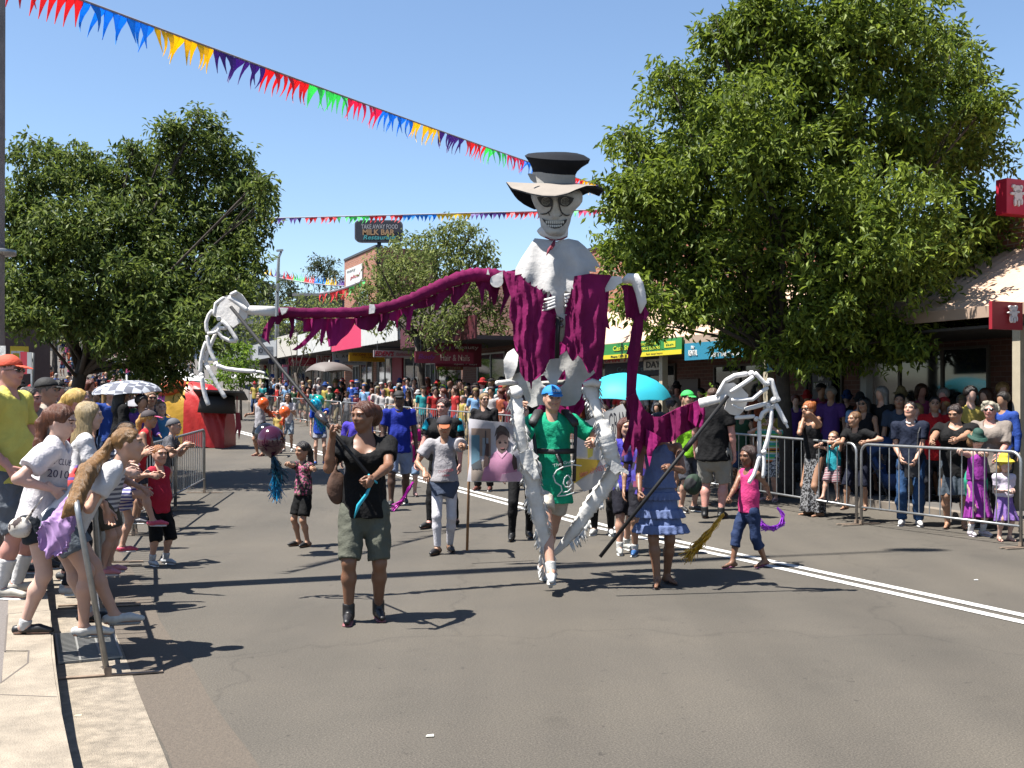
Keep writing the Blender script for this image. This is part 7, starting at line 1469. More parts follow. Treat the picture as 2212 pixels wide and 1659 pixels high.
s = SDF(); c = P(44, 1140, 6.75); s.ell(tuple(c), (.075, .06, .07), k=.02); s.cone(tuple(c), tuple(P(92, 1075, 6.65)), .01, .01, .01); V, Q = s.build(.01); o = link('waist_bag', np_mesh('waist_bag', fold(V, Q, .006), Q), ramp_mat('cloth_bagwhite', 'noise', ['#d8d4cc', '#c8c0b4', '#3a2a28'], 14), label='small white and black bag slung at the hip of the person in white', cat='bag'); recenter(o)
STR = ramp_mat('cloth_stripes', 'wave', ['#d8d6d8', '#6a6a78'], 7.5)
p = person(GL(185, 1370) , 1.52, 104, 'person with waist-long fair ponytail, white top and grey shorts bent over the nearest barrier', lod=0, skin_='light', lean=46, top=('tee', '#dedcde', .04, .022), bottom=('cargo', '#6d7680', .6), hair=('short', '#8a6436'), shoes=('sneaker', '#cfcdc8', '#9a968e'), head=(0, 4),
    hands={'R': {'to': P(196, 1085, 6.9), 'curl': .6}, 'L': {'to': P(226, 1120, 7.2), 'curl': .6}}, elbow={'R': (.5, -.5, -1), 'L': (-.5, -.3, -1)}, feet={'R': (.06, .0, 0, 6), 'L': (-.06, .12, 0, -4)}, pel=(0, -.16, .74)); LG = p
hq = LG['hd']; h0 = hq(0, -.52, .1); h1 = h0 + Vector((-.05, -.03, -.10)); h2 = h1.lerp(P(168, 1075, 6.38), .5) + Vector((0, -.04, .03)); h3 = P(158, 1095, 6.38)
link('hair_length', np_mesh('hair_length', *(lambda VQ: (fold(VQ[0], VQ[1], .006, (60, 60, 5), 5), VQ[1]))(SDF().cone(tuple(h0), tuple(h1), .03, .042, .02).cone(tuple(h1), tuple(h2), .042, .058, .03).cone(tuple(h2), tuple(h3), .058, .05, .03).cone(tuple(h3), tuple(P(136, 1118, 6.36)), .048, .012, .03).build(.008))), hairm('#8a6436'), LG['root'])
s = SDF(); a, b = P(140, 1085, 6.55), P(112, 1165, 6.45); s.cone(tuple(P(150, 1100, 6.6)), tuple(b), .085, .13, .03, ((.3, 1, 0), .35), cap=1); V, Q = s.build(.009); o = link('tied_jacket', np_mesh('tied_jacket', fold(V, Q, .032, (26, 26, 7), seed=4), Q), mat('cloth_lilac', (.40, .24, .50), .85, noise=.15), label='lilac jacket tied around the waist of the person with the long ponytail', cat='jacket'); recenter(o)
# legs only, crouched people etc. between barriers
person(GL(150, 1282), 1.52, 112, 'person with long pale blond hair and white top wearing a small red backpack', lod=0, skin_='fair', lean=14, top=('tee', '#d8d6d8', .04, .02), bottom=('long', '#1a1c24'), hair=('long', '#b09a72'), shoes=('sneaker', '#bcb6b0'), hands={'L': (-.1, .3, .62), 'R': (.1, .3, .60)}); 
s = SDF(); c = P(152, 1058, 7.6); s.ell(tuple(c), (.10, .09, .12), k=.02); s.cone(tuple(c + UP * .08), tuple(P(166, 1008, 7.7)), .02, .018, .01); V, Q = s.build(.01); o = link('backpack', np_mesh('backpack', fold(V, Q, .006), Q), ramp_mat('cloth_redbag', 'wave', ['#c02a2a', '#c83a38', '#5a3a8a', '#c02a2a'], 4), label='small red and purple backpack on the person with pale blond hair', cat='bag'); recenter(o)
person(GL(148, 1250), 1.62, 100, 'person with short yellow blond ponytail standing behind the pale blond hair', lod=1, skin_='rosy', lean=6, top=('tee', '#8a2030', .03, .02), bottom=('long', '#22242c'), hair=('pony', '#d8b060'), shoes=('sneaker', '#404040'))
person(GL(100, 1225), 1.72, 90, 'person in broad black cap between the yellow shirt and the blond ponytail', lod=1, skin_='light', top=('tee', '#a49a90', .03, .02), bottom=('cargo', '#303034', 1), hair=('short', '#8a8078'), hat=('cap', '#070708'), shoes=('sneaker', '#303030'))
person(GL(62, 1235), 1.64, 88, 'person with short dark hair peeping out behind the yellow t-shirt', lod=1, skin_='rosy', top=('tee', '#6a5a5a', .03, .02), bottom=('cargo', '#303034', 1), hair=('short', '#241612'), shoes=('sneaker', '#303030'))
p = person(GL(226, 1240), 1.36, 96, 'child in grey and white striped top perched with one arm pointing at the parade', lod=0, skin_='light', lean=20, top=('tee', STR, .04, .015), bottom=('cargo', '#5a5448', .8), hair=('side', '#7a5a38'), shoes=('sneaker', '#d08898', '#d8d4d4'), hands={'R': {'to': P(318, 982, 8.9), 'curl': .15}, 'L': (-.05, .25, .5)}, elbow={'R': (.3, 0, -1)})
person(GL(258, 1195), 1.25, 92, 'child in white and pink shirt with striped shorts, one knee on the barrier rail', lod=0, skin_='light', lean=10, top=('tee', '#d8b8cc', .03, .015), bottom=('cargo', ramp_mat('cloth_str2', 'wave', ['#4a4a90', '#d8d0d8'], 9), .6), hair=('short', '#6a4a30'), shoes=('sneaker', '#d04a6a', '#d8d4d4'), feet={'R': (.06, .28, .22, 0)}, hands={'R': (.1, .3, .6), 'L': (-.1, .3, .6)})
person(GL(292, 1130), 1.42, 96, 'person in red singlet and pink peaked cap with long blond ponytail over the barrier', lod=0, skin_='tan', lean=18, top=('tank', '#c22a34', .04), bottom=('shorts', '#3a3a44'), hair=('ponylong', '#c8964e'), hat=('cap', '#3a3034', '#e0608a'), shoes=('sneaker', '#505058'), hands={'R': (.1, .3, .62), 'L': (-.1, .3, .60)})
person(GL(345, 1118), 1.32, 92, 'person in grey patterned shirt and grey bandana leaning on the barrier rail', lod=0, skin_='light', lean=20, top=('tee', ramp_mat('cloth_grpat', 'noise', ['#2a2a30', '#56565e', '#3a3a42'], 30), .04, .02), bottom=('shorts', '#3a3a44'), hair=('crop', '#3a2a20'), hat=('bandana', '#5a5a60'), shoes=('sneaker', '#505058'), hands={'R': (.1, .3, .7), 'L': (-.1, .3, .68)})
person(GL(236, 1160), 1.22, 94, 'child in grey and red cap crouching low behind the barrier', lod=1, skin_='tan', lean=14, top=('tee', '#7a6a50', .03), bottom=('shorts', '#2a3a6a'), hair=('crop', '#2a1a14'), hat=('cap', '#6a5048'), shoes=('sneaker', '#505058'))
person(GL(325, 1075), 1.62, 40, 'person in dark glasses with light brown hair below the grey umbrella', lod=1, skin_='light', top=('tee', '#5a5058'), bottom=('long', '#22242c'), hair=('bob', '#8a6a4a'), glasses='#050505', shoes=('sneaker', '#303030'))
person(GL(348, 1080), 1.48, 30, 'small child face beside the person in dark glasses', lod=1, skin_='fair', top=('tee', '#4a8ab8'), bottom=('shorts', '#22242c'), hair=('crop', '#8a6040'), shoes=('sneaker', '#303030'))
person(GL(262, 1090), 1.70, 120, 'person dressed all in black with black hair standing under the small grey umbrella', lod=1, skin_='tan', build=1.1, top=('long', '#0a0a0c', .1, .03), bottom=('long', '#0a0a0c'), hair=('long', '#0c0808'), shoes=('sneaker', '#101010'))
p = person(G(343, 1220), 1.22, -50 + 100, 'small child in red sleeveless top and long black shorts standing alone on the road', lod=0, skin_='light', build=1.02, belly=.015, top=('tank', '#b8283f', .04, .014), bottom=('cargo', '#0e0e10', 1.22), hair=('short', '#a06432'), shoes=('sneaker', '#b4b8bc', '#d8d8d8'), sock=('#d0d0d0', .25), head=(0, 4), hands={'R': (.15, -.08, .50), 'L': (-.12, -.10, .5)}, elbow={'R': (.5, -1, 0), 'L': (-.5, -1, 0)})
# umbrellas
def umbrella(label, top, r, h, m, base_z, n=8, tilt=(0, 0), group=None, ribs=True, scallop=.1):
    top = Vector(top); root = empty('umbrella', (top.x, top.y, base_z), 0, label=label, cat='umbrella', group=group); V = [top]; K = 6; seg = n * 4; tx, ty = tilt
    for j in range(1, K + 1):
        s = j / K
        for i in range(seg):
            th = 2 * math.pi * i / seg; k = abs(math.sin(th * n / 2)); rr_ = r * math.sin(s * 1.35) / math.sin(1.35) * (1 - scallop * k * s * .5); z = -h * (1 - math.cos(s * 1.35)) / (1 - math.cos(1.35)) + scallop * r * .25 * k * s
            V.append(top + Vector((rr_ * math.cos(th), rr_ * math.sin(th), z + rr_ * (math.cos(th) * tx + math.sin(th) * ty))))
    fs_ = [(0, 1 + i, 1 + (i + 1) % seg) for i in range(seg)] + [(1 + (j - 1) * seg + i, 1 + j * seg + i, 1 + j * seg + (i + 1) % seg, 1 + (j - 1) * seg + (i + 1) % seg) for j in range(1, K) for i in range(seg)]
    b = len(V); V2 = [v - UP * .006 for v in V]; nf = len(fs_); fs_ += [tuple(reversed([b + x for x in f])) for f in fs_[:nf]]
    me = bpy.data.meshes.new('canopy'); me.from_pydata([tuple(v) for v in V + V2], [], fs_); me.update(); smooth_by_angle(me, 28); link('canopy', me, m, root)
    mb = MB(); mb.tube([(top.x, top.y, base_z), top + UP * .08], .014, 8); mb.obj('shaft', GALV, root, smooth=True)
    if ribs:
        for i in range(n): th = 2 * math.pi * i / n; mb = MB(); e = V[1 + (K - 1) * seg + (i * 4) % seg]; m_ = V[1 + 2 * seg + (i * 4) % seg]; mb.tube([top - UP * .02, m_ - UP * .015, e - UP * .01], .004, 4); mb.obj('rib', GALV, root)
    return root
CHK = ramp_mat('cloth_check', 'checker', ['#b4b8c0', '#5a5e6c'], 9); 
nt = CHK.node_tree; tx_ = [n for n in nt.nodes if n.type == 'TEX_CHECKER'][0]; tx_.inputs['Color1'].default_value = (1, 1, 1, 1); tx_.inputs['Color2'].default_value = (0, 0, 0, 1)
umbrella('large grey checked umbrella over the left spectators', P(274, 822, 15.5), .50, .17, CHK, 1.1, tilt=(.03, .08))
umbrella('smaller plain grey umbrella under the checked umbrella', P(303, 860, 16.5), .26, .10, mat('cloth_umb_grey', (.22, .22, .25), .7), 1.1, tilt=(.05, .1))
umbrella('cyan parasol standing behind the puppet legs', P(1357, 806, 19.8), .80, .42, mat('cloth_umb_cyan', (.06, .80, 1.0), .6, trans=.45), .2, tilt=(-.03, .12))
umbrella('dark square cafe umbrella with white panels outside the shops', P(711, 782, 44), 1.0, .42, mat('cloth_umb_dark', (.14, .12, .11), .7), 1.0, n=4, scallop=.3)
umbrella('white market umbrella at the far end of the shops', P(538, 806, 52), 1.0, .3, mat('cloth_umb_white', (.6, .6, .58), .7), 1.2, n=4, scallop=.2)
# striped barrel costume with a mortar board
wc = empty('striped_costume', G(410, 965), 0, label='walking striped pink, yellow and red worm costume wearing a black mortar board', cat='costume')
WY = G(410, 965).y; wms = [mat('satin_' + n, c, .45, noise=.12, nscale=3, bump=.4, bscale=9) for n, c in (('pink', (.46, .035, .28)), ('yellow', (.62, .34, .015)), ('red', (.62, .018, .012)), ('dred', (.48, .006, .012)), ('orange', (.62, .10, .02)))]
secs = [(326, 850, 3, 0), (350, 832, 0, 0), (395, 826, 1, 0), (440, 836, 2, 0), (484, 862, 3, 0)]
def worm_pt(u, s, k=0):          # s 0..1 around from left-bottom over the top
    top = np.interp(u, [322, 335, 360, 400, 440, 470, 484], [890, 846, 829, 825, 832, 850, 885]); bot = np.interp(u, [322, 400, 484], [950, 962, 968]); R_ = .62
    z1 = P(u, top, WY).z; z0 = P(u, bot, WY).z; th = math.pi * s
    w_ = math.sin(th) ** .55 if 0 < s < 1 else 0; f_ = .045 * abs(math.sin(s * 26 + .10 * u + .5 * math.sin(u * .13))) + .02 * math.sin(s * 50 + u * .3)
    y = WY + R_ * (-math.cos(th)) * (1 if abs(math.cos(th)) < 0 else 1); z = z0 + (z1 - z0) * w_
    return Vector((P(u, 0, WY - .62).x, y * 1.0 + f_ * (1 - abs(.5 - s)), z + f_ * .4))
for i, (u0, u1, mi) in enumerate(((322, 352, 0), (352, 395, 1), (395, 440, 2), (440, 484, 3))):
    V = []; nu, ns = 12, 40
    for a in range(nu + 1):
        for b in range(ns + 1): V.append(worm_pt(u0 + (u1 - u0) * a / nu, b / ns))
    fs_ = [(a * (ns + 1) + b, (a + 1) * (ns + 1) + b, (a + 1) * (ns + 1) + b + 1, a * (ns + 1) + b + 1) for a in range(nu) for b in range(ns)]
    if i == 3: fs_.append(tuple(nu * (ns + 1) + b for b in range(ns + 1)))
    if i == 0: fs_.append(tuple(reversed(range(ns + 1))))
    me = bpy.data.meshes.new('segment'); me.from_pydata([tuple(v) for v in V], [], fs_); me.update(); smooth_by_angle(me, 50); link('segment', me, wms[mi], wc)
mb = MB(); mb.ball(P(370, 838, WY - .1), .5, 16, sc_=(1.0, 1.0, .6)); mb.obj('top_hump', wms[4], wc, smooth=True)
c = P(478, 853, WY - .7); mb = MB(); mb.obox(c, (.66, .10, -.03), (-.10, .62, -.10), (0, 0, .025)); bd = mb.obj('mortar_board', mat('felt_black', (.012, .012, .013), .7), wc)
mb = MB(); mb.tube([c - UP * .04 - Vector((.1, 0, 0)), c - UP * .5 - Vector((.12, 0, 0))], [.46, .52], 20); mb.obj('board_cap', mat('felt_black', '#000000'), bd, smooth=True)
mb = MB(); c2 = P(512, 856, WY - .75); mb.tube([c2, c2 - UP * .5], .015, 6); vs_ = [c2 + Vector(q) for q in ((-.05, 0, -.45), (.07, 0, -.45), (.12, 0, -.85), (.05, 0, -1.2), (.02, 0, -.9), (-.06, 0, -1.1), (-.03, 0, -.8))]; mb.add(vs_ + [v + Vector((0, .02, 0)) for v in vs_], [tuple(range(7)), tuple(range(13, 6, -1))] + [(i, 7 + i, 7 + (i + 1) % 7, (i + 1) % 7) for i in range(7)]); mb.obj('tassel', mat('tassel_red', (.28, .01, .03), .7), bd)
mb = MB()
for u in (444, 474): q = G(u, 963); mb.ball(q + Vector((0, -.25, .06)), .09, 8, sc_=(1, 1.6, .6))
fo = [mb.obj('foot_pair', skin('light'), wc, smooth=True)] if False else None
for u in (444, 474):
    q = G(u, 963); mb = MB(); mb.ball(q + Vector((0, -.45, .06)), .08, 8, sc_=(1, 1.6, .6)); mb.obj('foot', skin('light'), wc, smooth=True)
mb = MB(); mb.tube([P(330, 872, 20), P(345, 862, 20), P(358, 872, 20)], .02, 6)
# ---------------- spectators on the right ----------------
STR3 = ramp_mat('cloth_rainbow', 'wave', ['#3ab090', '#d8d8d0', '#c8b02a', '#1a1a1c', '#d8701e', '#c8d0c0', '#6ac050', '#3aa0a0'], 1.7)
p = person(G(1682, 1090) + Vector((0, .5, 0)), 1.42, -40, 'child in rainbow striped t-shirt and black cap holding a camera to the face', lod=1, skin_='light', top=('tee', STR3, .06, .02), bottom=('cargo', ramp_mat('cloth_print_sh', 'noise', ['#c8c8c8', '#3a3a40', '#d0d0d0'], 20), .98), hair=('short', '#1a1210'), hat=('cap', '#15161a'), shoes=('sneaker', '#c8a8a8'), hands={'R': {'to': (.05, .14, .87), 'curl': .7}, 'L': {'to': (-.05, .14, .87), 'curl': .7}}, elbow={'R': (1, .1, -.7), 'L': (-1, .1, -.7)})
p = person(G(1792, 1128) + Vector((0, .7, 0)), 1.66, -62, 'person with red-blond pinned hair and long black floral skirt aiming a camera', lod=0, skin_='tan', lean=10, top=('cami', '#101014', -.02), bottom=('skirt', ramp_mat('cloth_bwfloral', 'noise', ['#0a0a0c', '#8a8a8c', '#101012'], 22), .46, .03), hair=('bun', '#b86a34'), glasses='#302018', shoes=('sandal', '#303030'), hands={'R': {'to': P(1738, 897, 15.1), 'curl': .2}, 'L': {'to': P(1762, 897, 15.0), 'curl': .7}}, elbow={'R': (.2, .2, -1), 'L': (-.4, .2, -1)})
# boy climbing the barrier end
p = person(G(1848, 1133) + Vector((.12, .28, .17)), 1.36, -35, 'boy in black t-shirt and dark shorts with white stripe standing on the barrier rail', lod=0, skin_='tan', lean=12, top=('tee', '#0e0e10', .05, .018), bottom=('cargo', '#14182a', 1.1), hair=('short', '#7a5430'), shoes=('sandal', '#3a2a2a'), head=(38, 0), hands={'L': {'to': P(1871, 962, 14.25), 'curl': .8}, 'R': {'to': P(1800, 965, 14.6), 'curl': .6}}, elbow={'L': (-1, -.5, .2), 'R': (.6, .5, -1)}, feet={'R': (.10, .05, 0, 10), 'L': (-.08, .0, 0, -10)})
p = person(G(1818, 1128) + Vector((.0, .35, .26)), .98, -42, 'toddler in teal top and red patterned shorts with one bare leg over the barrier rail', lod=0, skin_='light', top=('tank', '#2a9aa8', .04, .012), bottom=('cargo', ramp_mat('cloth_redpat', 'wave', ['#3a2430', '#b8b0b0', '#8a2a40'], 14), 1.0), hair=('crop', '#8a6a48'), shoes=('sandal', '#3a2028'), hands={'L': {'to': (-.05, .22, .86), 'curl': .8}, 'R': {'to': (.12, .24, .82), 'curl': .7}}, feet={'R': (.08, .22, -.05, 5)})
p = person(G(1982, 1140) + Vector((0, .25, 0)), 1.66, -20, 'person in navy polo with white collar, jeans and white sneakers smiling with eyes shut', lod=0, skin_='light', smile=True, build=1.05, top=('polo', '#1c2438', .05, .022, .01, '#dcdcdc'), bottom=('long', '#2a4a72'), hair=('short', '#1e1411'), shoes=('sneaker', '#d6d6d6', '#c0c0c0'), head=(20, 14), hands={'L': {'to': (-.03, .16, .50), 'curl': .5}, 'R': {'to': (.07, .14, .51), 'curl': .5}})
mb = MB(); c = p['pel'] + Vector((-.06, -.22, -.08)); mb.obox(c, (.09, -.02, 0), (.01, .04, 0), (0, 0, .09)); mb.tube([c + Vector((.05, 0, .09)), p['chest'] + Vector((.05, -.14, 0)), p['sh']['L'] + Vector((-.03, 0, .06))], .009, 5); o = mb.obj('camera_bag', BLKW, label='small black camera bag hanging in front of the navy polo', cat='bag'); recenter(o)
p = person(G(2086, 1148) + Vector((0, .3, 0)), 1.62, -24, 'heavy-set person in black blouse, grey skirt and green shoulder bag, dark hair tied back', lod=0, skin_='tan', build=1.32, bust=.02, belly=.05, top=('tee', '#101011', .08, .025, .03), bottom=('skirt', '#4c5660', .24, .01), hair=('bun', '#2a1812'), shoes=('sandal', '#2a1c18'), head=(24, -16), hands={'R': {'to': P(1985, 968, 13.3) + Vector((.1, 0, 0)), 'curl': .6}, 'L': {'to': P(2040, 970, 13.1), 'curl': .6}}, elbow={'R': (.7, .1, -1), 'L': (-.8, 0, -.8)})
s = SDF(); c = P(2108, 1045, 13.6); s.ell(tuple(c), (.16, .08, .25), k=.02); s.cone(tuple(c + UP * .2), tuple(P(2095, 945, 13.7)), .02, .02, .02); V, Q = s.build(.014); o = link('green_bag', np_mesh('green_bag', fold(V, Q, .02, seed=2), Q), mat('cloth_bag_green', (.01, .32, .20), .7, noise=.2), label='bright green fabric bag on the shoulder of the person in black blouse', cat='bag'); recenter(o)
p = person(G(2140, 1160) + Vector((-.12, .12, 0)), 1.30, 8, 'child in purple pinafore dress and dark green sun hat gripping the barrier rail', lod=0, skin_='fair', top=('cami', '#9a3a9c', -.06, .014), bottom=('dressskirt', '#9a3a9c', .30, .05), hair=('bob', '#8a6a48'), hat=('bucket', '#0e4438'), shoes=('sneaker', '#d4ccd4', '#d0c8d0'), sock=('#d8d8d8', .35), head=(0, -22), hands={'R': {'to': P(2060, 972, 12.55), 'curl': .9}, 'L': {'to': P(2118, 980, 12.35), 'curl': .9}}, elbow={'R': (1, .0, -.7), 'L': (-1, .0, -.7)})
p = person(G(2186, 1172) + Vector((-.02, .15, 0)), 1.02, 4, 'small child in lilac dress, white cardigan and yellow sun hat at the right edge', lod=0, skin_='fair', top=('tee', '#ddd2e2', -.05, .012), bottom=('dressskirt', '#8a6ab0', .24, .05), hair=('bob', '#c09a60'), hat=('bucket', '#d8c030'), shoes=('sandal', '#c88a80'), hands={'R': {'to': (.03, .16, .56), 'curl': .6}, 'L': {'to': (-.03, .16, .57), 'curl': .6}})
p = person(G(2195, 1158) + Vector((.02, .75, 0)), 1.66, -35, 'elderly person with curly white hair, sunglasses and taupe blouse at the right edge', lod=0, skin_='rosy', build=1.15, bust=.02, top=('rolled', '#8a8078', .06, .025, .03), bottom=('long', '#3a3a40'), hair=('curly', '#b8b09c'), glasses='#101010', shoes=('flat', '#303030'), hands={'R': (.1, .2, .52), 'L': (-.1, .24, .55)})
person(G(2075, 1120) + Vector((.0, .9, 0)), 1.72, -20, 'person in bright red t-shirt standing in the awning shade', lod=1, skin_='tan', top=('tee', '#b01820', .05, .02), bottom=('long', '#22242c'), hair=('short', '#14100e'), shoes=('sneaker', '#303030'))
person(G(2000, 1115) + Vector((.1, 1.3, 0)), 1.76, -25, 'person in dark clothes with black hair behind the navy polo', lod=1, skin_='tan', top=('tee', '#3a4658', .05, .02), bottom=('long', '#22242c'), hair=('short', '#100c0a'), shoes=('sneaker', '#303030'))
person(G(1905, 1100) + Vector((.0, .8, 0)), 1.68, -45, 'person with long black hair and sunglasses in black tank top behind the boy', lod=1, skin_='tan', top=('tank', '#14141a', .05, .02), bottom=('long', '#22242c'), hair=('long', '#100c0a'), glasses='#060606', shoes=('sneaker', '#303030'))
# prams behind the right barrier
def pram(label, at, rz, c1):
    root = empty('pram', at, R(rz), label=label, cat='pram'); fr_ = mat('pram_frame', (.05, .05, .055), .4, metal=.4); T = Matrix.Translation(at) @ Matrix.Rotation(R(rz), 4, 'Z'); q = lambda x, y, z: T @ Vector((x, y, z))
    for (x, y, r) in ((.24, -.35, .10), (-.24, -.35, .10), (.26, .3, .14), (-.26, .3, .14)):
        w_ = MB(); w_.tube([q(x - .02, y, r), q(x + .02, y, r)], r, 16); k = w_.obj('wheel', mat('rubber', (.02, .02, .02), .8), root); w_ = MB(); w_.tube([q(x - .026, y, r), q(x + .026, y, r)], r * .6, 12); h_ = w_.obj('hub', GALV, root); h_.parent = k
    mb = MB()
    for x in (-.24, .24): mb.tube([q(x, -.35, .12), q(x, -.05, .55), q(x, .42, 1.0)], .013, 6); mb.tube([q(x, .3, .15), q(x, .1, .5), q(x, -.2, .62)], .013, 6)
    mb.tube([q(-.24, .42, 1.0), q(.24, .42, 1.0)], .018, 8); mb.obj('frame', fr_, root, smooth=True)
    s = SDF(); s.cone((0, -.12, .42), (0, .22, .75), .17, .16, .03, ((1, 0, 0), 1.2)); s.cone((0, -.1, .5), (0, .1, .9), .13, .15, .03, ((1, 0, 0), 1.2), op=-1); V, Q = s.build(.025); link('seat', np_mesh('seat', V, Q), mat('pram_' + str(c1), c1, .8), root, world=False)
    V, Q = SDF().ell((0, .18, .86), (.24, .26, .22), k=.02).cut((0, .1, .8), (0, -.6, -.8)).build(.025); link('hood', np_mesh('hood', V, Q), mat('pram_' + str(c1), c1, .8), root, world=False)
pram('black pram behind the barrier by the long floral skirt', G(1745, 1075) + Vector((.2, .9, 0)), -30, (.02, .02, .025)); pram('blue pram behind the barrier beside the navy polo', G(1950, 1105) + Vector((.05, .7, 0)), 15, (.015, .05, .16)); pram('dark red pram behind the barrier near the right edge', G(2190, 1120) + Vector((.0, 1.5, 0)), 20, (.25, .02, .02)); pram('navy pram behind the barrier by the rainbow striped child', G(1700, 1065) + Vector((.3, 1.0, 0)), 10, (.03, .05, .12))
# ---------------- the crowds further off ----------------
PAL = [('red', '#a82a2a'), ('white', '#c4c0bc'), ('black', '#141416'), ('black', '#1c1a1e'), ('white', '#b8b4b4'), ('pink', '#b0507a'), ('blue', '#2a4a9a'), ('grey', '#77777c'), ('purple', '#5a3a80'), ('dark green', '#2a4a32'), ('cream', '#c4b48c'), ('navy', '#1c2440'), ('yellow', '#a8964a'), ('rust', '#8a4428'), ('teal', '#2a8a90'), ('maroon', '#5a1a2a'), ('light blue', '#7aa0c8')]
HC = [('dark', '#1a110d'), ('brown', '#4a2c1a'), ('blond', '#a88450'), ('black', '#0c0908'), ('grey', '#8a8680'), ('auburn', '#6a2e16')]
HK = ['short', 'long', 'pony', 'bob', 'crop', 'bun']
protos = {}
def proto(kind):
    if kind in protos: return protos[kind]
    K, hk, hat, bot, lod = kind
    P0 = person(Vector((0, -30, 0)), 1.66, 0, 'x', lod=lod, skin_='light', top=(K, mat('t', '#ffffff')), bottom=(bot, mat('b', '#ffffff')), hair=(hk, '#111111'), hat=(hat, '#22242a') if hat else None, shoes=('flat', '#303030') if lod < 3 else None, hands={'R': (.1, .16, .62), 'L': (-.1, .18, .60)} if rng.random() < .5 else None)
    o = P0['root']; protos[kind] = o; return o
CR = {'i': 0}
import collections
used = collections.Counter()
def crowd(at, H, yaw, place, group, lod=3, shirt=None):
    for _try in range(60):
        K = ['tee', 'tank', 'tee', 'long'][rng.integers(4)]; hk = HK[rng.integers(6)]; bot = ['shorts', 'long', 'cargo'][rng.integers(3)]
        hat = [None, None, None, 'cap', 'bucket'][rng.integers(5)]
        if hat: hk = ['short', 'long'][rng.integers(2)]; K = 'tee'
        key = (K, hk, hat, bot, lod); cn, cc = PAL[rng.integers(len(PAL))] if shirt is None or _try > 5 else shirt; hn, hcol = HC[rng.integers(6)]; sk = ['light', 'tan', 'rosy', 'fair', 'brown'][rng.choice(5, p=[.35, .22, .2, .15, .08])]; bn_, bc_ = [('dark', '#1c1e26'), ('denim', '#34486a'), ('khaki', '#8a7c60'), ('grey', '#5a5c62')][rng.integers(4)]
        hl = {'short': 'short', 'long': 'long', 'pony': 'ponytailed', 'bob': 'bobbed', 'crop': 'cropped', 'bun': 'pinned'}[hk]; kl = {'tee': 't-shirt', 'tank': 'singlet', 'long': 'sweater'}[K]
        tn, tc = [('white', '#c8c8c8'), ('black', '#18181a'), ('red', '#a02424'), ('khaki', '#8a7c58'), ('blue', '#2a4a8a')][rng.integers(5)]
        lab = 'person in %s %s, %s, %s' % (cn, kl, (tn + (' cap' if hat == 'cap' else ' sun hat')) if hat else hl + ' ' + hn + ' hair', place)
        if not used[lab] and len(lab.split()) <= 16: break
    src = proto(key)
    used[lab] += 1
    r_ = src.copy(); col.objects.link(r_); r_.location = at; s = H / 1.66; r_.scale = (s, s, s); r_.rotation_euler = (0, 0, R(yaw) + math.pi); r_['label'] = lab; r_['group'] = group
    for ch in src.children:
        c = ch.copy(); col.objects.link(c); c.parent = r_; nm = ch.name.split('.')[0]
        m = skin(sk) if nm == 'body' else cloth(cc) if nm == 'shirt' else hairm(hcol) if nm == 'hair' else cloth(bc_) if nm in ('shorts', 'trousers') else cloth(tc) if nm in ('cap', 'visor', 'hat_crown', 'hat_brim') else None
        if m: c.material_slots[0].link = 'OBJECT'; c.material_slots[0].material = m
        for g_ in ch.children: e = g_.copy(); col.objects.link(e); e.parent = c
    return r_
def depth_along(off, u):          # point on the line off = X + .455 Y seen in column u
    m = (u - 1106) / F; y = off / (m + .455); return Vector((m * y, y, gz(y)))
GR = 'spectators behind the far barriers on the right of the street'; GLc = 'crowd up the hill on the left of the street'; GS = 'people in the shade in front of the shops'
marks = [(545, 'below the slanting rod top'), (600, 'behind the orange balloons'), (660, 'behind the turquoise balloon'), (720, 'below the cafe umbrella'), (790, 'below the yellow sign'), (850, "below the EDEN'S sign"), (900, 'left of the pot plant'), (960, 'below the Hair and Nails sign'), (1020, 'behind the portrait banner top'), (1080, 'left of the puppet hip')]
def near(u): return min(marks, key=lambda m: abs(m[0] - u))[1]
for i in range(34):               # front row at the barrier, u 1095 -> 545
    u = 1098 - i * 16.6 + rng.uniform(-3, 3); p0 = depth_along(11.7 + rng.uniform(0, .3), u); lod = 2 if u > 830 else 3
    crowd(p0 + Vector((rng.uniform(-.1, .1), 0, 0)), rng.uniform(1.42, 1.75), rng.uniform(-70, 20), 'front row ' + near(u), GR, lod)
for i in range(32):
    u = 1096 - i * 17 + rng.uniform(-6, 6); p0 = depth_along(12.6 + rng.uniform(0, .7), u); p0.z += .13
    crowd(p0, rng.uniform(1.55, 1.85), rng.uniform(-80, 40), 'second row ' + near(u), GR, 3 if u < 900 else 2)
for i in range(30):
    u = 1080 - i * 18 + rng.uniform(-8, 8); p0 = depth_along(14.0 + rng.uniform(0, 1.2), u); p0.z += .13
    crowd(p0, rng.uniform(1.55, 1.85), rng.uniform(-90, 90), 'by shop doors ' + near(u), GS, 3)
marks = [(1100, 'left of the puppet'), (1290, 'under the cyan parasol'), (1420, 'by the cream awning post'), (1500, 'behind the green cap'), (1600, 'behind the foam fingers'), (1660, 'left of the striped shirt'), (1740, 'below the Mr Rental poster'), (1830, 'by the grey awning post'), (1900, 'behind the climbing boy'), (1990, 'behind the navy polo'), (2090, 'below the orange notice'), (2170, 'behind the white curly hair')]
for i in range(15):
    u = 1290 + i * 62 + rng.uniform(-12, 12); p0 = depth_along(12.1 + rng.uniform(0, .5), u)
    if 1690 < u < 2212: p0 = depth_along(13.2 + rng.uniform(0, .5), u); p0.z += .13
    crowd(p0, rng.uniform(1.45, 1.72), rng.uniform(-60, 0), 'awning edge ' + near(u), GS, 2)
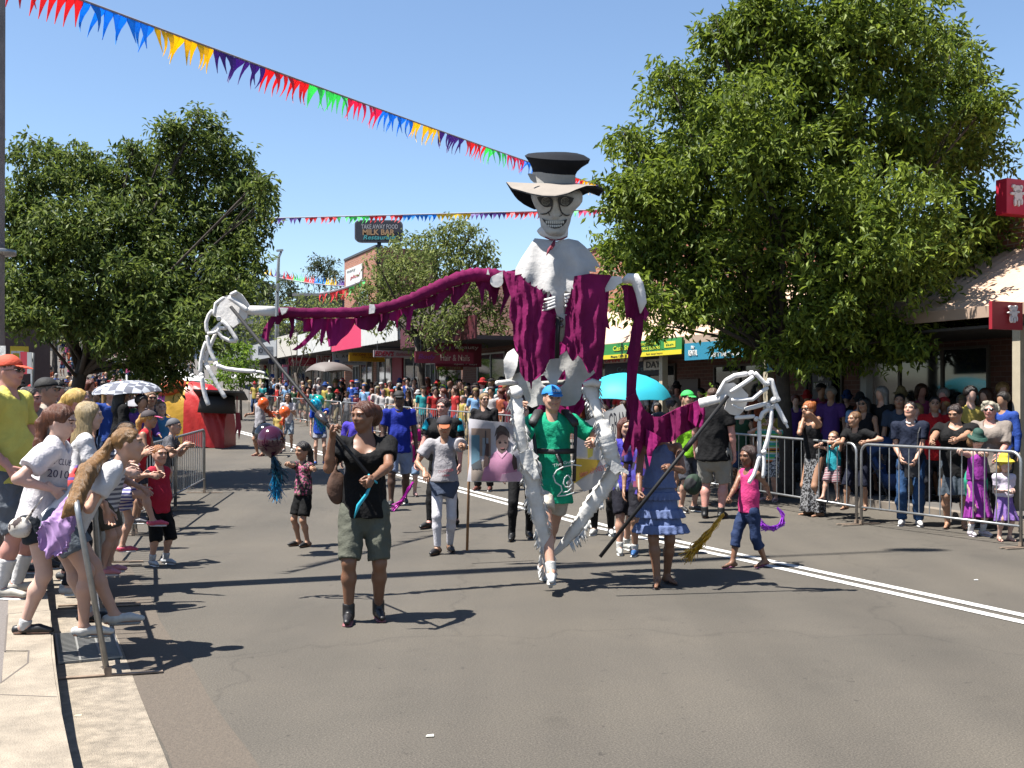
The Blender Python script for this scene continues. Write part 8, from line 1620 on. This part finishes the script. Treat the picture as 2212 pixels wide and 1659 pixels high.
for i in range(22):
    u = 1250 + i * 44 + rng.uniform(-12, 12); p0 = depth_along(14.2 + rng.uniform(0, 1.0), u); p0.z += .13
    crowd(p0, rng.uniform(1.55, 1.8), rng.uniform(-70, 20), 'deep shade ' + near(u), GS, 2 if u > 1700 else 3, shirt=PAL[[0, 2, 5, 9, 13, 4][rng.integers(6)]])
# left side: behind the barriers and up the hill
marks = [(60, 'by the bus stop sign'), (130, 'above the white shirt'), (200, 'left of the checked umbrella'), (270, 'under the checked umbrella'), (330, 'left of the striped costume'), (400, 'above the striped costume')]
for i in range(34):
    u = 42 + (i * 12) % 300 + rng.uniform(-4, 4); off = rng.uniform(-2.0, .2); y = off / ((u - 1106) / F + .455)
    y = rng.uniform(15, 24); x = (u - 1106) / F * y; crowd(Vector((x, y, gz(y) + .15)), rng.uniform(1.5, 1.8), rng.uniform(20, 100), 'left pavement ' + near(u), 'left pavement spectators', 2)
for i in range(70):
    y = rng.uniform(34, 62); u = rng.uniform(45, 330); x = (u - 1106) / F * y; crowd(Vector((x, y, gz(y) + .1)), rng.uniform(1.5, 1.8), rng.uniform(-30, 100), 'far back ' + near(u), GLc, 3)
for i in range(100):
    y = rng.uniform(64, 122); u = rng.uniform(40, 300) if i % 4 else rng.uniform(300, 440); x = (u - 1106) / F * y; crowd(Vector((x, y, gz(y))), rng.uniform(1.5, 1.8), rng.uniform(-30, 100), 'on hill ' + near(u), GLc, 3)
for k, o in protos.items():
    for ch in list(o.children):
        for g_ in list(ch.children): bpy.data.objects.remove(g_)
        bpy.data.objects.remove(ch)
    bpy.data.objects.remove(o)
# white marquee roof behind the costume
t = empty('marquee', P(372, 870, 62), 0, label='white marquee roof standing beyond the striped costume', cat='marquee')
a = P(330, 822, 62); b = P(410, 822, 62); top = P(372, 798, 66); mb = MB(); cs = [a, b, b + Vector((0, 5, 0)), a + Vector((0, 5, 0))]; r1 = P(345, 799, 64.5); r2 = P(398, 799, 64.5)
mb.add(cs + [r1, r2], [(0, 1, 5, 4), (1, 2, 5), (2, 3, 4, 5), (3, 0, 4), (3, 2, 1, 0)]); mb.obj('roof', mat('marquee_white', (.75, .75, .74), .6), t)
for q in cs: mb = MB(); mb.tube([q, q - UP * 1.9], .03, 6); mb.obj('post', GALV, t)
